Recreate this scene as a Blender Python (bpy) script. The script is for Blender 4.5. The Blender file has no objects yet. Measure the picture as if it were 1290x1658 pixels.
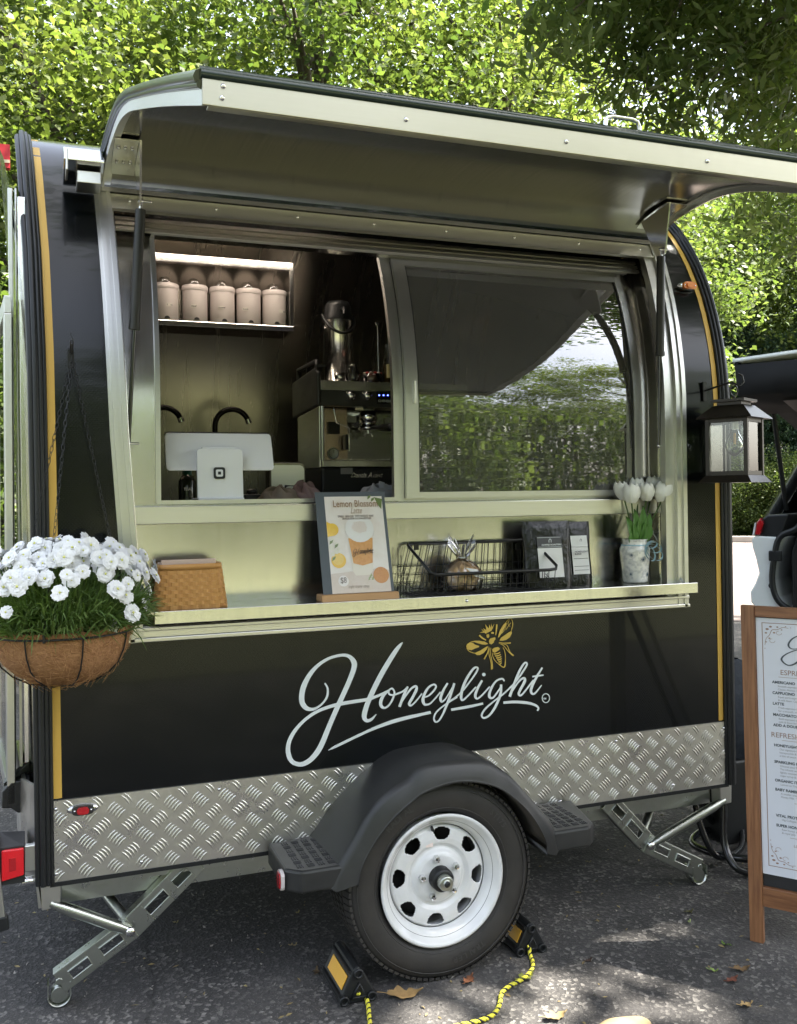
import bpy, math, random
import numpy as np
from mathutils import Vector, Matrix
random.seed(7)
S = bpy.context.scene
COL = S.collection
PI = math.pi

# ------------------------------------------------------------------ camera, sky, sun, exposure
YAW, PITCH, ROLL = 0.3588, 0.0116, -0.0119
CAM = Vector((-0.0003, -2.7539, 1.4089)); F = 1517.47; PY = 781.13
fwd = Vector((math.sin(YAW)*math.cos(PITCH), math.cos(YAW)*math.cos(PITCH), math.sin(PITCH)))
rt0 = Vector((math.cos(YAW), -math.sin(YAW), 0)); up0 = rt0.cross(fwd)
RT = rt0*math.cos(ROLL)+up0*math.sin(ROLL); UP = -rt0*math.sin(ROLL)+up0*math.cos(ROLL)
cd = bpy.data.cameras.new('camera'); cam = bpy.data.objects.new('camera', cd); COL.objects.link(cam)
m = Matrix((RT, UP, -fwd)).transposed().to_4x4(); m.translation = CAM; cam.matrix_world = m
cd.sensor_fit = 'HORIZONTAL'; cd.sensor_width = 36; cd.lens = F/1290*36
cd.shift_y = (PY-829)/1290; cd.clip_start = .05; cd.clip_end = 500
S.camera = cam
SUN_EL, SUN_AZ = math.radians(58), math.radians(108)      # azimuth clockwise from +Y
sdir = Vector((math.sin(SUN_AZ)*math.cos(SUN_EL), math.cos(SUN_AZ)*math.cos(SUN_EL), math.sin(SUN_EL)))
W = bpy.data.worlds.new('World'); S.world = W; W.use_nodes = True
nt = W.node_tree; bg = nt.nodes['Background']
sky = nt.nodes.new('ShaderNodeTexSky'); sky.sky_type = 'NISHITA'; sky.sun_disc = False
sky.sun_elevation = SUN_EL; sky.sun_rotation = SUN_AZ; sky.air_density = 1.0; sky.dust_density = 3.5; sky.ozone_density = .4
hs_ = nt.nodes.new('ShaderNodeHueSaturation'); hs_.inputs['Saturation'].default_value = .55
nt.links.new(sky.outputs[0], hs_.inputs['Color']); nt.links.new(hs_.outputs[0], bg.inputs[0]); bg.inputs[1].default_value = 0.15
ld = bpy.data.lights.new('sun', 'SUN'); ld.energy = 5; ld.angle = math.radians(.6); ld.color = (1, .94, .84)
sun = bpy.data.objects.new('sun', ld); COL.objects.link(sun)
sun.rotation_euler = (-sdir).to_track_quat('-Z', 'Y').to_euler()
S.view_settings.view_transform = 'Standard'; S.view_settings.look = 'None'
S.view_settings.exposure = 2.4; S.view_settings.gamma = 1
S.render.engine = 'CYCLES'
S.cycles.use_denoising = True
S.cycles.max_bounces = 9; S.cycles.transparent_max_bounces = 12; S.cycles.glossy_bounces = 6
S.cycles.caustics_reflective = False; S.cycles.caustics_refractive = False

# ------------------------------------------------------------------ helpers: where things stand
def ray(u, v): return fwd + RT*((u-645)/F) - UP*((v-PY)/F)
def ony(u, v, y): d = ray(u, v); return CAM + d*((y-CAM.y)/d.y)
def onx(u, v, x): d = ray(u, v); return CAM + d*((x-CAM.x)/d.x)
def onz(u, v, z): d = ray(u, v); return CAM + d*((z-CAM.z)/d.z)
def P(z):                                   # side profile of the trailer: y of the skin at height z
    if z <= 1.68: return 0.0
    t = min(1, (z-1.68)/.94); return .72*(1-math.sqrt(max(0, 1-t*t)))
def lin(x, xs, ys): return float(np.interp(x, xs, ys))

# ------------------------------------------------------------------ helpers: materials
MATS = {}
def mat(name, col=(.5,.5,.5), rough=.5, metal=0, spec=.5, bump=None, var=None, coat=0, trans=0, emis=None, aniso=0, ior=1.45, sheen=0, alpha=None):
    if name in MATS: return MATS[name]
    M = bpy.data.materials.new(name); M.use_nodes = True; t = M.node_tree; b = t.nodes['Principled BSDF']
    b.inputs['Base Color'].default_value = (*col, 1); b.inputs['Roughness'].default_value = rough
    b.inputs['Metallic'].default_value = metal; b.inputs['Specular IOR Level'].default_value = spec
    b.inputs['Coat Weight'].default_value = coat; b.inputs['Coat Roughness'].default_value = .08
    b.inputs['Transmission Weight'].default_value = trans; b.inputs['IOR'].default_value = ior
    if aniso: b.inputs['Anisotropic'].default_value = aniso
    if sheen: b.inputs['Sheen Weight'].default_value = sheen
    if emis: b.inputs['Emission Color'].default_value = (*emis[0], 1); b.inputs['Emission Strength'].default_value = emis[1]
    tc = t.nodes.new('ShaderNodeTexCoord')
    if var:            # (scale xyz, amount, second colour)
        mp = t.nodes.new('ShaderNodeMapping'); mp.inputs['Scale'].default_value = var[0]
        n = t.nodes.new('ShaderNodeTexNoise'); n.inputs['Scale'].default_value = 1; n.inputs['Detail'].default_value = 6; n.inputs['Roughness'].default_value = .65
        r = t.nodes.new('ShaderNodeValToRGB'); r.color_ramp.elements[0].position = .5-.5*var[1]; r.color_ramp.elements[1].position = .5+.5*var[1]
        r.color_ramp.elements[0].color = (*col, 1); r.color_ramp.elements[1].color = (*var[2], 1)
        t.links.new(tc.outputs['Object'], mp.inputs[0]); t.links.new(mp.outputs[0], n.inputs['Vector']); t.links.new(n.outputs['Fac'], r.inputs[0]); t.links.new(r.outputs[0], b.inputs['Base Color'])
        if len(var) > 3:
            rr = t.nodes.new('ShaderNodeMapRange'); rr.inputs[1].default_value = .3; rr.inputs[2].default_value = .7
            rr.inputs[3].default_value = max(0, rough-var[3]); rr.inputs[4].default_value = rough+var[3]
            t.links.new(n.outputs['Fac'], rr.inputs[0]); t.links.new(rr.outputs[0], b.inputs['Roughness'])
    if bump:           # (scale xyz, strength, distance)
        mp = t.nodes.new('ShaderNodeMapping'); mp.inputs['Scale'].default_value = bump[0]
        n = t.nodes.new('ShaderNodeTexNoise'); n.inputs['Scale'].default_value = 1; n.inputs['Detail'].default_value = 4
        bp = t.nodes.new('ShaderNodeBump'); bp.inputs['Strength'].default_value = bump[1]; bp.inputs['Distance'].default_value = bump[2]
        t.links.new(tc.outputs['Object'], mp.inputs[0]); t.links.new(mp.outputs[0], n.inputs['Vector']); t.links.new(n.outputs['Fac'], bp.inputs['Height']); t.links.new(bp.outputs[0], b.inputs['Normal'])
    MATS[name] = M; return M

def metal(name, col, rough, brush=(3, 3, 260), amt=.03, bumpd=.0002):
    return mat(name, col, rough, 1, var=(brush, .8, tuple(c*.93 for c in col), amt), bump=((1.6, 1.6, 2.2), .25, bumpd*22))
STEEL = metal('stainless_steel', (.74, .73, .70), .19, (90, 2, 2), .03)
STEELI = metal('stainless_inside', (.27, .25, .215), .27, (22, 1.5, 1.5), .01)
STEELP = metal('polished_steel', (.66, .66, .64), .13, (3, 3, 60), .04, .0003)
ALU = metal('aluminium', (.60, .60, .57), .34, (3, 3, 160))
ALUH = metal('aluminium_rail', (.72, .71, .67), .33, (2, 160, 160))
CHECK = mat('checker_aluminium', (.80, .78, .74), .36, 1, var=((7, 7, 7), .6, (.56, .54, .50), .14), bump=((14, 14, 14), .3, .004))
ZINC = mat('zinc_plated_steel', (.52, .54, .50), .32, 1, var=((20, 20, 20), .7, (.40, .42, .38), .08))
CHROME = mat('chrome', (.75, .75, .75), .08, 1)
RUBBER = mat('black_rubber', (.012, .013, .014), .42, bump=((300, 300, 300), .15, .001))
TYRE = mat('tyre_rubber', (.022, .021, .020), .62, var=((14, 14, 14), .6, (.042, .038, .034)), bump=((160, 160, 160), .25, .001))
BLKP = mat('black_plastic', (.016, .017, .018), .4, bump=((500, 500, 500), .2, .0006), var=((5, 5, 9), .7, (.045, .044, .042), .1))
BLK = mat('black_metal', (.012, .012, .012), .35)
WHITEP = mat('white_paint', (.78, .79, .80), .22, coat=.5, var=((16, 16, 16), .5, (.68, .68, .67)))
VINYL = mat('white_vinyl', (.72, .76, .76), .45)
GOLDV = mat('gold_vinyl', (.62, .38, .075), .5)
GOLDV2 = mat('gold_print', (.58, .40, .08), .55)
RED = mat('red_lens', (.45, .006, .012), .15, coat=1, bump=((240, 240, 240), .5, .002))
REDB = mat('red_reflector', (.75, .012, .02), .3, coat=.6, bump=((330, 330, 330), .6, .002))
AMBER = mat('amber_lens', (.75, .20, .01), .15, coat=1, bump=((200, 200, 200), .5, .002))
GREEND = mat('dark_green_skin', (.008, .020, .015), .28, coat=.4)

def panel_material():
    M = bpy.data.materials.new('embossed_black_panel'); M.use_nodes = True; t = M.node_tree; b = t.nodes['Principled BSDF']
    b.inputs['Base Color'].default_value = (.0035, .0045, .005, 1); b.inputs['Roughness'].default_value = .12; b.inputs['Specular IOR Level'].default_value = .24
    b.inputs['Coat Weight'].default_value = .22; b.inputs['Coat Roughness'].default_value = .05
    tc = t.nodes.new('ShaderNodeTexCoord'); hs = []
    for s in (1, -1):
        mp = t.nodes.new('ShaderNodeMapping'); mp.inputs['Rotation'].default_value = (0, s*.72, 0)
        w = t.nodes.new('ShaderNodeTexWave'); w.bands_direction = 'X'; w.inputs['Scale'].default_value = 44; w.inputs['Distortion'].default_value = .3
        t.links.new(tc.outputs['Object'], mp.inputs[0]); t.links.new(mp.outputs[0], w.inputs['Vector']); hs.append(w)
    a = t.nodes.new('ShaderNodeMath'); a.operation = 'MULTIPLY'; t.links.new(hs[0].outputs['Fac'], a.inputs[0]); t.links.new(hs[1].outputs['Fac'], a.inputs[1])
    n = t.nodes.new('ShaderNodeTexNoise'); n.inputs['Scale'].default_value = 2.2; t.links.new(tc.outputs['Object'], n.inputs['Vector'])
    b1 = t.nodes.new('ShaderNodeBump'); b1.inputs['Strength'].default_value = .35; b1.inputs['Distance'].default_value = .012; t.links.new(n.outputs['Fac'], b1.inputs['Height'])
    b2 = t.nodes.new('ShaderNodeBump'); b2.inputs['Strength'].default_value = .22; b2.inputs['Distance'].default_value = .0012
    t.links.new(a.outputs[0], b2.inputs['Height']); t.links.new(b1.outputs[0], b2.inputs['Normal']); t.links.new(b2.outputs[0], b.inputs['Normal'])
    return M
PANEL = panel_material()

def glass_material(name, tint=(1, 1, 1), refl=1.0, rough=0.0, wob=0.0, haze=0.0):
    M = bpy.data.materials.new(name); M.use_nodes = True; t = M.node_tree; t.nodes.remove(t.nodes['Principled BSDF'])
    o = t.nodes['Material Output']; g = t.nodes.new('ShaderNodeBsdfGlossy'); g.inputs['Roughness'].default_value = rough
    tr = t.nodes.new('ShaderNodeBsdfTransparent'); tr.inputs[0].default_value = (*tint, 1)
    f = t.nodes.new('ShaderNodeFresnel'); f.inputs[0].default_value = 1.5
    mu = t.nodes.new('ShaderNodeMath'); mu.operation = 'MULTIPLY'; mu.inputs[1].default_value = refl; mu.use_clamp = True
    mx = t.nodes.new('ShaderNodeMixShader'); t.links.new(f.outputs[0], mu.inputs[0]); t.links.new(mu.outputs[0], mx.inputs[0])
    if haze:
        df = t.nodes.new('ShaderNodeBsdfDiffuse'); df.inputs[0].default_value = (.5, .5, .47, 1); m2_ = t.nodes.new('ShaderNodeMixShader'); m2_.inputs[0].default_value = haze
        t.links.new(tr.outputs[0], m2_.inputs[1]); t.links.new(df.outputs[0], m2_.inputs[2]); t.links.new(m2_.outputs[0], mx.inputs[1])
    else: t.links.new(tr.outputs[0], mx.inputs[1])
    t.links.new(g.outputs[0], mx.inputs[2]); t.links.new(mx.outputs[0], o.inputs[0])
    if wob:
        tc = t.nodes.new('ShaderNodeTexCoord'); mp = t.nodes.new('ShaderNodeMapping'); mp.inputs['Scale'].default_value = (1.5, 1.5, 11)
        n = t.nodes.new('ShaderNodeTexNoise'); n.inputs['Scale'].default_value = 1.6; n.inputs['Detail'].default_value = 2
        bp = t.nodes.new('ShaderNodeBump'); bp.inputs['Strength'].default_value = wob; bp.inputs['Distance'].default_value = .01
        t.links.new(tc.outputs['Object'], mp.inputs[0]); t.links.new(mp.outputs[0], n.inputs['Vector']); t.links.new(n.outputs['Fac'], bp.inputs['Height']); t.links.new(bp.outputs[0], g.inputs['Normal'])
    return M
GLASS = glass_material('clear_glass', (.95, .97, .95), 1.6)
GLASSW = glass_material('window_acrylic', (.55, .53, .50), 6.0, .012, .035, .14)
FILM = glass_material('plastic_film', (.93, .93, .93), 2.2, .15, .4)

def leaf_material(name, c1, c2, c3, trans=.35, rough=.45):
    M = bpy.data.materials.new(name); M.use_nodes = True; t = M.node_tree; b = t.nodes['Principled BSDF']
    at = t.nodes.new('ShaderNodeAttribute'); at.attribute_name = 'tint'
    r = t.nodes.new('ShaderNodeValToRGB'); e = r.color_ramp.elements
    e[0].color = (*c1, 1); e[1].color = (*c3, 1); k = e.new(.5); k.color = (*c2, 1)
    t.links.new(at.outputs['Fac'], r.inputs[0]); t.links.new(r.outputs[0], b.inputs['Base Color']); b.inputs['Roughness'].default_value = rough
    b.inputs['Specular IOR Level'].default_value = .35
    tl = t.nodes.new('ShaderNodeBsdfTranslucent'); g = t.nodes.new('ShaderNodeMixRGB'); g.blend_type = 'MULTIPLY'; g.inputs[0].default_value = 1; g.inputs[2].default_value = (1.3, 1.4, .62, 1)
    t.links.new(r.outputs[0], g.inputs[1]); t.links.new(g.outputs[0], tl.inputs[0])
    mx = t.nodes.new('ShaderNodeMixShader'); mx.inputs[0].default_value = trans
    o = t.nodes['Material Output']; t.links.new(b.outputs[0], mx.inputs[1]); t.links.new(tl.outputs[0], mx.inputs[2]); t.links.new(mx.outputs[0], o.inputs[0])
    return M
LEAF1 = leaf_material('bright_leaves', (.08, .115, .032), (.125, .16, .05), (.19, .215, .09), .55)
LEAF2 = leaf_material('mid_leaves', (.06, .095, .032), (.10, .14, .045), (.15, .185, .075), .5)
LEAF3 = leaf_material('dark_leaves', (.035, .07, .022), (.065, .11, .034), (.11, .16, .05), .45)
NEEDLE = leaf_material('spruce_needles', (.012, .030, .016), (.022, .048, .022), (.045, .08, .03), .12)
GRASSB = leaf_material('basket_blades', (.07, .12, .03), (.11, .18, .045), (.20, .27, .09), .3)
BARK = mat('bark', (.06, .05, .038), .9, var=((30, 30, 6), .7, (.12, .10, .08)), bump=((40, 40, 8), .7, .02))

# ------------------------------------------------------------------ helpers: objects
def put(o, parent=None, label=None, cat=None, group=None, kind=None):
    COL.objects.link(o)
    if parent is not None: o.parent = parent
    for k, v in (('label', label), ('category', cat), ('group', group), ('kind', kind)):
        if v: o[k] = v
    return o
def thing(name, label, cat, loc, group=None, rz=0):
    o = bpy.data.objects.new(name, None); o.empty_display_size = .05; o.location = loc; o.rotation_euler = (0, 0, rz)
    return put(o, None, label, cat, group)
def rootloc(p):
    while p.parent is not None: p = p.parent
    return p
def copy_tree(o, parent=None):
    c = o.copy(); COL.objects.link(c); c.parent = parent
    for ch in [x for x in KIDS.get(o.name, [])]: 
        d = copy_tree(ch, c); KIDS.setdefault(c.name, []).append(d)
    return c
KIDS = {}

class MB:
    def __init__(s): s.v = []; s.f = []; s.sm = []
    def add(s, vs, fs, smooth=False):
        n = len(s.v); s.v += [tuple(p) for p in vs]; s.f += [tuple(i+n for i in f) for f in fs]; s.sm += [smooth]*len(fs); return s
    def box(s, c, d, rot=None):
        x, y, z = d[0]/2, d[1]/2, d[2]/2
        vs = [Vector(p) for p in ((-x,-y,-z),(x,-y,-z),(x,y,-z),(-x,y,-z),(-x,-y,z),(x,-y,z),(x,y,z),(-x,y,z))]
        if rot is not None: vs = [rot @ p for p in vs]
        c = Vector(c); return s.add([p+c for p in vs], [(0,3,2,1),(4,5,6,7),(0,1,5,4),(1,2,6,5),(2,3,7,6),(3,0,4,7)])
    def bb(s, a, b): return s.box(((a[0]+b[0])/2, (a[1]+b[1])/2, (a[2]+b[2])/2), (abs(b[0]-a[0]), abs(b[1]-a[1]), abs(b[2]-a[2])))
    def tube(s, pts, r, n=8, closed=False, cap=True):
        pts = [Vector(p) for p in pts]; N = len(pts); rs = r if isinstance(r, (list, tuple)) else [r]*N
        rings = []; prev = None
        for i, p in enumerate(pts):
            if closed: t = pts[(i+1) % N]-pts[i-1]
            else: t = pts[min(i+1, N-1)]-pts[max(i-1, 0)]
            t.normalize()
            if prev is None:
                a = Vector((0, 0, 1)) if abs(t.z) < .9 else Vector((1, 0, 0)); e = t.cross(a).normalized()
            else:
                e = prev - t*prev.dot(t)
                e = e.normalized() if e.length > 1e-6 else t.orthogonal().normalized()
            prev = e; g = t.cross(e)
            rings.append([p+(e*math.cos(2*PI*k/n)+g*math.sin(2*PI*k/n))*rs[i] for k in range(n)])
        vs = [q for R in rings for q in R]; fs = []
        for i in range(N if closed else N-1):
            j = (i+1) % N
            for k in range(n): fs.append((i*n+k, i*n+(k+1) % n, j*n+(k+1) % n, j*n+k))
        s.add(vs, fs, True)
        if cap and not closed:
            s.add(rings[0], [tuple(range(n-1, -1, -1))]); s.add(rings[-1], [tuple(range(n))])
        return s
    def cyl(s, a, b, r, r2=None, n=20): return s.tube([a, b], [r, r if r2 is None else r2], n)
    def lathe(s, prof, c=(0,0,0), axis='Z', n=32, smooth=True, a0=0, a1=2*PI, sx=1, sy=1):
        c = Vector(c); full = abs(a1-a0-2*PI) < 1e-6; m_ = n if full else n+1; vs = []
        for r, h in prof:
            for k in range(m_):
                a = a0+(a1-a0)*k/n; x, y = r*math.cos(a)*sx, r*math.sin(a)*sy
                vs.append(c + (Vector((x, y, h)) if axis == 'Z' else Vector((x, h, y)) if axis == 'Y' else Vector((h, x, y))))
        fs = []
        for i in range(len(prof)-1):
            for k in range(n):
                k2 = (k+1) % m_
                fs.append((i*m_+k, i*m_+k2, (i+1)*m_+k2, (i+1)*m_+k))
        return s.add(vs, fs, smooth)
    def prism(s, poly, d, smooth=False):            # polygon points (3D) extruded by vector d
        n = len(poly); a = [Vector(p) for p in poly]; b = [p+Vector(d) for p in a]
        fs = [tuple(range(n-1, -1, -1)), tuple(range(n, 2*n))]+[(i, (i+1) % n, n+(i+1) % n, n+i) for i in range(n)]
        return s.add(a+b, fs, smooth)
    def face(s, poly): return s.add(poly, [tuple(range(len(poly)))])
    def grid(s, rows, smooth=True):                 # rows of points
        m_ = len(rows[0]); vs = [p for r in rows for p in r]
        return s.add(vs, [(i*m_+k, i*m_+k+1, (i+1)*m_+k+1, (i+1)*m_+k) for i in range(len(rows)-1) for k in range(m_-1)], smooth)
    def sphere(s, c, r, n=14, m_=9, sc=(1,1,1)):
        c = Vector(c); rows = []
        for i in range(m_+1):
            a = -PI/2+PI*i/m_; rows.append([c+Vector((r*sc[0]*math.cos(a)*math.cos(2*PI*k/n), r*sc[1]*math.cos(a)*math.sin(2*PI*k/n), r*sc[2]*math.sin(a))) for k in range(n+1)])
        return s.grid(rows)
    def build(s, name, material, parent=None, bevel=0, solid=0, label=None, cat=None, group=None, kind=None, local=False, attr=None, weld=False):
        off = Vector((0, 0, 0))
        if parent is not None and not local: off = Vector(rootloc(parent).location)
        if parent is None and not local and cat:             # a thing that is one mesh: origin at its base
            A = np.array(s.v); off = Vector(((A[:,0].min()+A[:,0].max())/2, (A[:,1].min()+A[:,1].max())/2, A[:,2].min()))
        me = bpy.data.meshes.new(name); me.from_pydata([tuple(Vector(p)-off) for p in s.v], [], s.f)
        me.polygons.foreach_set('use_smooth', s.sm); me.materials.append(material)
        if attr is not None:
            a = me.attributes.new('tint', 'FLOAT', 'POINT'); a.data.foreach_set('value', attr)
        me.update()
        o = bpy.data.objects.new(name, me)
        if parent is None: o.location = off
        if solid: k = o.modifiers.new('solid', 'SOLIDIFY'); k.thickness = solid; k.offset = 0
        if bevel: k = o.modifiers.new('bevel', 'BEVEL'); k.width = bevel; k.segments = 2; k.limit_method = 'ANGLE'; k.angle_limit = .7
        put(o, parent, label, cat, group, kind)
        if parent is not None: KIDS.setdefault(parent.name, []).append(o)
        return o

def text_mesh(txt, size, origin, right, upv, bold=0.0, align='LEFT', width=None, shear=0):
    """returns an MB holding the flat letters of txt"""
    cu = bpy.data.curves.new('t', 'FONT'); cu.body = txt; cu.size = size; cu.align_x = align; cu.offset = bold; cu.shear = shear; cu.resolution_u = 3
    ob = bpy.data.objects.new('t', cu); COL.objects.link(ob)
    dg = bpy.context.evaluated_depsgraph_get(); dg.update(); me = bpy.data.meshes.new_from_object(ob.evaluated_get(dg))
    vs = [v.co.copy() for v in me.vertices]; fs = [tuple(p.vertices) for p in me.polygons]
    bpy.data.objects.remove(ob); bpy.data.curves.remove(cu); bpy.data.meshes.remove(me)
    if not vs: return MB()
    k = 1
    if width:
        w = max(v.x for v in vs)-min(v.x for v in vs); k = width/w
    mb = MB(); o = Vector(origin); r = Vector(right); u = Vector(upv)
    return mb.add([o+r*v.x*k+u*v.y for v in vs], fs)

def spline(pts, n=8):
    """Catmull-Rom through points (tuples of any length)"""
    P_ = [np.array(p, float) for p in pts]; P_ = [2*P_[0]-P_[1]]+P_+[2*P_[-1]-P_[-2]]; out = []
    for i in range(1, len(P_)-2):
        for k in range(n):
            t = k/n; a, b, c, d = P_[i-1:i+3]
            out.append(.5*((2*b)+(-a+c)*t+(2*a-5*b+4*c-d)*t*t+(-a+3*b-3*c+d)*t**3))
    out.append(P_[-2]); return out
LAYER = [0]
def stroke(mb, pts, place, hw=None, n=8, dn=Vector((0, -1, 0))):
    """a flat ribbon of varying half width; pts (u, v, w)"""
    q = spline(pts, n) if len(pts) > 2 else [np.array(p, float) for p in pts]
    L, R_ = [], []
    for i, p in enumerate(q):
        d = q[min(i+1, len(q)-1)][:2]-q[max(i-1, 0)][:2]; l = math.hypot(*d) or 1; nx, ny = -d[1]/l, d[0]/l
        w = max(p[2], .05); L.append(place(p[0]+nx*w, p[1]+ny*w)); R_.append(place(p[0]-nx*w, p[1]-ny*w))
    LAYER[0] = (LAYER[0]+1) % 9; b_ = LAYER[0]*.00012      # each stroke and each step of it lies a hair above the last, so crossings never share a plane
    L = [p+dn*(b_+i*6e-6) for i, p in enumerate(L)]; R_ = [p+dn*(b_+i*6e-6) for i, p in enumerate(R_)]
    mb.grid([L, R_], False)
    return mb

def leaves(n_clump, per, box, leaf, seed, elong=1.6, spread=.25, shell=True, droop=0.0, flat=.5, clumps=None, keep=None):
    """arrays of leaf quads spread in clumps through an ellipsoid box=(cx,cy,cz,rx,ry,rz)"""
    g = np.random.default_rng(seed); cx, cy, cz, rx, ry, rz = box or (0, 0, 0, 1, 1, 1)
    if clumps is None:
        d = g.normal(size=(n_clump, 3)); d /= np.linalg.norm(d, axis=1)[:, None]
        r = g.uniform(.15, 1, n_clump)**(.40 if shell else .6)
        r *= 1+.16*np.sin(d[:, 0]*5+seed)*np.cos(d[:, 1]*4+d[:, 2]*6)
        C = d*r[:, None]*np.array([rx, ry, rz])+np.array([cx, cy, cz])
    else: C = np.array(clumps); n_clump = len(C)
    N = n_clump*per
    c = np.repeat(C, per, 0)+g.normal(size=(N, 3))*spread*np.array([1, 1, .75])
    ct = np.repeat(g.uniform(.15, .85, n_clump), per)
    nrm = g.normal(size=(N, 3))*np.array([1, 1, 1]); nrm[:, 2] = np.abs(nrm[:, 2])+flat; nrm /= np.linalg.norm(nrm, axis=1)[:, None]
    a = g.normal(size=(N, 3)); a[:, 2] -= droop; a -= nrm*(a*nrm).sum(1)[:, None]; a /= np.linalg.norm(a, axis=1)[:, None]
    b = np.cross(nrm, a); s = leaf*g.uniform(.6, 1.25, N)[:, None]
    if keep is not None:
        k = keep(c); c, nrm, a, b, s, ct = c[k], nrm[k], a[k], b[k], s[k], ct[k]; N = len(c)
    w = s/elong/2; l = s/2
    V = np.stack([c-a*l, c-a*l*.1+b*w+nrm*w*.35, c+a*l, c-a*l*.1-b*w+nrm*w*.35], 1).reshape(-1, 3)
    tint = np.repeat(np.clip(ct+g.normal(size=N)*.2, 0, 1), 4)
    return V, tint
def leaf_mesh(name, V, tint, material):
    n = len(V)//4; me = bpy.data.meshes.new(name); me.vertices.add(4*n); me.vertices.foreach_set('co', V.astype(np.float32).ravel())
    me.loops.add(4*n); me.loops.foreach_set('vertex_index', np.arange(4*n, dtype=np.int32)); me.polygons.add(n)
    me.polygons.foreach_set('loop_start', np.arange(0, 4*n, 4, dtype=np.int32)); me.polygons.foreach_set('loop_total', np.full(n, 4, np.int32))
    a = me.attributes.new('tint', 'FLOAT', 'POINT'); a.data.foreach_set('value', tint.astype(np.float32))
    me.materials.append(material); me.update(calc_edges=True); return me

# ------------------------------------------------------------------ ground
def asphalt():
    M = bpy.data.materials.new('asphalt'); M.use_nodes = True; t = M.node_tree; b = t.nodes['Principled BSDF']; b.inputs['Roughness'].default_value = .82
    tc = t.nodes.new('ShaderNodeTexCoord')
    def noise(s, d=4, r=.6, vor=False):
        n = t.nodes.new('ShaderNodeTexVoronoi' if vor else 'ShaderNodeTexNoise'); n.inputs['Scale'].default_value = s
        if not vor: n.inputs['Detail'].default_value = d; n.inputs['Roughness'].default_value = r
        t.links.new(tc.outputs['Object'], n.inputs['Vector']); return n
    def ramp(src, p0, p1, c0, c1):
        r = t.nodes.new('ShaderNodeValToRGB'); r.color_ramp.elements[0].position = p0; r.color_ramp.elements[1].position = p1
        r.color_ramp.elements[0].color = (*c0, 1); r.color_ramp.elements[1].color = (*c1, 1); t.links.new(src, r.inputs[0]); return r
    def mix(f, a, bb_, mode='MIX'):
        k = t.nodes.new('ShaderNodeMixRGB'); k.blend_type = mode
        if isinstance(f, float): k.inputs[0].default_value = f
        else: t.links.new(f, k.inputs[0])
        t.links.new(a, k.inputs[1]); t.links.new(bb_, k.inputs[2]); return k
    base = ramp(noise(1.3, 5).outputs['Fac'], .35, .7, (.040, .038, .037), (.085, .080, .076))
    v = noise(95, vor=True); stones = ramp(v.outputs['Color'], .62, .9, (0, 0, 0), (1, 1, 1))
    rgb = t.nodes.new('ShaderNodeRGB'); rgb.outputs[0].default_value = (.34, .32, .29, 1)
    patch = ramp(noise(3.5, 6, .7).outputs['Fac'], .40, .62, (.12, .12, .12), (.9, .9, .9))
    sm = mix(1.0, stones.outputs[0], patch.outputs[0], 'MULTIPLY')
    c1 = mix(sm.outputs[0], base.outputs[0], rgb.outputs[0])
    v2 = noise(420, vor=True); s2 = ramp(v2.outputs['Color'], .80, .97, (0, 0, 0), (.6, .6, .6)); c2 = mix(s2.outputs[0], c1.outputs[0], rgb.outputs[0])
    big = noise(.9, 6, .75); warp = t.nodes.new('ShaderNodeMixRGB'); warp.inputs[0].default_value = .22; t.links.new(tc.outputs['Object'], warp.inputs[1]); t.links.new(big.outputs['Color'], warp.inputs[2])
    cr_ = t.nodes.new('ShaderNodeTexVoronoi'); cr_.feature = 'DISTANCE_TO_EDGE'; cr_.inputs['Scale'].default_value = .75; t.links.new(warp.outputs[0], cr_.inputs['Vector'])
    ck = ramp(cr_.outputs[0], .001, .005, (.45, .45, .45), (1, 1, 1)); st2 = ramp(noise(.55, 5, .6).outputs['Fac'], .42, .58, (.62, .62, .64), (1.0, 1.0, 1.0))
    c3 = mix(1.0, c2.outputs[0], ck.outputs[0], 'MULTIPLY'); c4 = mix(1.0, c3.outputs[0], st2.outputs[0], 'MULTIPLY')
    t.links.new(c4.outputs[0], b.inputs['Base Color'])
    h = mix(.5, noise(150, 3).outputs['Fac'], v.outputs['Distance'])
    bp = t.nodes.new('ShaderNodeBump'); bp.inputs['Strength'].default_value = .8; bp.inputs['Distance'].default_value = .006
    t.links.new(h.outputs[0], bp.inputs['Height']); t.links.new(bp.outputs[0], b.inputs['Normal'])
    return M
def sheet(name, pts, z, material, kind='structure'):
    return MB().face([(x, y, z) for x, y in pts]).build(name, material, kind=kind)
GRASS = mat('lawn_grass', (.125, .135, .065), .9, var=((1.5, 1.5, 1.5), .6, (.16, .165, .085)), bump=((60, 60, 60), .8, .04))
SOIL = mat('forest_floor', (.05, .05, .025), .95, var=((.6, .6, .6), .7, (.08, .09, .03)))
DRIVE = mat('pale_concrete', (.18, .145, .13), .9, var=((3, 3, 3), .7, (.14, .115, .105)), bump=((70, 70, 70), .5, .006))
sheet('ground', [(-260, -260), (260, -260), (260, 260), (-260, 260)], -.012, SOIL)
sheet('asphalt_lot', [(-14, -4.6), (30, -4.6), (30, 40), (-14, 40)], 0, asphalt())
e = Vector((math.sin(.72), math.cos(.72))); nx_ = Vector((e.y, -e.x))
def along(a, b): q = e*a+nx_*b; return (q.x, q.y-2.75)
sheet('driveway', [along(10.6, -5), along(10.6, 16), along(26.4, 16), along(26.4, -5)], .006, DRIVE)
kb = MB(); kb.prism([(*along(26.4, -12), 0), (*along(26.4, 18), 0), (*along(26.75, 18), 0), (*along(26.75, -12), 0)], (0, 0, .16))
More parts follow.
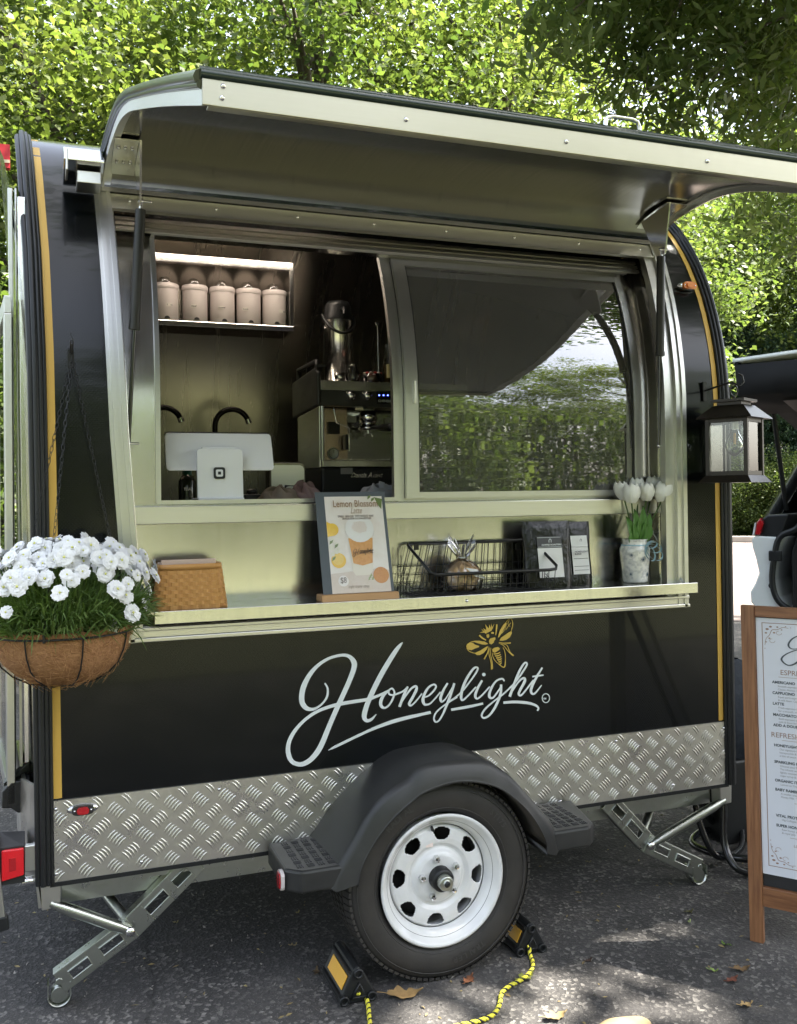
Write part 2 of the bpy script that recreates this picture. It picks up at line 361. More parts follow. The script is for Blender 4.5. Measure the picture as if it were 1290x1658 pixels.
kb.build('kerb', mat('kerb_concrete', (.42, .38, .34), .9, bump=((30, 30, 30), .4, .01)), kind='structure', bevel=.02)
sheet('lawn_strip', [along(26.76, -14), along(26.76, 20), along(60, 20), along(60, -14)], .12, GRASS)
sheet('lawn', [(-30, -4.6), (30, -4.6), (30, -60), (-30, -60)], .02, GRASS)

# ------------------------------------------------------------------ trailer body
Z0, Z1 = .352, 2.62
T = thing('food_trailer', 'black round topped coffee trailer with its steel serving hatch open under a raised awning', 'food trailer', (1.13, .75, 0))
def part(mb, name, material, parent=None, **k): return mb.build(name, material, parent or T, **k)
def dxl(z): return lin(z, [.58, 1.3, 1.8, 2.1, 2.4, 2.6], [0, -.006, -.012, -.022, -.040, -.055])
XR = 2.279
FXL = lambda z: lin(z, [.99, 1.59, 1.98, 2.33], [.207, .166, .151, .137])      # outer edges of the hatch frame
FXR = lambda z: lin(z, [.99, 1.61, 1.92, 2.12, 2.33], [2.116, 2.117, 2.122, 2.134, 2.16])
def arc_pts(n=26, z_from=.352, off=0.0, flat=.05):          # full arch outline (y, z) from the near sill over the roof to the far sill
    out = [(-off, z_from), (-off, 1.0), (-off, 1.4)]
    for i in range(n+1):
        a = PI*i/n; yy = .72-(.72+off)*math.cos(a); zz = 1.68+(.94+off)*math.sin(a)
        out.append((yy, zz))
    out += [(1.44+off, 1.0), (1.44+off, z_from)]; return out
def zlist(a, b, n=14): return [a+(b-a)*i/n for i in range(n+1)]
def strip(mb, x0, x1, z0, z1, off=0.0, thick=0.0, n=16):
    fx0 = x0 if callable(x0) else (lambda z, q=x0: q); fx1 = x1 if callable(x1) else (lambda z, q=x1: q)
    Z = zlist(z0, z1, n)
    a = [Vector((fx0(z), P(z)+off, z)) for z in Z]; b = [Vector((fx1(z), P(z)+off, z)) for z in Z]
    mb.grid([b, a])
    if thick:
        a2 = [p+Vector((0, thick, 0)) for p in a]; b2 = [p+Vector((0, thick, 0)) for p in b]
        mb.grid([a2, b2]); mb.grid([a, a2], False); mb.grid([b2, b], False)
        mb.face([a[0], b[0], b2[0], a2[0]]); mb.face([a[-1], a2[-1], b2[-1], b[-1]])
    return mb
sk = MB()
strip(sk, dxl, lambda z: FXL(max(z, .99))+.015, 1.0, 2.34, thick=.03)
part(sk, 'side_panel', PANEL); sk = MB(); strip(sk, lambda z: FXR(z)-.015, XR, 1.0, 2.34, thick=.03); part(sk, 'side_panel', PANEL)
sk = MB(); strip(sk, dxl, XR, .36, 1.0, thick=.03, n=6); part(sk, 'side_panel', PANEL)
sk = MB(); roof = []                                         # roof and far side
for i in range(25):
    a = math.acos(max(-1, min(1, 1-P(2.34)/.72))); t_ = a+(PI-a)*i/24; roof.append((.72-.72*math.cos(t_), 1.68+.94*math.sin(t_)))
roof += [(1.44, .36)]
sk.grid([[Vector((XR, y, z)) for y, z in roof], [Vector((dxl(z), y, z)) for y, z in roof]])
sk.grid([[Vector((.01, y+(.02 if y < .7 else -.02), z-.02)) for y, z in roof], [Vector((XR-.01, y+(.02 if y < .7 else -.02), z-.02)) for y, z in roof]])
part(sk, 'roof_skin', PANEL)
ew = MB(); ap = arc_pts(20)                                  # end walls
ew.face([(XR-.004, y, z) for y, z in ap]); ew.face([(XR-.03, y, z) for y, z in reversed(ap)])
part(ew, 'end_wall', BLK)
lw = MB()                                                    # polished left end wall, slightly bowed outwards
rows = []
for k in range(9):
    s_ = k/8; bow = -.03-.062*math.sin(PI*min(1, s_*1.35+.02)/1.4)
    ys = .72-(.72-.01)*(1-s_*2) if s_ < .5 else .72+.71*(s_*2-1)
    top = 1.68+.93*math.sqrt(max(0, 1-((ys-.72)/.72)**2))
    rows.append([Vector((bow+dxl(z), ys, z)) for z in zlist(.34, top-.03, 10)])
lw.grid(rows); lwall = part(lw, 'end_wall', STEELP)
# inner lining
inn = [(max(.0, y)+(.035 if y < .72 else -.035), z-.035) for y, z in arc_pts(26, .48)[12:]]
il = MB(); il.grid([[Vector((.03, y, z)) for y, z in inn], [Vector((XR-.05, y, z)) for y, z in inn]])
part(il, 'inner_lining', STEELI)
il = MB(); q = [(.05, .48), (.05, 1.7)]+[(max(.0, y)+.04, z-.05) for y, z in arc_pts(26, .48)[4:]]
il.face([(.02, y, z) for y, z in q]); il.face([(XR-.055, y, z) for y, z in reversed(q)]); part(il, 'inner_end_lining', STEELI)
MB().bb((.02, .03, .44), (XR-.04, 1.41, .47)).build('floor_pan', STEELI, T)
ch = MB(); ch.bb((.03, .06, .27), (2.25, .11, .35)); ch.bb((.03, 1.33, .27), (2.25, 1.38, .35))
for x in (.05, .7, 1.4, 2.2): ch.bb((x, .11, .28), (x+.05, 1.33, .34))
part(ch, 'chassis_frame', ZINC)
# end trims: ridged black edging that follows the arch
for side in (0, 1):
    tr = MB(); path = arc_pts(40, .352, .006)
    for k, (dx, off, r) in enumerate(((-.028, -.004, .010), (-.016, .008, .0085), (-.004, .006, .007), (.006, .001, .006))):
        if side == 0: pts = [(dx+dxl(z)+.0, y+(-off if y < .72 else off), z+(off if 1.9 < z else 0)) for y, z in path]
        else: pts = [(XR-dx-.002, y+(-off if y < .72 else off), z+(off if 1.9 < z else 0)) for y, z in path]
        tr.tube(pts, r, 8)
    part(tr, 'edge_trim', RUBBER)
gm = MB(); strip(gm, lambda z: .0095+dxl(z), lambda z: .0325+dxl(z), .582, 2.56, off=-.0022, n=30); part(gm, 'gold_stripe', GOLDV)
gm = MB(); strip(gm, 2.245, 2.265, .582, 2.5, off=-.0022, n=30); part(gm, 'gold_stripe', GOLDV)

# checker plate skirt with raised bars
sp = MB(); sp.bb((.001, -.006, .356), (2.277, .0, .577)); skirt = part(sp, 'checker_plate', CHECK)
bars = MB(); pitch = .0775
def chk_bar(mb, cx, cz, ang, L=.036, w=.0058, h=.0022, y=-.006):
    ca, sa = math.cos(ang), math.sin(ang); n = 6; top = []; ring = []
    pts = []
    for i in range(n+1):
        t_ = -1+2*i/n; lx = t_*L/2; arch = .0022*(1-t_*t_); ww = w/2*math.sqrt(max(.02, 1-t_*t_*.96))
        for s_, hh in ((-ww, 0), (0, h*(1-t_**4)), (ww, 0)):
            px = lx; pz = s_+arch; pts.append((cx+px*ca-pz*sa, y-hh-.0002, cz+px*sa+pz*ca))
    fs = []
    for i in range(n):
        a = i*3; fs += [(a, a+1, a+4, a+3), (a+1, a+2, a+5, a+4)]
    mb.add(pts, fs, True)
for i in range(-1, 31):
    for j in range(-1, 4):
        for o_, ang in ((0, .87), (1, -.87)):
            cx = i*pitch+o_*pitch/2+.02; cz = .372+j*.079+o_*.0395
            for k in range(5):
                d_ = (k-2)*.0093; bx = cx-math.sin(ang)*d_*(1); bz = cz+math.cos(ang)*d_
                if .012 < bx < 2.268 and .366 < bz < .567: chk_bar(bars, bx, bz, ang)
bars.build('plate_tread', CHECK, skirt, kind='stuff')
rv = MB().lathe([(0.0001, -.0035), (.0028, -.003), (.0045, -.0012), (.005, 0)], (0, 0, 0), 'Y', 10)
def rivet(x, y, z, r=1, material=CHROME, parent=None, name='rivet'):
    m_ = MB(); m_.lathe([(0.0001, -.0035*r), (.0028*r, -.003*r), (.0045*r, -.0012*r), (.005*r, 0)], (x, y, z), 'Y', 10); return part(m_, name, material, parent)
for k in range(6):
    for z in (.378, .555):
        x = .012+k*.45-(.22 if z < .4 and k else 0)
        if .62 < x < 1.5 and z < .56 and abs(x-1.07) < .36: continue
        if 0 < x < 2.27: rivet(x if x > .02 else .016, -.0065, z)
MB().bb((.0, -.008, .344), (2.28, .03, .356)).build('sill_gasket', RUBBER, T)
for a_, b_ in ((.10, .64), (1.5, 2.22)): MB().bb((a_, .03, .318), (b_, .07, .343)).build('sill_beam', ZINC, T)

# marker lights
def marker(u, v, lens, w=.088, tilt=0):
    z = ony(u, v, 0).z; c = ony(u, v, P(z)-.01)
    b = MB()
    for sx_ in range(1):
        rows = []
        for i in range(5):
            a = PI/2*i/4; rr = math.cos(a); hh = math.sin(a)
            rows.append([c+Vector((w/2*(rr*.6+.4)*math.cos(2*PI*k/24), .008-.012*hh, .0155*(rr*.6+.4)*math.sin(2*PI*k/24))) for k in range(25)])
        rows.append([c+Vector((0, -.004, 0))]*25); b.grid(rows)
    base = part(b, 'marker_light', CHROME)
    def slab(sx, sz, y0, y1, m_):
        q = []
        for k in range(20):
            a = 2*PI*k/20; q.append(c+Vector((sx*math.copysign(abs(math.cos(a))**.6, math.cos(a)), y0, sz*math.copysign(abs(math.sin(a))**.7, math.sin(a)))))
        return m_.prism(q, (0, y1-y0, 0))
    slab(.029, .0135, -.012, 0, MB()).build('light_bezel', BLKP if lens is RED else lens, base)
    slab(.016, .010, -.0175, -.011, MB()).build('lens', lens, base)
    for s_ in (-1, 1): rivet(c.x+s_*.0215, c.y-.012, c.z, .7, parent=base, name='screw')
marker(134, 1310, RED); marker(1114, 463, AMBER, .085)

# ------------------------------------------------------------------ hatch frame, niche, windows
OFF = .13
fr = MB()
def ribs(x0f, inner, sgn):
    m_ = MB()
    for a, b, o_ in ((0, .010, -.012), (.010, .022, -.020), (.022, .034, -.013), (.034, .047, -.018)):
        strip(m_, lambda z, a=a: x0f(z)+sgn*a, lambda z, b=b: x0f(z)+sgn*b, .997, 2.33, off=o_, thick=.03)
    return m_
part(ribs(FXL, None, 1), 'hatch_frame_side', ALU, bevel=.002)
part(ribs(FXR, None, -1), 'hatch_frame_side', ALU, bevel=.002)
m_ = MB(); strip(m_, lambda z: FXR(z)-.085, lambda z: FXR(z)-.047, .999, 2.325, off=-.004, thick=.03); part(m_, 'hatch_frame_side', ALU)
fb = MB(); fb.bb((.207, -.020, .997), (2.116, .01, 1.008)); fb.bb((.21, -.014, 1.0085), (2.112, .01, 1.028)); fb.bb((.215, -.024, 1.0285), (2.11, .01, 1.038))
part(fb, 'hatch_frame_bottom', ALUH, bevel=.0015)
ft = MB()                                                    # sloping top rail of the frame
def topbar(m_, z0, z1, o_, th=.025, xa=0, xb=0):
    strip(m_, lambda z: FXL(z)+xa, lambda z: FXR(z)-xb, z0, z1, off=o_, thick=th, n=3)
topbar(ft, 2.275, 2.325, -.008, .03, .047, .047); topbar(ft, 2.328, 2.345, -.02, .04, 0, 0); topbar(ft, 2.268, 2.276, -.014, .03, .047, .047)
part(ft, 'hatch_frame_top', ALUH, bevel=.0015)
for k in range(8):
    z = 2.30; x = .24+k*.26; rivet(x, P(z)-.012, z, .9)
# niche: recessed stainless back
WX0, WXM, WP0, WP1, WX1 = .305, 1.078, 1.10, 1.985, 2.03
WZ0, WZ1 = 1.388, 2.215
nb = MB(); strip(nb, lambda z: FXL(z)+.02, WX0, 1.0, 2.30, OFF, .012); part(nb, 'niche_back', STEEL)
nb = MB(); strip(nb, WX1, lambda z: FXR(z)-.03, 1.0, 2.30, OFF, .012); part(nb, 'niche_back', STEEL)
nb = MB(); strip(nb, WX0, WX1, 1.0, WZ0, OFF, .012, 4); part(nb, 'niche_back', STEEL)
nb = MB(); strip(nb, WX0, WX1, WZ1, 2.33, OFF-.05, .05, 4); part(nb, 'niche_back', STEEL)
for i, zz in enumerate((2.222, 2.240, 2.258)):
    nb = MB(); strip(nb, .2, 2.08, zz, zz+.012, OFF-.062, .02, 1); part(nb, 'track_rail', ALUH)
for fx, d_ in ((lambda z: FXR(z)-.05, 1), (lambda z: FXL(z)+.05, -1)):
    Z = zlist(1.04, 2.32, 18); ns = MB(); ns.grid([[Vector((fx(z), P(z)-.0, z)) for z in Z], [Vector((fx(z)-.004*d_, P(z)+OFF, z)) for z in Z]])
    part(ns, 'niche_side', STEEL, solid=.004)
rl = MB(); rl.bb((.225, .088, 1.326), (2.062, OFF+.002, 1.379)); part(rl, 'counter_rail', ALUH, bevel=.002)
dk = MB(); strip(dk, 2.045, 2.052, 1.05, 1.322, OFF-.006, .01, 3); strip(dk, 2.0, 2.004, 1.05, 1.322, OFF-.004, .01, 3); part(dk, 'niche_seam', STEELP)
# window frames
def frame(name, x0, x1, z0, z1, off, wl, wr, wb, wt, th=.022, material=ALU):
    m_ = MB()
    if wl: strip(m_, x0, x0+wl, z0, z1, off, th)
    if wr: strip(m_, x1-wr, x1, z0, z1, off, th)
    if wb: strip(m_, x0+wl+.0005, x1-wr-.0005, z0, z0+wb, off+.001, th, 1)
    if wt: strip(m_, x0+wl+.0005, x1-wr-.0005, z1-wt, z1, off+.001, th, 1)
    return part(m_, name, material, bevel=.002)
frame('window_frame', WX0, WXM, WZ0-.004, WZ1, OFF-.012, .014, .016, .012, .0)
frame('window_frame', WXM+.002, WX1, WZ0-.006, WZ1+.002, OFF-.006, .02, .02, .010, .012, .03, ALU)
sash = frame('sliding_sash', WP0, WP1+.022, WZ0+.004, WZ1-.008, OFF-.026, .045, .026, .020, .022, .016, ALU)
m_ = MB(); strip(m_, WP0+.0455, WP0+.05, WZ0+.02, WZ1-.02, OFF-.02, .01); strip(m_, WP1-.0085, WP1-.003, WZ0+.02, WZ1-.02, OFF-.02, .01); m_.build('sash_gasket', RUBBER, sash)
gl = MB(); strip(gl, WP0+.044, WP1-.002, WZ0+.022, WZ1-.028, OFF-.017, 0, 24); gl.build('window_pane', GLASSW, sash)
lt = MB(); lt.box((WP0+.03, OFF-.032+P(1.75), 1.74), (.008, .012, .075)); lt.build('sash_latch', ALUH, sash, bevel=.002)
scr = MB(); strip(scr, 1.36, 1.95, WZ0+.03, WZ1-.03, OFF+.02, .002)
part(scr, 'insect_screen', glass_material('screen_mesh', (.62, .62, .60), .3, .5))
# dark lining around the opening inside
dl = MB(); strip(dl, WXM-.001, WP0+.05, WZ0, WZ1, OFF+.012, .02); part(dl, 'screen_edge', mat('dark_grey_track', (.05, .05, .055), .5))

# counter shelf
sh = MB(); sh.bb((.278, -.06, 1.050), (2.118, -.056, 1.086)); sh.bb((.278, -.0555, 1.080), (2.118, OFF-.001, 1.084)); sh.bb((.278, -.0555, 1.0505), (2.118, -.03, 1.054))
shelf = part(sh, 'counter_shelf', metal('shelf_steel', (.60, .60, .57), .20, (200, 3, 3)), bevel=.0015)
bolt = MB(); bolt.lathe([(0.0001, -.004), (.004, -.003), (.005, 0)], (1.235, -.0605, 1.068), 'Y', 12); bolt.build('shelf_screw', CHROME, shelf)
br = MB(); a = ony(1057, 862, .115); b = ony(1106, 943, -.03); br.cyl(a, b, .0035, n=8); br.sphere(a, .007); br.build('shelf_stay', ZINC, shelf)
# ------------------------------------------------------------------ awning
AE = [(.20, 2.337), (.105, 2.381), (.03, 2.395), (-.053, 2.401), (-.134, 2.402), (-.227, 2.393), (-.357, 2.362), (-.515, 2.308), (-.75, 2.222), (-1.0, 2.128), (-1.28, 2.020)]
AS = spline(AE, 4)
axl = lambda y: lin(y, [-1.28, -.5, .2], [.231, .205, .160]); axr = lambda y: lin(y, [-1.28, .2], [2.10, 2.155])
def abar(m_, xa, xb, lo, hi, y0=-1.28, y1=.2):
    pr_ = [p for p in AS if y0-1e-6 <= p[0] <= y1+1e-6]
    A = [[Vector((xa(p[0]), p[0], p[1]+lo)) for p in pr_], [Vector((xb(p[0]), p[0], p[1]+lo)) for p in pr_], [Vector((xb(p[0]), p[0], p[1]+hi)) for p in pr_], [Vector((xa(p[0]), p[0], p[1]+hi)) for p in pr_]]
    m_.grid([A[0], A[1]]); m_.grid([A[1], A[2]], False); m_.grid([A[2], A[3]]); m_.grid([A[3], A[0]], False)
    for e_ in (0, -1): m_.face([A[0][e_], A[1][e_], A[2][e_], A[3][e_]])
    return m_
aw = part(abar(MB(), lambda y: axl(y)+.002, lambda y: axr(y)-.002, .034, .050), 'awning', GREEND)
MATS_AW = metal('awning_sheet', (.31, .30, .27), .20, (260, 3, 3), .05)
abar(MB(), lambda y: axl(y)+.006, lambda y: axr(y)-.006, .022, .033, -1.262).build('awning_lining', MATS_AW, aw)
for s_ in (0, 1):
    m_ = MB()
    if s_ == 0: abar(m_, lambda y: axl(y), lambda y: axl(y)+.006, .0, .036); abar(m_, lambda y: axl(y)+.0062, lambda y: axl(y)+.026, .017, .021)
    else: abar(m_, lambda y: axr(y)-.006, lambda y: axr(y), .0, .036); abar(m_, lambda y: axr(y)-.026, lambda y: axr(y)-.0062, .017, .021)
    m_.build('awning_side_rail', ALUH, aw, bevel=.0015)
    x = (lambda y: axl(y)-.001) if s_ == 0 else (lambda y: axr(y)+.001)
    g = MB(); g.tube([(x(p[0]), p[0], p[1]+.045) for p in AS], .0125, 8); g.tube([(x(p[0])+(.0 if s_ else .0), p[0], p[1]+.033) for p in AS], .007, 8); g.build('awning_gasket', GREEND, aw)
m_ = MB(); m_.bb((axl(-1.28)-.0, -1.285, 2.020), (axr(-1.28), -1.279, 2.062)); m_.bb((axl(-1.28)+.01, -1.2785, 2.020), (axr(-1.28)-.01, -1.262, 2.0235))
m_.build('awning_lip', metal('lip_aluminium', (.42, .395, .31), .30, (2, 200, 200)), aw, bevel=.001)
g = MB(); g.tube([(axl(-1.28)-.002, -1.283, 2.069), (axr(-1.28), -1.283, 2.069)], .0085, 8); g.tube([(axl(-1.28)-.002, -1.272, 2.078), (axr(-1.28), -1.272, 2.078)], .0085, 8); g.build('awning_gasket', GREEND, aw)
for k in range(7):
    x = .262+k*.31
    MB().lathe([(0.0001, -.0035), (.003, -.003), (.0045, 0)], (x, -1.2855, 2.040 if k else 2.034), 'Y', 12).build('lip_bolt', CHROME, aw)
MB().lathe([(0.0001, -.0035), (.003, -.003), (.0045, 0)], (.264, -1.2855, 2.053), 'Y', 12).build('lip_bolt', CHROME, aw)
hp = MB()                                                    # grab handle on top of the awning
pl = [(x_-.165, y_, z_+.012) for x_, y_, z_ in [(1.33, -.98, 2.155), (1.33, -.98, 2.215), (1.335, -.98, 2.226), (1.35, -.98, 2.230), (1.40, -.98, 2.230), (1.415, -.98, 2.226), (1.42, -.98, 2.215), (1.42, -.98, 2.155)]]
hp.tube(pl, .005, 10); hp.build('grab_handle', CHROME, aw)
def hinge_plate(x0, x1, mirror):
    m_ = MB(); ys = [.16, .10, .03, -.04]
    top = []
    for y in ys:
        i = min(range(len(AS)), key=lambda k: abs(AS[k][0]-y)); top.append(AS[i])
    rows = [[Vector((x0, p[0], p[1]+.013)) for p in top], [Vector((x1, p[0], p[1]+.013)) for p in top]]
    m_.grid(rows, False); xx = x1 if not mirror else x0
    m_.prism([(xx, .12, 2.385), (xx, -.045, 2.41), (xx, -.015, 2.24), (xx, .03, 2.235)], (.004, 0, 0))
    o = m_.build('hinge_bracket', STEEL, aw, solid=.003)
    for i in range(3):
        for y in (.02, .10):
            x = x0+(x1-x0)*(.2+.28*i); zz = lin(-y, [-p[0] for p in AS], [p[1] for p in AS])
            MB().sphere((x, y, zz+.008), .0055, 10, 6, (1, 1, .6)).build('bracket_bolt', CHROME, o)
hinge_plate(.185, .252, False); hinge_plate(2.035, 2.12, True)
def gas_strut(top, low, f, name='gas_strut'):
    top, low = Vector(top), Vector(low); mid = top.lerp(low, f)
    m_ = MB(); m_.cyl(top.lerp(low, .035), mid, .0145, n=18); m_.cyl(mid-(low-top)*.02, mid, .0165, n=18); o = m_.build('gas_strut', BLKP, T)
    m2 = MB(); m2.cyl(mid, low, .0062, n=12); m2.build('strut_rod', mat('strut_rod', (.09, .09, .09), .2, 1), o)
    for p in (top, low):
        m3 = MB(); m3.sphere(p, .008, 12, 8); m3.cyl(p, p+(low-top)*(.035 if p is top else -.02), .0055, n=10); m3.cyl(p, p+Vector((.03, 0, 0)), .0035, n=10); m3.build('strut_end', CHROME, o)
    return o
gas_strut((.257, 0, 2.252), (.219, .03, 1.561), .53); gas_strut((2.03, 0, 2.256), (2.032, .03, 1.566), .54)

# steel box and bracket mounted on the left of the awning
bx = MB(); a = .050; bx.prism([(a, .045, 2.335), (a, -.015, 2.345), (a, -.015, 2.352), (a, .115, 2.425), (a, .19, 2.41), (a, .19, 2.335)], (.108, 0, 0)); wb = part(bx, 'awning_motor_box', STEELP, bevel=.002)
bx = MB(); bx.bb((.085, .02, 2.296), (.150, .12, 2.330)); bx.box((.058, .03, 2.345), (.006, .10, .06)); bx.build('box_bracket', ALUH, wb, bevel=.002)

# ------------------------------------------------------------------ wheel and fender
WC = Vector((1.0650, 0, .2870)); RW = .288
ty = MB()
tp = [(.186, -.205), (.196, -.232), (.215, -.243), (.243, -.246), (.270, -.241), (.284, -.227), (.290, -.205), (.291, -.15), (.290, -.065), (.284, -.044), (.262, -.03), (.22, -.027), (.186, -.09)]
ty.lathe(tp, WC, 'Y', 72)
wheel = part(MB().lathe([(.0001, -.275), (.006, -.276), (.009, -.273), (.010, -.270), (.0155, -.270), (.0195, -.270), (.022, -.266), (.022, -.235)], WC, 'Y', 24), 'wheel', ZINC)
hb = MB(); hb.lathe([(.022, -.248), (.030, -.247), (.034, -.242), (.035, -.205)], WC, 'Y', 28); hb.build('hub_seal', RUBBER, wheel)
MB().lathe([(.0001, -.2765), (.006, -.277), (.009, -.2735)], WC, 'Y', 16).build('hub_plug', RUBBER, wheel)
tyre = ty.build('tyre', TYRE, wheel)
tb = MB()                                                   # tread blocks at the shoulders, and moulded ribs
for k in range(92):
    a = 2*PI*k/92
    for (y0, y1, sk_) in ((-.240, -.206, 0), (-.196, -.168, .5), (-.16, -.13, 0), (-.122, -.096, .5), (-.088, -.062, 0)):
        aa = a+sk_*2*PI/92; q = []
        for (da, yy) in ((-.026, y0), (.026, y0), (.026, y1), (-.026, y1)):
            r0 = .2865 if yy > -.22 else .2775; q.append(WC+Vector((r0*math.cos(aa+da), yy, r0*math.sin(aa+da))))
        c_ = Vector((math.cos(aa), 0, math.sin(aa)))*.0075; tb.prism(q, c_)
tb.build('tyre_tread', TYRE, tyre, kind='stuff')
sr = MB()
for r_ in (.208, .262): sr.tube([WC+Vector((r_*math.cos(2*PI*k/72), -.2452 if r_ > .23 else -.240, r_*math.sin(2*PI*k/72))) for k in range(72)], .0013, 5, True)
def arc_text(txt, r, a_mid, size, mbx, flip=1):
    w = size*.62
    for i, chx in enumerate(txt):
        if chx == ' ': continue
        a = a_mid-(i-(len(txt)-1)/2)*w/r
        rad = Vector((math.cos(a), 0, math.sin(a))); tan = Vector((math.sin(a), 0, -math.cos(a)))
        t_ = text_mesh(chx, size, WC+rad*r+Vector((0, -.2478, 0)), tan, rad, .0006); mbx.add(t_.v, t_.f)
arc_text('RADIAL', .232, 2.2, .026, sr); arc_text('ST175', .230, .75, .022, sr); arc_text('TRAILER', .226, -1.2, .024, sr); 
sr.build('tyre_lettering', mat('tyre_raised', (.05, .048, .046), .55), tyre)
# rim: rolled edge, well and dished disc with eight windows
rim = MB()
rim.lathe([(.178, -.10), (.178, -.205), (.184, -.226), (.189, -.240), (.1905, -.243), (.186, -.2445), (.181, -.240), (.172, -.228), (.164, -.222), (.157, -.214), (.152, -.202), (.150, -.185), (.149, -.12)], WC, 'Y', 72)
disc_c = [(.150, -.185), (.146, -.198), (.139, -.206), (.126, -.209), (.112, -.210), (.098, -.208), (.092, -.203), (.086, -.199), (.080, -.200), (.070, -.210), (.062, -.214), (.050, -.215), (.034, -.215)]
disc = [(r_, float(np.interp(-r_, [-q[0] for q in disc_c], [q[1] for q in disc_c]))) for r_ in [.150-.002*k for k in range(59)]]
n = 320; vs = []; fs = []
for r_, y in disc:
    for k in range(n): vs.append(WC+Vector((r_*math.cos(2*PI*k/n), y, r_*math.sin(2*PI*k/n))))
for i in range(len(disc)-1):
    rm = (disc[i][0]+disc[i+1][0])/2
    for k in range(n):
        ph = ((k+.5)/n*8-.38) % 1; da = (ph-.5)*2*PI/8*rm; dr_ = rm-.1235
        if abs(da/(.0245+dr_*.45))**2.8+abs(dr_/.018)**2.8 < 1: continue
        fs.append((i*n+k, i*n+(k+1) % n, (i+1)*n+(k+1) % n, (i+1)*n+k))
rim.add(vs, fs, True); rim.build('rim', WHITEP, wheel, solid=.003)
MB().lathe([(.16, -.12), (.02, -.12)], WC, 'Y', 40).build('brake_drum', BLK, wheel)
ln = MB(); ln.tube([WC+Vector((.1675*math.cos(2*PI*k/72), -.2255, .1675*math.sin(2*PI*k/72))) for k in range(72)], .0012, 5, True); ln.tube([WC+Vector((.1495*math.cos(2*PI*k/72), -.199, .1495*math.sin(2*PI*k/72))) for k in range(72)], .0009, 5, True); ln.build('rim_pinstripe', BLK, wheel)
for k in range(5):
    a = PI/2+.18+2*PI*k/5; p = WC+Vector((.057*math.cos(a), -.214, .057*math.sin(a)))
    m_ = MB(); m_.lathe([(.0001, -.022), (.005, -.0215), (.0085, -.017), (.0095, -.010), (.0105, 0)], p, 'Y', 6, False); m_.build('lug_nut', CHROME, wheel)
vv = WC+Vector((-.013, -.20, .130)); MB().cyl(vv, vv+Vector((-.012, -.02, .02)), .0055, .004, 10).build('valve_stem', RUBBER, wheel)
st = MB().box(WC+Vector((-.028, -.2095, .104)), (.022, .0012, .030)); st.build('rim_sticker', mat('sticker', (.75, .55, .5), .5, var=((120, 400, 400), .5, (.9, .85, .8))), wheel)

FEN_B = [(.70, .352), (.746, .40), (.79, .455), (.84, .505), (.916, .564), (.989, .604), (1.06, .615), (1.169, .616), (1.248, .588), (1.33, .545), (1.39, .48), (1.43, .41), (1.455, .352)]
FEN_F = [(.715, .33), (.745, .385), (.79, .45), (.842, .528), (.90, .574), (.955, .600), (1.01, .633), (1.176, .627), (1.25, .590), (1.30, .548), (1.376, .462), (1.425, .400), (1.445, .33)]
FEN_I = [(.795, .325), (.805, .372), (.832, .42), (.862, .458), (.90, .496), (.95, .532), (1.0, .560), (1.105, .576), (1.205, .554), (1.27, .515), (1.335, .450), (1.38, .375), (1.385, .325)]
fd = MB()
SM = lambda L_: [tuple(q) for q in spline(L_, 4)]
FEN_B, FEN_F, FEN_I = SM(FEN_B), SM(FEN_F), SM(FEN_I)
B_ = [Vector((x, .0, z)) for x, z in FEN_B]; F_ = [Vector((x, -.245, z)) for x, z in FEN_F]; F1 = [Vector((x+(1.08-x)*.015, -.259, z-.004)) for x, z in FEN_F]; F2 = [Vector((x+(1.08-x)*.06, -.268, z-.014)) for x, z in FEN_F]
I_ = [Vector((x, -.278, z+.006)) for x, z in FEN_I]; I2 = [Vector((x, -.282, z)) for x, z in FEN_I]; I3 = [Vector((x, -.05, z)) for x, z in FEN_I]
fd.grid([I_, F2, F1, F_, B_]); fd.grid([I3, I2, I_])
fender = part(fd, 'fender', BLKP)
FT = mat('fender_step_top', (.03, .031, .033), .5, bump=((200, 200, 200), .3, .001))
for sgn, x0, x1 in ((-1, .605, .80), (1, 1.385, 1.575)):
    m_ = MB(); c0 = .03
    if sgn < 0: poly = [(x1, -.262), (x0+.035, -.262), (x0-.005, -.225), (x0-.005, -.02), (x1-.05, -.0), (x1, -.0)]
    else: poly = [(x0, -.262), (x1-.03, -.262), (x1, -.235), (x1+.05, -.02), (x0, -.0)]
    if sgn > 0: poly = poly[::-1]
    m_.prism([(x, y, .322) for x, y in poly], (0, 0, .062)); o = m_.build('fender_step', BLKP, fender, bevel=.008)
    tr = MB(); pat = 0
    for i in range(5):
        for j in range(7):
            cx = (x0+.04 if sgn < 0 else x0+.04)+i*.03; cy = -.225+j*.030
            if (i+j) % 2: 
                for k in range(3): tr.box((cx, cy+(k-1)*.007, .3848), (.020, .0035, .002))
            else:
                for k in range(3): tr.box((cx+(k-1)*.007, cy, .3848), (.0035, .020, .002))
    tr.build('step_tread', FT, o)
    if sgn < 0:
        q = []
        c_ = Vector((x0-.004, -.215, .352))
        for k in range(16):
            a = 2*PI*k/16; q.append(c_+Vector((.014*0-.002, .022*math.copysign(abs(math.cos(a))**.6, math.cos(a)), .026*math.copysign(abs(math.sin(a))**.6, math.sin(a)))))
        MB().prism(q, (-.010, 0, 0)).build('reflector_rim', mat('reflector_rim', (.55, .5, .5), .3), o)
        MB().prism([c_+(p-c_)*.86+Vector((-.010, 0, 0)) for p in q], (-.004, 0, 0)).build('reflector', RED, o, bevel=.002)

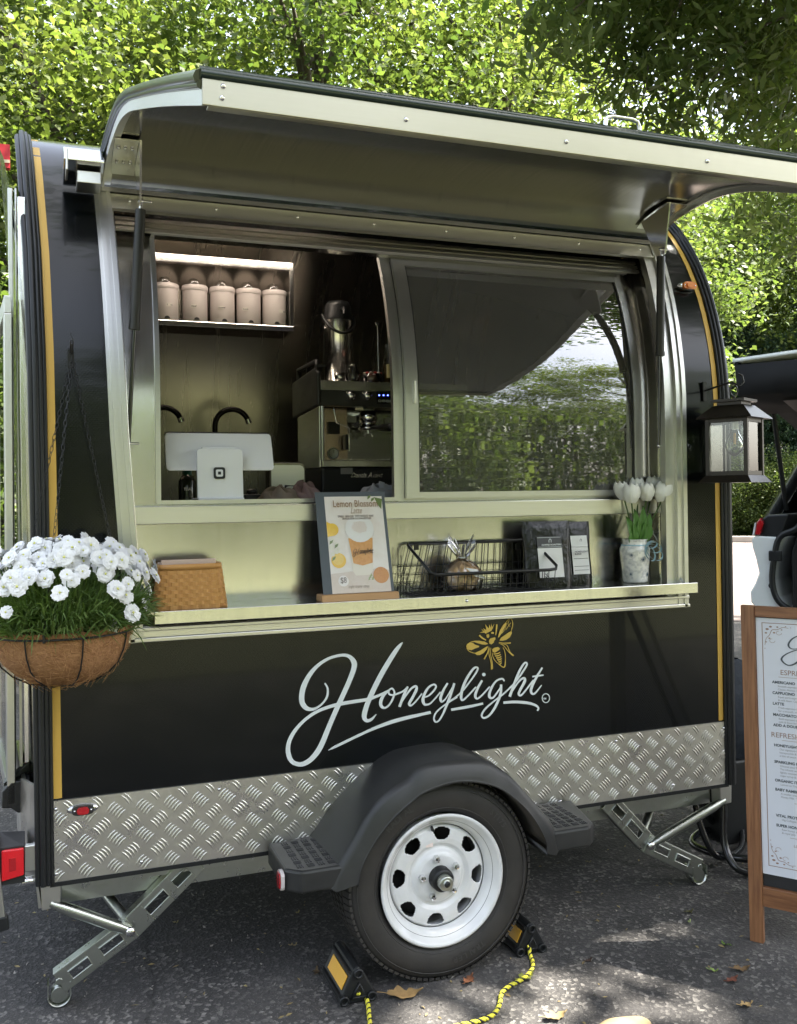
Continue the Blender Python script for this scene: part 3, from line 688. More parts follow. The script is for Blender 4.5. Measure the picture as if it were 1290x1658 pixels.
# ------------------------------------------------------------------ stabiliser legs
def channel(m_, a, b, w, d, slots=(), y0=0.0, th=.003):
    """flat-faced pressed channel in an x-z plane with rectangular windows; a,b = (x,z)"""
    a, b = Vector((a[0], 0, a[1])), Vector((b[0], 0, b[1])); t_ = (b-a); L_ = t_.length; t_.normalize(); nrm = Vector((-t_.z, 0, t_.x))
    def pt(s_, q, y): return a+t_*s_+nrm*q+Vector((0, y, 0))
    cuts = [0]+[c for sl in slots for c in sl]+[L_]; cuts.sort(); hw = w/2
    for i in range(len(cuts)-1):
        s0, s1 = cuts[i], cuts[i+1]; hole = i % 2 == 1
        spans = [(-hw, -hw*.42), (hw*.42, hw)] if hole else [(-hw, hw)]
        for q0, q1 in spans: m_.prism([pt(s0, q0, y0), pt(s1, q0, y0), pt(s1, q1, y0), pt(s0, q1, y0)], (0, th, 0))
        if hole:
            rim_ = [pt(s0, -hw*.42, y0-.002), pt(s1, -hw*.42, y0-.002), pt(s1, hw*.42, y0-.002), pt(s0, hw*.42, y0-.002)]
            m_.tube(rim_, .003, 6, True)
    for q in (-hw, hw): m_.prism([pt(0, q-.0015, y0+.0005), pt(L_, q-.0015, y0+.0005), pt(L_, q+.0015, y0+.0005), pt(0, q+.0015, y0+.0005)], (0, d, 0))
def stabiliser(top, knee, foot, brace, sgn, y0=.02):
    m_ = MB(); L1 = math.dist(top, knee); L2 = math.dist(knee, foot)
    channel(m_, top, knee, .066, .035, ((.03, .085), (.115, .185)) if L1 > .21 else ((.02, .07), (.10, .16)), y0)
    k2 = (knee[0]+(knee[0]-foot[0])*.04, knee[1]+(knee[1]-foot[1])*.04)
    channel(m_, k2, foot, .062, .035, ((.035, .10), (.135, .195)), y0-.0035)
    o = part(m_, 'stabiliser_leg', ZINC, bevel=.001)
    fx, fz = foot
    s2 = MB(); s2.lathe([(.030, 0), (.030, .045)], (fx, y0-.004, .034), 'Y', 18, True, -PI, 0.0)
    s2.box((fx-.029, y0+.018, .05), (.003, .045, .034)); s2.box((fx+.029, y0+.018, .05), (.003, .045, .034))
    s2.cyl((fx, y0-.006, fz+.006), (fx, y0+.045, fz+.006), .008); s2.cyl((fx, y0+.002, .034), (fx, y0+.038, .034), .021); s2.build('foot_roller', ZINC, o, solid=.002)
    b1 = MB(); kb_ = Vector((knee[0], y0-.008, knee[1])); be = Vector((brace[0], y0-.01, brace[1]))
    b1.tube([be, be.lerp(kb_, .15), be.lerp(kb_, .3), be.lerp(kb_, .8), kb_], [.010, .016, .0165, .0165, .012], 12); b1.build('brace', ZINC, o)
    b2 = MB(); be2 = Vector((brace[0]+sgn*.07, y0+.25, brace[1]+.03)); b2.tube([be2, Vector((knee[0], y0+.05, knee[1]))], .015, 12); b2.build('brace', ZINC, o)
    b3 = MB(); b3.cyl(kb_+Vector((0, -.014, 0)), kb_+Vector((0, .06, 0)), .008, n=6); b3.lathe([(.0001, -.006), (.012, -.005), (.014, 0)], kb_+Vector((0, -.009, 0)), 'Y', 12); b3.build('pivot_bolt', CHROME, o)
    c_ = MB(); c_.prism([(brace[0]-.025, y0-.016, brace[1]+.055), (brace[0]+.028, y0-.016, brace[1]+.055), (brace[0]+.026, y0-.016, brace[1]-.012), (brace[0]-.022, y0-.016, brace[1]-.016)], (0, .05, 0)); c_.build('corner_bracket', ALUH, o, bevel=.003)
stabiliser((.40, .345), (.211, .182), (.022, .068), (.0, .295), 1); stabiliser((1.795, .345), (1.955, .175), (2.168, .060), (2.275, .292), -1)

# ------------------------------------------------------------------ things on the left end: door, brackets, lamp
for nm_, u0_, u1_, yy_, v0_, v1_, mt_ in (('door_frame_bar', 12, 20, .20, 304, 1245, ALU), ('door_frame_bar', 23.5, 27, .16, 304, 1240, ALU), ('door_frame_panel', 28, 41, .12, 318, 1235, STEEL)):
    a, b = ony(u0_, v0_, yy_), ony(u1_+3, v1_, yy_); MB().prism([(a.x, yy_, a.z), (ony(u1_, v0_, yy_).x, yy_, a.z), (ony(u1_+6, v1_, yy_).x, yy_, b.z), (ony(u0_+12, v1_, yy_).x, yy_, b.z)], (-.0, .03, 0)).build(nm_, mt_, T, bevel=.002)
dr = MB(); Xd = lambda y: lin(y, [.08, .75], [-.088, -.150])
def dslab(m_, y0, y1, z0, z1, th=.02, dx=0.0):
    m_.prism([(Xd(y0)+dx, y0, z0), (Xd(y1)+dx, y1, z0), (Xd(y1)+dx, y1, z1), (Xd(y0)+dx, y0, z1)], (-th, 0, 0))
dslab(dr, .10, .75, .55, .60); dslab(dr, .10, .75, 1.93, 1.98); dslab(dr, .10, .16, .60, 1.93); dslab(dr, .69, .75, .60, 1.93); dslab(dr, .16, .69, 1.12, 1.17)
door = part(dr, 'door', ALU, bevel=.002)
m_ = MB(); dslab(m_, .161, .689, .601, 1.119, .006, -.006); m_.build('door_panel', STEELP, door)
m_ = MB(); dslab(m_, .161, .689, 1.171, 1.929, .004, -.008); m_.build('door_window', GLASS, door)
m_ = MB(); dslab(m_, .165, .185, .60, 1.93, .012, .006); m_.build('door_gasket', RUBBER, door)
m_ = MB(); m_.box((Xd(.55)-.05, .55, 1.05), (.06, .05, .03)); m_.box((Xd(.6)-.05, .6, .86), (.06, .05, .05)); m_.build('door_handle', ALUH, door, bevel=.004)
m_ = MB(); m_.box((Xd(.6)-.09, .6, .86), (.03, .05, .08)); m_.build('door_stop', RUBBER, door, bevel=.004)
m_ = MB(); m_.box((-.047, .012, .427), (.034, .02, .072)); lb = part(m_, 'lamp_bracket', ALU, bevel=.003)
tl = thing('tail_lamp_bar', 'square red tail lamp on a dark bar at the left end of the trailer', 'tail light', (-.12, .0, .37))
a = ony(45, 1370, .02)
MB().prism([(-.128, .01, .462), (-.064, .01, .462), (-.064, .06, .485), (-.128, .06, .49)], (0, 0, -.10)).build('lamp_housing', BLKP, tl)
q = [(-.122, .000, .458), (-.066, .000, .458), (-.066, .000, .385), (-.122, .000, .375)]
MB().prism(q, (0, .010, 0)).build('reflector', REDB, tl, bevel=.003)
MB().prism([(-.103, -.002, .435), (-.086, -.002, .435), (-.086, -.002, .402), (-.103, -.002, .400)], (0, .002, 0)).build('reflector_centre', RED, tl)
MB().prism([(-.20, .0, .500), (-.128, .0, .500), (-.128, .0, .352), (-.20, .0, .340)], (0, .05, 0)).build('side_lens', RED, tl, bevel=.004)
m_ = MB(); m_.cyl((-.068, .03, .357), (-.04, .03, .357), .011, n=14); m_.cyl((-.072, .03, .357), (-.062, .03, .357), .014, n=14); part(m_, 'frame_bolt', CHROME)
m_ = MB(); m_.prism([(-.036, -.002, .352), (-.03, -.002, .352), (-.022, -.002, .29), (-.03, -.002, .29)], (0, .4, 0)); part(m_, 'end_sill', ALU)
# diamond plate strip low on the end wall with a wire chain hanging over it
m_ = MB(); m_.prism([(-.072, .10, .36), (-.072, .10, .62), (-.10, .55, .62), (-.10, .55, .36)], (.01, 0, 0)); m_.prism([(-.036, .0, .36), (-.036, .0, .62), (-.076, .10, .62), (-.076, .10, .36)], (.01, 0, 0)); part(m_, 'end_kick_plate', CHECK)
# cover box with print at the left edge
cb = thing('hitch_lock_box', 'small black box with white print beside a grey flap, left of the trailer', 'lock box', (-.16, .3, .45))
a = ony(5, 1282, .1); b = ony(48, 1312, .1)
MB().prism([(a.x-.002, .1, a.z), (a.x+.02, .1, a.z+.024), (b.x, .1, a.z+.028), (b.x, .1, b.z-.002), (b.x-.03, .1, b.z-.004), (a.x+.02, .1, b.z+.012), (a.x-.004, .1, b.z+.014)], (0, .06, 0)).build('box_body', RUBBER, cb, bevel=.003)
a2 = ony(6, 1270, .12); MB().prism([(a2.x, .13, a2.z), (b.x, .13, a2.z+.05), (b.x, .16, a2.z+.02), (a2.x, .16, a2.z-.035)], (0, .05, 0)).build('flap', mat('grey_flap', (.10, .11, .095), .5), cb)
t_ = text_mesh('FIER', .016, ony(41, 1308, .098), (0, 0, 1), (-1, 0, 0), .0004); t_.build('box_print', VINYL, cb)
leg = thing('stand_leg', 'grey metal leg with a black rubber foot at the lower left picture edge', 'stand', (-.16, -.15, 0))
a = ony(-2, 1440, -.1); b = ony(10, 1497, -.1)
MB().prism([(a.x-.025, -.1, a.z+.1), (a.x-.004, -.1, a.z+.1), (b.x-.002, -.1, b.z+.015), (b.x-.030, -.1, b.z+.006)], (0, .02, 0)).build('leg_tube', ALU, leg, bevel=.003)
MB().prism([(b.x-.034, -.104, b.z+.018), (b.x+.002, -.104, b.z+.022), (b.x+.008, -.104, b.z-.012), (b.x-.03, -.104, b.z-.02)], (0, .03, 0)).build('rubber_foot', RUBBER, leg, bevel=.003)
leg.location.z = 0

# ------------------------------------------------------------------ lettering and emblem on the panel
def lp(ox, oy, s): return lambda u, v: ony(ox+u/s, oy+v/s, -.0035)
lt = MB()
A = lp(450, 1030, 5.609)
stroke(lt, [(425,425,7),(450,475,9),(447,540,10),(420,590,9),(375,635,9),(320,662,13),(262,655,20),(222,610,24),(215,540,24),(235,450,24),(290,345,20),(370,258,15),(470,198,13),(580,172,13),(648,185,17),(688,235,24),(688,290,23),(655,385,22),(600,510,22),(540,640,22),(470,800,22),(400,970,24),(345,1065,24),(275,1135,22),(200,1163,20),(130,1140,20),(97,1080,22),(90,1010,20),(110,930,18),(165,840,16),(250,752,14),(350,685,14),(450,644,15),(560,615,16),(690,592,16),(800,575,15),(880,550,13),(945,522,11),(1000,492,9)], A)
stroke(lt, [(1132,56,4),(1105,85,14),(1060,145,20),(1000,240,22),(930,360,23),(860,500,23),(812,610,22),(785,700,23),(785,745,20),(810,767,15),(850,752,12),(892,708,3)], A)
stroke(lt, [(456,1036,2),(500,1012,10),(560,983,12),(700,915,12),(850,847,12),(1000,792,13),(1150,748,13),(1290,712,14)], A)
B = lp(580, 1060, 8.0625)
stroke(lt, [(395,465,14),(330,525,20),(292,610,22),(300,672,20),(345,692,14),(400,655,12),(448,575,13),(470,490,12),(440,442,12),(400,462,12),(398,508,12),(445,525,12),(520,503,12),(590,470,12),(640,425,12)], B)
stroke(lt, [(645,415,14),(600,510,17),(535,680,18)], B); stroke(lt, [(545,650,9),(620,530,12),(690,440,13),(745,412,16),(757,450,18),(710,550,18),(663,635,18),(688,660,13),(750,605,10),(830,505,9)], B)
stroke(lt, [(850,560,8),(920,530,11),(990,460,13),(1012,412,12),(980,388,12),(910,430,14),(858,520,18),(842,600,20),(868,648,16),(930,638,11),(1000,570,10),(1070,485,9)], B)
stroke(lt, [(1163,370,12),(1110,460,16),(1072,560,18),(1085,612,14),(1135,575,9),(1200,470,9),(1245,390,9)], B)
stroke(lt, [(1253,372,15),(1205,520,17),(1152,660,16),(1100,780,13),(1050,860,11),(1005,875,12),(986,830,12),(1010,760,11),(1080,690,10),(1180,620,10),(1290,552,10)], B)
stroke(lt, [(170,970,15),(400,882,18),(600,825,19),(800,783,19),(945,752,19)], B)
C = lp(680, 1060, 5.8636)
stroke(lt, [(270,448,8),(340,400,8),(405,340,8),(475,250,8),(530,170,9),(546,126,9),(510,128,10),(450,210,12),(405,310,13),(388,395,13),(402,430,10),(450,392,8),(530,305,8)], C)
stroke(lt, [(588,243,10),(545,320,12),(522,390,13),(542,416,9),(590,380,8),(660,302,7)], C)
stroke(lt, [(800,250,7),(775,228,9),(715,255,9),(665,340,12),(657,398,13),(690,408,9),(740,345,8),(770,300,8)], C)
stroke(lt, [(768,282,11),(762,370,12),(720,480,12),(660,570,10),(605,600,9),(584,570,9),(620,510,9),(700,440,8),(800,362,8),(900,262,8),(970,165,9),(1012,92,9),(990,78,9),(945,145,11),(895,265,12),(848,398,13)], C)
stroke(lt, [(862,365,6),(930,260,8),(980,222,11),(992,250,13),(950,330,12),(935,372,12),(960,382,9),(1020,312,8),(1075,238,7)], C)
stroke(lt, [(1158,122,8),(1105,210,11),(1060,300,13),(1052,355,12),(1085,368,9),(1152,288,5)], C); stroke(lt, [(1063,207,8),(1170,193,7)], C)
stroke(lt, [(295,522,12),(450,495,13),(598,463,10)], C); stroke(lt, [(790,455,12),(900,448,13),(1020,458,13),(1095,480,11),(1122,508,9),(1112,532,8)], C)
for cx_, cy_, r_ in ((605, 188, 17),): lt.face([C(cx_+r_*math.cos(2*PI*k/18), cy_-r_*math.sin(2*PI*k/18)) for k in range(18)])
stroke(lt, [(1193+35*math.cos(2*PI*k/16), 412+42*math.sin(2*PI*k/16), 4) for k in range(17)], C, n=3)
t_ = text_mesh('TM', .0085, C(1168, 428), (1, 0, 0), (0, 0, 1), .0003); lt.add(t_.v, t_.f)
part(lt, 'lettering', VINYL)
bee = MB(); D = lp(740, 990, 11.727); D2 = lambda u, v: ony(740+u/11.727, 990+v/11.727, -.0041)
def poly(mb, pts, pl=D): mb.face([pl(*p) for p in pts][::-1])
poly(bee, [(770,500),(785,430),(815,350),(860,270),(925,200),(940,230),(905,300),(850,400),(800,480)])
poly(bee, [(800,550),(830,500),(900,450),(970,400),(1030,370),(1040,410),(1000,490),(930,540),(860,555)])
stroke(bee, [(930,195,6),(1000,135,7),(1042,170,7),(1052,260,7),(1025,365,6)], D); stroke(bee, [(990,170,4),(960,230,5),(1000,290,4)], D); stroke(bee, [(1020,210,4),(960,290,5),(920,350,4)], D); stroke(bee, [(840,420,5),(900,340,5),(930,250,4)], D)
poly(bee, [(170,660),(185,620),(240,585),(300,600),(340,630),(420,655),(410,680),(350,700),(310,715),(270,735),(215,725),(185,700)])
poly(bee, [(590,612),(520,572),(420,555),(330,556),(230,585),(330,580),(400,605),(470,625),(540,632)])
poly(bee, [(330,790),(380,765),(440,740),(500,700),(560,665),(590,660),(560,720),(500,790),(430,828),(370,825)])
stroke(bee, [(175,690,6),(220,750,6),(300,785,6),(345,790,5)], D)
poly(bee, [(600,560),(625,515),(680,495),(722,490),(728,525),(700,560),(695,590),(650,625),(612,610)])
poly(bee, [(555,440),(600,430),(612,470),(590,505),(560,490)]); poly(bee, [(640,395),(680,385),(705,405),(690,425),(650,425)])
poly(bee, [(520,400),(425,400),(490,380),(455,330),(520,370),(490,315),(555,355),(530,240),(600,325),(605,240),(640,320),(645,225),(665,300),(705,225),(680,310),(650,365),(590,395),(540,425)])
stroke(bee, [(415,450,16),(470,500,15),(545,545,10)], D, n=4); stroke(bee, [(752,245,16),(745,340,14),(730,450,8)], D, n=4)
poly(bee, [(665,715),(700,690),(775,672),(815,705),(790,735),(715,785),(672,768)])
for k in range(6):
    y_ = 805+k*38; x0_ = 690+k*22; x1_ = 815+k*15-k*k*2; stroke(bee, [(x0_,y_,11),((x0_+x1_)/2,y_-2,12),(x1_,y_-28,9)], D, n=3)
stroke(bee, [(660,780,5),(690,890,6),(770,985,6),(890,1055,12),(912,900,6),(900,760,6),(865,680,6)], D)
for pl_ in ([(600,670,5),(575,780,9),(510,905,14)], [(622,690,5),(600,790,6),(640,960,8),(655,1100,14)], [(640,690,4),(632,800,5),(665,980,8),(668,1090,8)], [(790,585,7),(900,600,7),(1015,598,14)], [(830,610,6),(940,640,6),(1000,770,9),(1070,840,14)], [(790,600,6),(880,650,6),(980,770,7),(1050,835,8)]): stroke(bee, pl_, D, n=4)
part(bee, 'emblem', GOLDV2)
# ------------------------------------------------------------------ inside the trailer
def rbox(mb, a, b): return mb.bb(a, b)
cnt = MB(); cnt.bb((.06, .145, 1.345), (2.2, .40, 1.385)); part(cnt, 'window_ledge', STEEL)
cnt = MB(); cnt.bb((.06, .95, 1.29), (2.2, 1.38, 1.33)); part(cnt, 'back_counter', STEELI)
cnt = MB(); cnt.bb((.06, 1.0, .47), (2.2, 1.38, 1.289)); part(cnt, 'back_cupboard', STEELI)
# wall cabinet with open front
CY0, CY1 = 1.12, 1.33
x0 = ony(243, 402, CY0).x-.03; x1 = ony(475, 420, CY0).x; zt = ony(474, 421, CY0).z; zb_ = ony(475, 537, CY0).z
cb_ = thing('wall_cabinet', 'open fronted stainless wall cabinet holding the row of canisters', 'cabinet', ((x0+x1)/2, 1.22, zb_))
for nm, a, b in (('cabinet_top', (x0, CY0, zt-.046), (x1, CY1, zt)), ('cabinet_shelf', (x0, CY0, zb_), (x1, CY1, zb_+.022)), ('cabinet_side', (x1-.018, CY0+.001, zb_+.0225), (x1, CY1, zt-.0465)), ('cabinet_side', (x0, CY0+.001, zb_+.0225), (x0+.018, CY1, zt-.0465)), ('cabinet_back', (x0+.0185, CY1-.01, zb_+.0225), (x1-.0185, CY1-.001, zt-.0465))):
    MB().bb(a, b).build(nm, STEEL if nm != 'cabinet_back' else mat('cabinet_back_steel', (.10, .095, .09), .6, 1), cb_, bevel=.002)
CAN = mat('canister_enamel', (.72, .65, .63), .42, var=((9, 9, 9), .5, (.66, .60, .58)))
words = ['Brown', 'Decaf', 'Summer', 'Cocoa', 'Espresso']; desc = ['first from the left', 'second from the left', 'third and middle one', 'fourth from the left', 'last, at the right end']
for i, (u, vt, vb, lx) in enumerate(((269, 460, 518, 5), (317, 463, 522, -8), (362, 467, 525, -10), (405, 470, 528, -16), (447, 473, 531, 12))):
    yc = 1.185; c = ony(u, vb, yc-.05); c = Vector((c.x+.004, yc, zb_+.0225)); h = .138; r = .051
    cn = thing('canister', f'pale pink lidded storage canister labelled {words[i]}, {desc[i]} in the cabinet row', 'canister', c, 'canisters in the wall cabinet')
    MB().lathe([(.0001, 0), (r-.003, 0), (r, .003), (r, h)], c, n=36).build('canister_body', CAN, cn)
    MB().lathe([(r+.002, h-.004), (r+.003, h-.002), (r+.003, h+.014), (r, h+.018), (.0001, h+.020)], c, n=36).build('lid', CAN, cn)
    MB().tube([c+Vector((.019*math.cos(a), 0, h+.018+.021*math.sin(a))) for a in [PI*k/12 for k in range(13)]], .0022, 8).build('handle', CHROME, cn)
    MB().lathe([(r+.0012, .058), (r+.0012, .072)], c, n=6, a0=-PI/2+lx*.03-.22, a1=-PI/2+lx*.03+.22).build('paper_label', mat('paper', (.7, .66, .6), .7), cn)
    aa = -PI/2+lx*.03
    text_mesh(words[i], .0085, c+Vector((math.cos(aa)*(r+.002)-.009, math.sin(aa)*(r+.0022), .0615)), (-math.sin(aa), math.cos(aa), 0), (0, 0, 1), .0002).build('label_text', BLK, cn)
    MB().lathe([(.0001, -.002), (.011, 0)], c+Vector((.0, -r-.001, .008)), 'Y', 12, True, 0, PI).build('scoop_hole', BLK, cn)
# warm strip lamp above the cabinet (added out of view, inferred from the warm glow on the rim)
st_ = MB(); st_.bb((x0+.02, .86, 2.47), (x1+.1, .885, 2.478)); part(st_, 'strip_lamp', mat('warm_strip', (1, .8, .6), .5, emis=((1, .85, .70), 10)))
# taps
TAPM = mat('tap_black', (.02, .019, .018), .25, 1)
for i, (u, vt, vb, hand) in enumerate(((390, 663, 700, 1), (273, 660, 700, 1))):
    c = ony(348 if i == 0 else 236, 700, 1.15); c.z = 1.33; r = .072; zt_ = ony(u, vt, 1.15).z-r
    tp_ = thing('kitchen_tap', ['curved black swan neck tap behind the white tablet, all of its arc in view', 'curved black tap at the left edge of the opening, half hidden by the frame'][i], 'tap', c, 'black taps on the back counter')
    MB().tube([(c.x, c.y, 1.33), (c.x, c.y, zt_)]+[(c.x+r-r*math.cos(a), c.y-.0*a, zt_+r*math.sin(a)) for a in [PI*k/14 for k in range(1, 13)]], .0115, 12).build('spout', TAPM, tp_)
    MB().lathe([(.026, 0), (.026, .012), (.016, .02), (.014, .05)], c, n=20).build('tap_base', TAPM, tp_)
    e_ = Vector((c.x+r-r*math.cos(PI*12/14), c.y, zt_+r*math.sin(PI*12/14))); MB().cyl(e_, e_+Vector((.006, 0, -.018)), .0125, n=14).build('nozzle', CHROME, tp_)
# white register tablet
RW_ = mat('register_white', (.80, .80, .81), .16, coat=.6)
rg = thing('point_of_sale_tablet', 'white point of sale tablet on a white stand, its back turned to the window', 'tablet', (.55, .25, 1.388))
def rrect(cx, cz, w, h, r, y, n=5, top=0):
    q = []
    for sx_, sz_, a0 in ((1, 1, 0), (-1, 1, PI/2), (-1, -1, PI), (1, -1, 1.5*PI)):
        for k in range(n+1):
            a = a0+PI/2*k/n; q.append((cx+sx_*(w/2-r)+r*math.cos(a), y, cz+sz_*(h/2-r)+r*math.sin(a)))
    return q
def rslab(mb, cx, cz, w, h, r, y0, y1, lean=0.0):
    q = rrect(cx, cz, w, h, r, y0); q = [Vector((x, y+(z-cz)*lean, z)) for x, y, z in q]
    return mb.prism(q[::-1], (0, y1-y0, 0))
a = ony(267, 700, .22); b = ony(441, 762, .22); TX = (a.x+b.x)/2; TZ = (a.z+b.z)/2; TWd = b.x-a.x; TH = a.z-b.z
rslab(MB(), TX, TZ, TWd, TH, .012, .215, .228, .38).build('tablet_back', RW_, rg, bevel=.003)
rslab(MB(), TX+.001, TZ+.003, TWd+.001, TH+.003, .013, .2285, .235, .38).build('tablet_screen', RUBBER, rg)
a = ony(318, 726, .18); b = ony(393, 810, .18); SX = (a.x+b.x)/2; sw = b.x-a.x
m_ = MB(); rslab(m_, SX, (a.z+1.388)/2, sw, a.z-1.388, .012, .170, .182, .06); m_.build('stand', RW_, rg, bevel=.003)
rslab(MB(), SX, a.z+.001, sw*.75, .006, .002, .182, .20).build('stand_hinge', RW_, rg)
MB().bb((SX-sw/2, .150, 1.3865), (SX+sw/2, .32, 1.402)).build('stand_foot', RW_, rg, bevel=.004)
LG = mat('logo_black', (.015, .016, .018), .4); lc = ony(355, 766, .1685)
for w_, yy, mt in ((.036, -.0006, LG), (.022, -.0014, RW_), (.0095, -.0022, LG)):
    rslab(MB(), lc.x, lc.z, w_, w_, w_*.2, .1665+yy, .1671+yy, .06).build('square_mark', mt, rg)
text_mesh(' ', .01, lc, (1, 0, 0), (0, 0, 1))
# bottle, cloths, toaster shaped board
bt = thing('green_bottle', 'dark green capped bottle standing behind the left of the tablet stand', 'bottle', ony(303, 808, .36))
c = Vector(bt.location); c.z = 1.386; bt.location = c
MB().lathe([(.0001, 0), (.026, 0), (.028, .01), (.028, .07), (.020, .085), (.013, .092)], c, n=24).build('bottle_body', mat('bottle_green', (.03, .035, .025), .15, coat=.5), bt)
MB().lathe([(.015, .090), (.015, .108), (.0001, .110)], c, n=20).build('bottle_cap', mat('cap_green', (.01, .10, .06), .4), bt)
text_mesh('TEA', .014, c+Vector((-.016, -.030, .04)), (1, 0, 0), (0, 0, 1), .0004).build('bottle_label', mat('label_cream', (.5, .47, .4), .6), bt)
def cloth(name, label, cx, cy, cz, rx, ry, h, seed, material, group=None, cat='cloth'):
    g = np.random.default_rng(seed); ph = g.uniform(0, 6, 8); rows = []
    for i in range(19):
        t_ = i/18*PI/2; row = []
        for k in range(49):
            a = 2*PI*k/48; w_ = 1+.10*math.sin(3*a+ph[0])+.07*math.sin(5*a+ph[1]+t_*3)+.04*math.sin(11*a+ph[2]+t_*4)
            rr = math.cos(t_)**.8*w_; hh = h*math.sin(t_)*(1+.22*math.sin(4*a+ph[3]+t_*5)+.16*math.sin(7*a*.999+ph[4]*t_*2)+.10*math.sin(13*a*1.0+ph[5]+9*t_))
            if k == 48: row.append(row[0])
            else: row.append(Vector((cx+rx*rr*math.cos(a), cy+ry*rr*math.sin(a), cz+max(.001, hh))))
        rows.append(row)
    return MB().grid(rows).build(name, material, None, label=label, cat=cat, group=group)
CLB = mat('beige_cloth', (.20, .16, .12), .95, bump=((400, 400, 400), .3, .001)); CLP = mat('dusty_pink_cloth', (.20, .13, .12), .95, bump=((400, 400, 400), .3, .001)); CLG = mat('grey_cloth', (.26, .27, .27), .95, bump=((400, 400, 400), .3, .001))
def CG(u, v, y): return ony(u, v, y)
p_ = CG(452, 805, .30); cloth('bar_cloth', 'crumpled beige cloth lying just right of the white tablet', p_.x, .30, 1.386, .07, .06, .04, 3, CLB, 'cloths lying inside the hatch')
p_ = CG(492, 805, .33); cloth('bar_cloth', 'crumpled dusty pink cloth between beige cloth and the menu board', p_.x, .33, 1.386, .06, .06, .05, 5, CLP, 'cloths lying inside the hatch')
p_ = CG(615, 805, .33); cloth('bar_cloth', 'soft grey folded cloth in front of the coffee machine foot', p_.x, .34, 1.386, .085, .06, .045, 8, CLG, 'cloths lying inside the hatch')
p_ = CG(465, 765, .55); kt = thing('knock_box', 'grey rounded steel box standing behind the beige cloth', 'box', (p_.x, .6, 1.36))
a = ony(436, 748, .55); b = ony(495, 808, .55)
m_ = MB(); rslab(m_, (a.x+b.x)/2, (a.z+1.36)/2, b.x-a.x, a.z-1.36, .02, .55, .62); m_.build('box_shell', STEELI, kt, bevel=.004)
m_ = MB(); rslab(m_, (a.x+b.x)/2, (a.z+1.36)/2, (b.x-a.x)*.9, (a.z-1.36)*.86, .018, .545, .5495); m_.build('box_front', ALU, kt)
m_ = MB(); m_.tube([((a.x+b.x)/2-.02, .53, 1.40), ((a.x+b.x)/2-.02, .50, 1.44), ((a.x+b.x)/2+.02, .50, 1.44), ((a.x+b.x)/2+.02, .53, 1.40)], .005, 8); m_.build('box_handle', BLK, kt)
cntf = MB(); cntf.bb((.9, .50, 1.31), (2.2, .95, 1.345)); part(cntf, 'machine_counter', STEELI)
# black caddy
p_ = ony(405, 795, .36)
kc = thing('black_caddy', 'small shiny black tray beside the right edge of the tablet stand', 'tray', (p_.x+.005, .38, 1.386))
MB().bb((p_.x-.02, .36, 1.386), (p_.x+.04, .42, 1.412)).build('tray_body', BLKP, kc, bevel=.006); MB().sphere((p_.x+.01, .385, 1.42), .016, 12, 8, (1.2, 1, .7)).build('tray_contents', BLK, kc)

# espresso machine
YF = .72
def M3(u, v, y=YF): return ony(u, v, y)
em = thing('espresso_machine', 'black and steel espresso machine with its control panel and group head facing the window', 'espresso machine', (1.35, .9, 1.345))
xl = M3(520, 700).x; xr = xl+.62; zt_ = M3(540, 616).z; z1 = M3(540, 632).z; z2 = M3(540, 657).z; z3 = M3(540, 745).z; z4 = M3(540, 757).z; z5 = 1.37; YB = 1.02
MB().bb((xl, YF, z1), (xr, YB, zt_)).build('top_tray', STEEL, em, bevel=.002)
MB().bb((xl-.002, YF-.004, z2), (xr, YF+.05, z1-.0005)).build('control_panel', BLKP, em, bevel=.002)
m_ = MB(); m_.prism([(xl-.018, YF-.012, z2), (xl-.018, YF-.012, zt_+.03), (xl-.018, YF+.04, zt_+.05), (xl-.018, YB+.08, zt_+.03), (xl-.018, YB+.08, z2-.02)], (.016, 0, 0)); m_.build('side_cover', BLKP, em, bevel=.006)
m_ = MB(); m_.bb((xl-.02, YF, zt_+.051), (xl+.02, YF+.012, zt_+.06)); m_.tube([(xl-.01, YF+.02, zt_+.03), (xl-.01, YF+.02, zt_+.075), (xl-.01, YB, zt_+.075), (xl-.01, YB, zt_+.03)], .008, 10); m_.build('cup_rail', BLKP, em)
MB().bb((xl, YF+.16, z4), (xr, YB, z2)).build('back_panel', STEELP, em)
MB().bb((xl-.008, YF+.0, z4), (xl, YB+.03, z2)).build('side_panel', STEEL, em, bevel=.002)
MB().bb((xl, YF-.005, z4), (xl+.012, YF+.16, z2)).build('corner_post', CHROME, em, bevel=.003)
MB().bb((xl+.013, YF+.10, z4+.001), (M3(562, 700, YF+.1).x, YF+.158, z2)).build('steam_panel', mat('rose_steel', (.62, .48, .38), .25, 1), em)
MB().bb((xl-.005, YF-.03, z4), (xr, YB, z3)).build('drip_tray', STEEL, em, bevel=.003)
m_ = MB()
for k in range(24): m_.bb((xl+.05+k*.022, YF-.02, z3), (xl+.062+k*.022, YF+.13, z3+.004))
m_.build('drip_grid', CHROME, em, kind='stuff')
MB().bb((xl-.01, YF-.035, z5), (xr, YB-.02, z4-.001)).build('lower_body', RUBBER, em, bevel=.01)
MB().cyl((xl+.05, YF, 1.345), (xl+.05, YF, 1.375), .018).build('foot', CHROME, em)
text_mesh('Dantis Avant', .026, (M3(568, 774, YF-.04).x, YF-.0362, M3(568, 773, YF-.04).z), (1, 0, 0), (0, 0, 1), .0004, width=.13, shear=.35).build('machine_script', CHROME, em)
MB().bb((M3(547, 758).x, YF-.0375, M3(547, 768).z), (M3(566, 758).x, YF-.0355, M3(547, 758).z)).build('plate_sticker', mat('sticker_grey', (.30, .28, .25), .4), em)
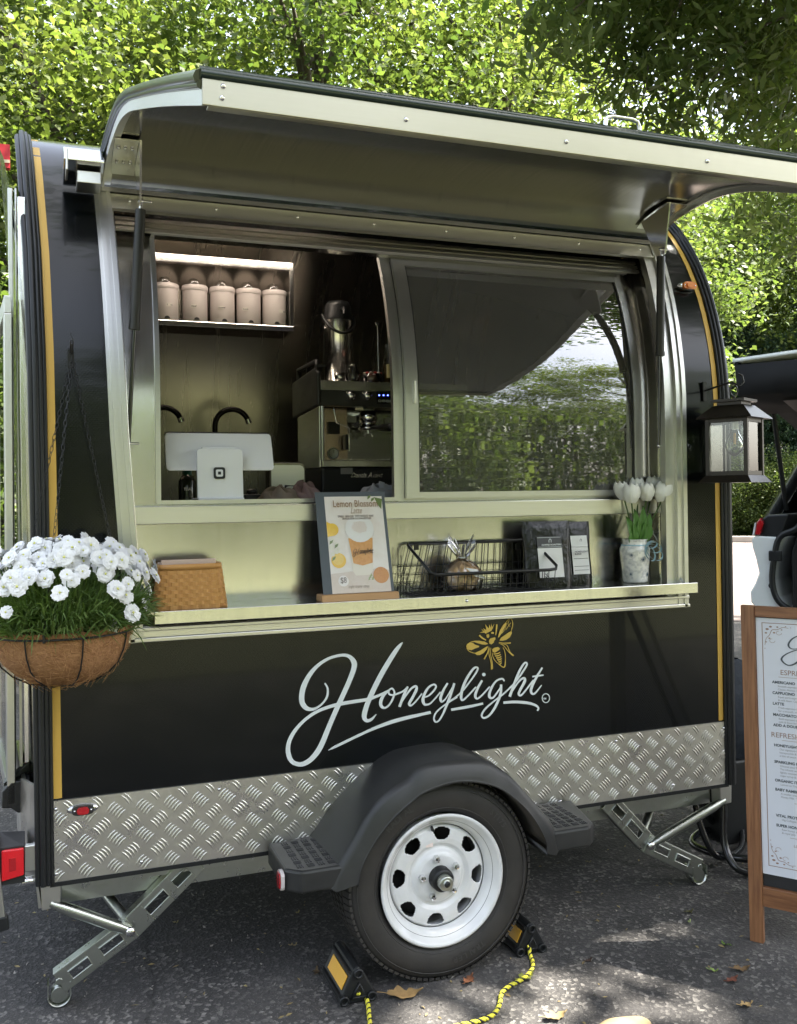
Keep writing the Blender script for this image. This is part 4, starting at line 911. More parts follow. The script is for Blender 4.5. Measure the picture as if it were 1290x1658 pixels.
for u in (565, 591):
    c = M3(u, 642); MB().lathe([(.0001, -.040), (.012, -.040), (.016, -.034), (.016, -.02), (.022, -.006), (.022, 0)], (c.x, YF-.004, c.z), 'Y', 20).build('steam_knob', CHROME, em)
a = M3(609, 634); b = M3(642, 655)
dp = MB().bb((a.x, YF-.008, b.z), (b.x, YF-.0045, a.z)).build('display', mat('display_black', (.01, .01, .015), .2), em)
for k in range(4):
    c = M3(614+k*7, 640, YF-.01); MB().box((c.x, YF-.0085, c.z), (.005, .001, .005)).build('button_light', mat('blue_light', (.1, .15, 1), .5, emis=((.08, .12, 1), 2.5)), dp)
text_mesh('CHENEHEHE', .012, (M3(611, 652).x, YF-.0090, M3(611, 651).z), (1, 0, 0), (0, 0, 1), .0002, width=.072).build('display_text', VINYL, dp)
m_ = MB(); gc = M3(596, 682, YF+.06); m_.lathe([(.0001, .04), (.034, .04), (.036, .0), (.030, -.004), (.030, -.02), (.038, -.022), (.038, -.035), (.0001, -.036)], gc, n=24); m_.bb((gc.x-.02, YF+.06, gc.z+.03), (gc.x+.02, YF+.16, gc.z+.07)); gh = m_.build('group_head', CHROME, em)
m_ = MB(); h0 = gc+Vector((.0, -.03, -.028)); h1 = M3(633, 692, YF-.09); m_.tube([h0, h0.lerp(h1, .4), h0.lerp(h1, .5), h1], [.007, .009, .013, .016], 12); m_.sphere(h1, .016); m_.build('portafilter_handle', BLK, gh)
m_ = MB(); m_.tube([gc+Vector((0, 0, -.036)), gc+Vector((0, 0, -.05))], .008, 8); 
for s_ in (-1, 1): m_.tube([gc+Vector((0, 0, -.045)), gc+Vector((s_*.012, 0, -.05)), gc+Vector((s_*.018, -.002, -.062))], .005, 8)
m_.build('portafilter_spout', CHROME, gh)
m_ = MB(); a = M3(540, 660, YF+.02); b = M3(565, 693, YF+.02); m_.tube([a, a+Vector((.004, -.02, -.06)), b, b+Vector((.0, .0, -.09))], .004, 8); m_.build('steam_wand', CHROME, em)
m_ = MB(); a = M3(531, 683, YF+.09); b = M3(550, 703, YF+.09); m_.bb((a.x, YF+.085, b.z), (b.x, YF+.099, a.z)); m_.build('brew_lever', RUBBER, em, bevel=.002)
m_ = MB(); a = M3(558, 704, YF+.06); b = M3(566, 728, YF+.06); m_.bb((a.x, YF+.05, b.z), (b.x, YF+.09, a.z)); m_.build('wand_grip', RUBBER, em, bevel=.003)
c = M3(540, 734, YF+.09); m_ = MB(); m_.lathe([(.0001, .0), (.020, .0), (.022, -.004), (.024, .004)], (c.x, YF+.092, c.z), 'Y', 24); g_ = m_.build('pressure_gauge', WHITEP, em)
m_ = MB(); m_.box((c.x, YF+.087, c.z+.007), (.0015, .001, .013)); m_.tube([(c.x+.020*math.cos(2*PI*k/20), YF+.088, c.z+.020*math.sin(2*PI*k/20)) for k in range(20)], .0012, 5, True); m_.build('gauge_face', BLK, g_)
for u0, u1, v0, v1 in ((553, 576, 674, 684), (622, 641, 677, 695)):
    a = M3(u0, v0, YF+.158); b = M3(u1, v1, YF+.158); MB().bb((a.x, YF+.152, b.z), (b.x, YF+.159, a.z)).build('paper_note', mat('note_paper', (.6, .6, .58), .7), em)
# airpot
c = ony(548, 605, 1.0); zt2 = zt_; c = Vector((c.x, 1.0, zt_)); zc = ony(548, 519, 1.0).z; zp = ony(548, 490, 1.0).z
ap_ = thing('airpot', 'tall brushed steel vacuum coffee pot with black pump top and swing handle', 'airpot', c)
MB().lathe([(.0001, 0), (.062, 0), (.062, zc-c.z)], c, n=36).build('pot_body', STEEL, ap_)
MB().lathe([(.064, zc-c.z-.004), (.064, zc-c.z+.012), (.056, zc-c.z+.03), (.056, zp-c.z-.02), (.045, zp-c.z), (.0001, zp-c.z+.004)], c, n=32).build('pump_top', RUBBER, ap_)
MB().tube([c+Vector((.068*math.cos(a), -.074*math.sin(a)-.0, zc-c.z+.02-.085*math.sin(a))) for a in [PI*k/14 for k in range(15)]], .006, 10).build('swing_handle', RUBBER, ap_)
MB().tube([c+Vector((.0, -.05, zc-c.z+.035)), c+Vector((0, -.085, zc-c.z+.035)), c+Vector((0, -.092, zc-c.z+.01))], .008, 10).build('spout', RUBBER, ap_)
# small things on the machine
def topthing(name, label, cat, u, y, pr, material, group=None, n=24, glass=False):
    c = ony(u, 612, y); c.z = zt_+.0005; m_ = MB().lathe(pr, c, n=n); return m_.build(name, material, None, label=label, cat=cat, group=group)
topthing('steel_cup', 'small brushed steel cup at the front left corner on the coffee machine', 'cup', 550, .76, [(.0001, 0), (.018, 0), (.024, .034), (.022, .034), (.017, .004)], STEEL)
topthing('glass_pitcher', 'round clear glass pitcher next to the steel cup on the machine', 'pitcher', 571, .80, [(.0001, 0), (.022, 0), (.030, .02), (.029, .04), (.018, .055), (.020, .066), (.012, .075), (.0001, .08)], GLASS)
jr = thing('candy_jar', 'low glass jar with a ring of red and white sweets on top of the machine', 'jar', ony(603, 612, .80)); c = Vector(jr.location); c.z = zt_+.0005; jr.location = c
MB().lathe([(.0001, 0), (.036, 0), (.038, .04), (.036, .04), (.034, .003)], c, n=28).build('jar_glass', GLASS, jr)
MB().lathe([(.0001, .002), (.033, .002), (.035, .034), (.0001, .036)], c, n=24).build('jar_contents', mat('sweets_dark', (.06, .03, .02), .5, var=((150, 150, 150), .5, (.25, .12, .08))), jr)
for k in range(12):
    a = 2*PI*k/12; MB().sphere(c+Vector((.032*math.cos(a), .032*math.sin(a), .042)), .0075, 10, 6, (1, 1, .6)).build('sweet', mat('sweet_red', (.5, .05, .04), .3) if k % 2 else mat('sweet_white', (.7, .6, .55), .3), jr)
bl = thing('label_bottle', 'slim bottle with a cream label at the right on the machine', 'bottle', ony(628, 612, .80)); c = Vector(bl.location); c.z = zt_+.0005; bl.location = c
MB().lathe([(.0001, 0), (.021, 0), (.021, .09), (.010, .11), (.010, .145), (.013, .147), (.013, .16), (.0001, .16)], c, n=24).build('bottle_glass', GLASS, bl)
MB().lathe([(.0001, .004), (.019, .004), (.019, .08), (.0001, .08)], c, n=20).build('bottle_liquid', mat('syrup', (.10, .06, .02), .1), bl)
MB().lathe([(.0215, .025), (.0215, .08)], c, n=10, a0=-PI/2-.6, a1=-PI/2+.5).build('bottle_label', mat('cream_label', (.75, .62, .35), .6), bl)
sp_ = thing('bar_spoon', 'long thin bar spoon standing upright beside the label bottle', 'spoon', ony(613, 612, .84)); c = Vector(sp_.location); c.z = zt_+.0005; sp_.location = c; q = ony(611, 525, .84)
MB().tube([c, q], .0022, 8).build('spoon_shaft', CHROME, sp_); MB().box(q, (.016, .004, .012)).build('spoon_head', CHROME, sp_, bevel=.002)

# ------------------------------------------------------------------ things on the counter shelf
ZS = 1.0845
# menu board in a wooden foot
a = ony(519, 966, -.035); b = ony(644, 962, -.035); c = Vector(((a.x+b.x)/2, -.03, ZS)); ms = thing('menu_stand', 'lemon latte poster clipped on a grey board in a pale wooden foot', 'menu stand', c)
wdt = (b.x-a.x); bw = wdt*.92; lean = math.tan(math.radians(15))
MB().prism([(c.x-wdt/2, -.052, ZS), (c.x-wdt/2, -.046, ZS+.022), (c.x-wdt/2, .012, ZS+.022), (c.x-wdt/2, .018, ZS)], (wdt, 0, 0)).build('wood_foot', mat('pale_wood', (.52, .31, .14), .55, var=((6, 60, 60), .7, (.42, .23, .10))), ms, bevel=.003)
hb_ = (ony(520, 797, .05).z-ZS)
def MP(s_, t_, o=0.0): return Vector((c.x-bw/2+s_*bw, -.034+t_*hb_*lean-o, ZS+.012+t_*(hb_-.012)))
MB().prism([MP(0, 0), MP(1, 0), MP(1, 1), MP(0, 1)], (0, .004, 0)).build('grey_board', mat('slate_board', (.085, .10, .115), .5), ms, bevel=.001)
S0, S1, T0, T1 = .125, .955, .035, .955
def PP(s_, t_, o=.0015): return MP(S0+s_*(S1-S0), T0+t_*(T1-T0), o)
PAPER = mat('poster_paper', (.82, .79, .75), .5, coat=.1, var=((14, 14, 14), .55, (.72, .64, .57)))
pst = MB().prism([PP(0, 0, .0008), PP(1, 0, .0008), PP(1, 1, .0008), PP(0, 1, .0008)], (0, .0006, 0)).build('poster', PAPER, ms)
def pcirc(s_, t_, r, asp=.72, n=24, a0=0, a1=2*PI, o=.0016): return [PP(s_+r*math.cos(a0+(a1-a0)*k/n), t_+r*asp*math.sin(a0+(a1-a0)*k/n), o) for k in range(n if a1-a0 > 6 else n+1)]
def pp(name, polys, col, rough=.35, var=None):
    m_ = MB()
    for q in polys: m_.face(q)
    return m_.build(name, mat(name, col, rough, coat=.4, var=var), pst)
AS_ = (bw*(S1-S0))/(hb_*(T1-T0))
pp('print_wood', [[PP(0, 0), PP(1, 0), PP(1, .22), PP(.8, .24), PP(0, .2)]], (.60, .50, .42), var=((60, 60, 60), .5, (.66, .58, .52)))
pp('print_lemon', [[p for p in pcirc(.09, .655, .105, AS_, a0=-PI/2*1.0, a1=PI/2*1.15, o=.0017)]+[PP(.0, .74, .0017), PP(.0, .58, .0017)]], (.80, .46, .03), var=((90, 90, 90), .5, (.85, .60, .08)))
pp('print_lemon_half', [pcirc(.15, .335, .125, AS_, o=.0018)], (.78, .48, .05)); pp('print_lemon_flesh', [pcirc(.14, .35, .098, AS_, o=.0021)], (.80, .58, .16), var=((160, 160, 160), .6, (.72, .48, .08)))
pp('print_blossom', [pcirc(s_, t_, r, AS_, 10, o=.0024) for s_, t_, r in ((.07, .54, .045), (.14, .50, .04), (.05, .47, .04), (.13, .43, .045), (.06, .40, .035), (.16, .455, .03))], (.74, .71, .60))
for q_ in ([[PP(s_, t_, .0027), PP(s_+.05, t_+.02, .0027), PP(s_+.07, t_+.05, .0027), PP(s_+.01, t_+.035, .0027)] for s_, t_ in ((.04, .33), (.10, .46), (.02, .50), (.74, .965), (.80, .94))]+[[PP(.86, .99, .0027), PP(1, .97, .0027), PP(.97, .86, .0027), PP(.92, .90, .0027)]]): pp('print_leaf', [q_], (.16, .22, .07))
cup = lambda t_: (.31+(.63-t_)*.13/.5*1.0, .77-(.63-t_)*.13/.5)
cupw = [(.335, .60), (.78, .60), (.72, .22), (.66, .175), (.42, .175), (.375, .22)]
pp('print_cup', [[PP(s_, t_, .0020) for s_, t_ in cupw]], (.72, .66, .56)); pp('print_coffee', [[PP(s_, t_, .0026) for s_, t_ in ((.345, .56), (.765, .56), (.725, .30), (.55, .275), (.395, .30))]], (.55, .22, .04), var=((110, 110, 110), .6, (.68, .36, .10)))
pp('print_cup_foam', [pcirc(.555, .66, .245, AS_*.95, o=.0029)], (.75, .73, .70)); pp('print_cinnamon', [pcirc(.555+.02*math.cos(k*2.4)*k**.5, .675+.010*math.sin(k*2.4)*k**.5, .009, AS_, 6, o=.0032) for k in range(40)], (.50, .22, .06))
pp('print_lid_rim', [[PP(.30, .635, .0023), PP(.81, .635, .0023), PP(.79, .575, .0023), PP(.33, .575, .0023)]], (.68, .63, .58))
pp('print_honeycomb', [pcirc(.85, .17, .135, AS_, o=.0024)], (.48, .17, .04), var=((220, 220, 220), .6, (.62, .30, .08))); pp('print_herb', [[PP(.62+.02*k, .12+.018*(k % 3), .0022), PP(.66+.02*k, .13+.018*(k % 3), .0022), PP(.64+.02*k, .16+.018*(k % 3), .0022)] for k in range(7)], (.30, .36, .16))
pp('print_price', [pcirc(.20, .125, .088, AS_, o=.0026)], (.76, .71, .68))
rU = (PP(1, 0)-PP(0, 0)).normalized(); uU = (PP(0, 1)-PP(0, 0)).normalized()
PW = bw*(S1-S0)
def ptext(txt, s_, t_, size, col, width, bold=0.0, shear=0, name='poster_text', o=.0036):
    m_ = text_mesh(txt, size, PP(s_, t_, o), rU, uU, bold, width=width*PW, shear=shear); return m_.build(name, mat(name+'_ink_%d' % int(col[0]*100), col, .5), pst)
ptext('Lemon Blossom', .13, .89, .031, (.30, .18, .09), .77, .0002); ptext('Latte', .42, .82, .028, (.38, .27, .17), .2, 0, .4)
ptext('ESPRESSO · LEMON CURD · WHITE CHOCOLATE · HONEY', .2, .782, .0085, (.20, .15, .12), .62, .0002); ptext('ORANGE BLOSSOM COLD FOAM & BEE POLLEN', .27, .757, .0085, (.20, .15, .12), .5, .0002)
ptext('$8', .145, .105, .026, (.22, .18, .16), .10); ptext('bright · creamy · citrusy', .27, .05, .014, (.35, .28, .22), .36, 0, .4)
# wordmark on the printed cup, drawn with the same strokes as on the panel
def small_word(mb, place, hw=1.0, dn=Vector((0, -1, 0))):
    for pts in ([(425,425,7),(447,540,10),(375,635,9),(262,655,16),(215,540,20),(290,345,18),(470,198,13),(648,185,17),(688,290,20),(600,510,22),(470,800,22),(345,1065,24),(200,1163,20),(90,1010,20),(165,840,16),(350,685,15),(560,615,16),(800,575,15),(1000,492,12)], [(1132,56,6),(1000,240,22),(860,500,23),(785,700,22),(810,767,16),(892,708,6)], [(456,1036,6),(850,847,14),(1290,712,16),(1900,640,14)]): stroke(mb, [(a_, b_, c_*hw) for a_, b_, c_ in pts], place, n=4, dn=dn)
wm = MB(); small_word(wm, lambda u, v: PP(.38+u/1290*.16, .46-v/1234*.10, .0040), 1.3); t_ = text_mesh('oneylight', .022, PP(.51, .40, .0040), rU, uU, .0004, width=.24*PW, shear=.4); wm.add(t_.v, t_.f); wm.build('cup_wordmark', mat('ink_dark', (.03, .025, .02), .5), pst)

# wire basket
def bpt(s_, y, z): return Vector((s_, y, z))
bl0 = ony(668, 955, -.03).x; bl1 = ony(892, 945, -.03).x; yb, yf = .105, -.035; zT = ony(760, 878, .1).z; zM = ony(760, 927, -.035).z; tl0 = ony(663, 885, .1).x; tl1 = ony(858, 873, .1).x
wbk = thing('wire_basket', 'low open black wire basket with a sloping front rail on the counter shelf', 'wire basket', ((bl0+bl1)/2, .03, ZS))
fl0 = ony(702, 928, -.04).x; fl1 = ony(902, 918, -.04).x
m_ = MB(); m_.tube([(tl0, yb, zT), (tl1, yb, zT), (tl1+.012, yb-.006, zT-.003), (fl1, yf, zM+.01), (fl1-.006, yf-.006, zM), (fl1-.03, yf-.008, zM-.002), (fl0+.01, yf-.008, zM-.002), (fl0-.01, yf-.004, zM+.006), (tl0-.008, yb-.01, zT-.004)], .0052, 10, True); m_.build('rim_rail', BLK, wbk)
m_ = MB(); nW = 20; R0 = .0013
for k in range(nW+1):
    t_ = k/nW; xb = bl0+(bl1-bl0)*t_; xf = fl0+(fl1-fl0)*t_; xt = tl0+(tl1-tl0)*t_
    for dx_ in ((0, .008) if k % 3 == 0 else (0,)):
        m_.tube([(xt+dx_, yb, zT), (xb+dx_, yb, ZS+.003), (xb+dx_, yf+.01, ZS+.003), (xf*.5+xb*.5+dx_, yf, ZS+.012), (xf*.5+xb*.5+dx_, yf-.008, zM)], R0, 5)
for z_ in (.03, .058, .086):
    m_.tube([(bl0-.004, yf+.004, ZS+min(z_, .03)), (bl0-.002, yb, ZS+z_), (bl1+.002, yb, ZS+z_), (bl1+.006, yf+.004, ZS+min(z_, .03))], R0, 5)
m_.tube([(bl0, yf+.0, ZS+.028), (bl1+.004, yf+.0, ZS+.028)], R0, 5)
for k in range(6): 
    y_ = yf+.01+(yb-yf-.01)*k/5; m_.tube([(bl0, y_, ZS+.002), (bl1, y_, ZS+.002)], R0, 5)
    for xx, zz in ((bl0, 1), (bl1, 1)): m_.tube([(xx, y_, ZS+.002), (xx+(.004 if xx == bl0 else .004), y_, ZS+.03+(zT-ZS-.04)*k/5)], R0, 5)
m_.build('wire_grid', BLK, wbk, kind='stuff')
for u in (674, 838):
    a = ony(u, 885, .1); MB().box((a.x, .1, a.z), (.018, .004, .022)).build('hanger_tab', BLK, wbk, bevel=.002)
# bread in a clear bag
c = ony(751, 945, .02); c = Vector((c.x, .030, ZS+.004)); KB = 1.2
bb_ = thing('bagged_loaf', 'round brown loaf in a knotted clear plastic bag with a white label', 'bread', c)
g = np.random.default_rng(4); rows = []
for i in range(13):
    t_ = -PI/2+PI*i/12; row = []
    for k in range(25):
        a = 2*PI*(k % 24)/24; w_ = 1+.05*math.sin(3*a+1)+.05*math.sin(5*a+t_*3)-.10*math.exp(-((a-4.6)/.35)**2)
        row.append(c+KB*Vector((.047*w_*math.cos(t_)*math.cos(a), .042*w_*math.cos(t_)*math.sin(a), .040+.040*math.sin(t_)*w_)))
    rows.append(row)
MB().grid(rows).build('loaf', mat('bread_crust', (.60, .36, .16), .8, var=((45, 45, 45), .5, (.72, .50, .28)), bump=((110, 110, 110), .7, .004)), bb_)
rows = []
for i, (r, h) in enumerate([(.036, -.001), (.049, .006), (.053, .03), (.050, .055), (.034, .075), (.010, .088), (.007, .094), (.016, .105), (.030, .122), (.038, .134)]):
    rows.append([c+KB*Vector((r*math.cos(a)*(1+.09*math.sin(5*a+i*1.3)+.06*math.sin(9*a+i)), r*.8*math.sin(a)*(1+.09*math.sin(7*a-i)), h+(.012*math.sin(3*a+1)+.008*math.sin(8*a) if i > 6 else .003*math.sin(9*a)))) for a in [2*PI*k/40 for k in range(40)]+[0]])
MB().grid(rows).build('plastic_bag', FILM, bb_)
m_ = MB(); m_.tube([c+KB*Vector((.009*math.cos(a), .009*math.sin(a), .091)) for a in [2*PI*k/12 for k in range(12)]], .002, 6, True); m_.build('bag_tie', VINYL, bb_)
MB().prism([c+KB*Vector(q) for q in ((-.015, -.055, .068), (.018, -.056, .062), (.046, -.046, .036), (.012, -.056, .043))], (0, .001, 0)).build('bag_label', mat('label_white', (.75, .75, .76), .5), bb_)
# coffee pouches
FOIL = mat('black_foil', (.004, .004, .005), .2, spec=.3, coat=.25, bump=((22, 22, 16), .9, .016)); LBW = mat('pouch_label', (.72, .72, .72), .5)
for i, (u0, u1, v0, v1, yy, lab) in enumerate(((849, 925, 845, 950, .045, 'glossy black coffee pouch with a dark and white label, behind the basket end'), (918, 957, 845, 948, .075, 'black coffee pouch with a white label, partly hidden behind the other pouch'))):
    xa = ony(u0, v1, yy).x; xb = ony(u1, v1, yy).x; h = ony(u0, v0, yy).z-ZS; c = Vector(((xa+xb)/2, yy, ZS)); w_ = xb-xa
    if i == 1: xa -= .09; w_ = xb-xa; c.x = (xa+xb)/2
    kp = thing('coffee_pouch', lab, 'pouch', c, 'coffee pouches on the counter shelf'); rows = []
    for r_ in range(15):
        t_ = r_/14; th = .027*(1-t_)**.6*(1 if t_ < .97 else 0)+.0012; bul = 1+.015*math.sin(t_*9)
        rows.append([c+Vector((w_/2*bul*(1 if abs(math.cos(a)) > .9 else .985)*math.copysign(abs(math.cos(a))**.35, math.cos(a)), th*math.copysign(abs(math.sin(a))**1.1, math.sin(a))+t_*.012, h*t_)) for a in [2*PI*k/32 for k in range(32)]+[0]])
    MB().grid(rows).build('pouch_body', FOIL, kp)
    def LQ(x0_, x1_, z0_, z1_, o): return [c+Vector((w_*(x_-.5), -.030*(1-z_)**.6-.0025-o+z_*.012, h*z_)) for x_, z_ in ((x0_, z0_), (x1_, z0_), (x1_, z1_), (x0_, z1_))]
    lx0, lx1 = (.24, .76) if i == 0 else (.54, .89)
    if i == 0:
        MB().face(LQ(lx0, lx1, .16, .60, .001)).build('white_label', LBW, kp); MB().face(LQ(lx0, lx1, .605, .77, .0016)).build('dark_label', mat('label_dark', (.05, .05, .055), .4), kp)
        m_ = MB(); 
        for q in (LQ(lx0+.01, lx1-.01, .755, .76, .0022), LQ(lx0+.01, lx1-.01, .615, .62, .0022)): m_.face(q)
        m_.build('label_border', VINYL, kp)
        stroke(MB(), [(0, 0, 1), (0, 8, 1), (4, 12, 1), (8, 8, 1), (8, 0, 1)], lambda u, v: c+Vector((-u*.001, -.0225, h*.685+v*.001)), n=3).build('arch_mark', VINYL, kp)
        text_mesh('COFFEE ROASTERS', .007, c+Vector((-w_*.20, -.0228, h*.64)), (1, 0, 0), (0, 0, 1), .0002, width=w_*.42).build('label_text', VINYL, kp)
    else:
        MB().face(LQ(lx0, lx1, .18, .60, .001)).build('white_label', LBW, kp); MB().face(LQ(lx0, lx1, .605, .78, .0014)).build('grey_label', mat('label_silver', (.5, .5, .5), .3, .5), kp)
        stroke(MB(), [(0, 0, 1), (0, 6, 1), (3, 9, 1), (6, 6, 1), (6, 0, 1)], lambda u, v: c+Vector((w_*.20+u*.001, -.022, h*.69+v*.001)), n=3).build('arch_mark', LG, kp)
        text_mesh('HONEYLIGHT\nBLEND', .008, c+Vector((w_*.07, -.0268, h*.52)), (1, 0, 0), (0, 0, 1), .0002, width=w_*.28).build('label_text', LG, kp)
        m_ = MB()
        for z_ in (.42, .30, .24): m_.face(LQ(lx0+.02, lx1-.02, z_, z_+.006, .003))
        m_.build('label_lines', LG, kp)
# vase of tulips
c = ony(1027, 940, .06); c = Vector((c.x, .055, ZS))
vs_ = thing('tulip_vase', 'white and blue patterned vase of six white tulips at the right end of the shelf', 'vase', c)
def ceramic():
    M = mat('vase_ceramic', (.74, .73, .68), .2, coat=.7); t = M.node_tree; b = t.nodes['Principled BSDF']
    tc = t.nodes.new('ShaderNodeTexCoord'); v = t.nodes.new('ShaderNodeTexVoronoi'); v.feature = 'DISTANCE_TO_EDGE'; v.inputs['Scale'].default_value = 62
    n = t.nodes.new('ShaderNodeTexNoise'); n.inputs['Scale'].default_value = 55; mx = t.nodes.new('ShaderNodeMixRGB'); mx.inputs[0].default_value = .12
    t.links.new(tc.outputs['Object'], mx.inputs[1]); t.links.new(n.outputs['Color'], mx.inputs[2]); t.links.new(mx.outputs[0], v.inputs['Vector'])
    n2 = t.nodes.new('ShaderNodeTexNoise'); n2.inputs['Scale'].default_value = 75; n2.inputs['Detail'].default_value = 1; t.links.new(tc.outputs['Object'], n2.inputs['Vector'])
    r = t.nodes.new('ShaderNodeValToRGB'); r.color_ramp.elements[0].position = .03; r.color_ramp.elements[1].position = .06; r.color_ramp.elements[0].color = (1, 1, 1, 1); r.color_ramp.elements[1].color = (0, 0, 0, 1); t.links.new(v.outputs[0], r.inputs[0])
    r2 = t.nodes.new('ShaderNodeValToRGB'); r2.color_ramp.elements[0].position = .50; r2.color_ramp.elements[1].position = .54; t.links.new(n2.outputs['Fac'], r2.inputs[0])
    mu = t.nodes.new('ShaderNodeMath'); mu.operation = 'MULTIPLY'; t.links.new(r.outputs[0], mu.inputs[0]); t.links.new(r2.outputs[0], mu.inputs[1])
    k = t.nodes.new('ShaderNodeMixRGB'); k.inputs[1].default_value = (.74, .73, .68, 1); k.inputs[2].default_value = (.05, .08, .14, 1); t.links.new(mu.outputs[0], k.inputs[0]); t.links.new(k.outputs[0], b.inputs['Base Color'])
    return M
CER = ceramic()
KV = 1.17
va = MB().lathe([(a_*KV, b_*KV) for a_, b_ in [(.0001, 0), (.034, 0), (.037, .006), (.041, .05), (.045, .09), (.045, .102), (.040, .112), (.036, .118), (.036, .127), (.039, .131), (.035, .131), (.032, .125)]], c, n=36).build('vase_body', CER, vs_)
fm = MB()                                                     # painted flowers
for a, z_, s_ in ((-1.6, .072, 1), (-2.5, .028, .8), (-1.1, .026, .8), (-.7, .07, .8), (-2.4, .085, .6)):
    for k in range(7):
        b_ = 2*PI*k/7; q = []
        for j in range(7):
            d_ = 2*PI*j/7; lx = (.0055*math.cos(b_)+.0026*math.cos(d_))*s_; lz = (.0055*math.sin(b_)+.0026*math.sin(d_))*s_; zz = z_+lz; r_ = lin(zz, [0, .006, .05, .09], [.034, .037, .041, .045])+.0006
            q.append(c+KV*Vector((r_*math.cos(a+lx/.042), r_*math.sin(a+lx/.042), zz)))
        fm.tube(q, .00045, 4, True)
    q = [c+KV*Vector(((lin(z_, [0, .006, .05, .09], [.034, .037, .041, .045])+.0009)*math.cos(a+.003*math.cos(2*PI*j/8)/.042*s_), (lin(z_, [0, .006, .05, .09], [.034, .037, .041, .045])+.0009)*math.sin(a+.003*math.cos(2*PI*j/8)/.042*s_), z_+.003*s_*math.sin(2*PI*j/8))) for j in range(8)]
    fm.face(q)
fm.build('painted_flowers', mat('cobalt', (.03, .07, .12), .3), va)
m_ = MB(); BOW = mat('blue_ribbon', (.28, .45, .52), .5, sheen=.4)
m_.tube([c+KV*Vector((.0385*math.cos(a), .0385*math.sin(a), .113)) for a in [2*PI*k/24 for k in range(24)]], .003, 6, True)
for ang, rr in ((.1, .036), (-.5, .042), (.6, .030), (-1.1, .032)):
    d_ = Vector((math.cos(ang), 0, math.sin(ang)*.8-.3)); o_ = c+KV*Vector((.010, -.041, .113)); n_ = Vector((-d_.z, 0, d_.x))
    L_ = [o_+d_*rr*1.6*(1-math.cos(a))/2+n_*rr*.5*math.sin(a)+Vector((0, -.006*math.sin(a/2), 0)) for a in [2*PI*k/16 for k in range(17)]]
    m_.grid([L_, [p+Vector((.001, -.007, -.002)) for p in L_]])
m_.build('ribbon_bow', BOW, vs_)
TUL = mat('tulip_white', (.88, .88, .82), .5, sheen=.3, var=((40, 40, 10), .5, (.90, .90, .86))); STG = mat('tulip_green', (.045, .14, .02), .38, var=((60, 60, 8), .6, (.08, .20, .035))); STD = mat('tulip_stem', (.07, .12, .035), .5)
def tulip(u, v, y, r, tilt):
    p = ony(u, v, y); b_ = p-Vector((tilt*.01, 0, r*1.15))
    m_ = MB()
    for lay, (n_, rr, ph) in enumerate(((3, 1.0, 0), (3, .92, PI/3))):
        for k in range(n_):
            a0 = 2*PI*k/n_+ph; rows = []
            for i in range(8):
                t_ = i/7; rad = r*rr*(math.sin(PI*min(1, t_*.80+.08))**.60)*(1+.10*lay); hw_ = 1.12*(1-t_**4)**.6+.03
                rows.append([b_+Vector((rad*math.cos(a0+s_*hw_)+tilt*.03*t_, rad*math.sin(a0+s_*hw_), r*2.2*t_+.003*math.cos(s_*3))) for s_ in (-1, -.6, -.2, .2, .6, 1)])
            m_.grid(rows)
    o = m_.build('tulip_head', TUL, vs_)
    m2 = MB(); n0 = c+Vector(((p.x-c.x)*.15, .0, .13)); m2.tube(spline([n0, n0.lerp(b_, .5)+Vector((.004, 0, .004)), b_+Vector((0, 0, .002))], 4), .0028, 7); m2.build('tulip_stem', STD, vs_)
for q in ((1008, 794, .08, .029, -.6), (1022, 797, .02, .031, 0), (1046, 795, .035, .029, 0), (1031, 786, .10, .028, 0), (1056, 784, .095, .030, .4), (1073, 794, .025, .034, .6)): tulip(*q)
def tleaf(x0_, y0_, z0_, x1_, y1_, z1_, w_, curl):
    rows = []; a = Vector((x0_, y0_, z0_)); b_ = Vector((x1_, y1_, z1_))
    for i in range(10):
        t_ = i/9; p = a.lerp(b_, t_)+Vector((curl*math.sin(PI*t_)*.5, -.008*math.sin(PI*t_), curl*0)); ww = w_*math.sin(PI*min(1, t_*.9+.1))**.8
        rows.append([p+Vector((-ww, -.004, 0)), p+Vector((0, .003, 0)), p+Vector((ww, -.004, 0))])
    return rows
for (dx0, dx1, z1_, w_, cu) in ((-.014, -.050, .235, .020, .012), (.0, .022, .27, .019, 0), (.014, .048, .245, .020, .0), (-.005, -.014, .26, .017, 0), (-.022, -.014, .19, .021, -.012), (.02, .042, .21, .018, .014)):
    m_ = MB(); rows = tleaf(c.x+dx0, c.y-.014, ZS+.135, c.x+dx1, c.y-.02, ZS+z1_, w_, cu)
    if dx1 < -.05: rows += [[p+Vector((-.014*k, -.004*k, -.004*k*k)) for p in rows[-1]] for k in (1, 2)]
    m_.grid(rows); m_.build('tulip_leaf', STG, vs_)
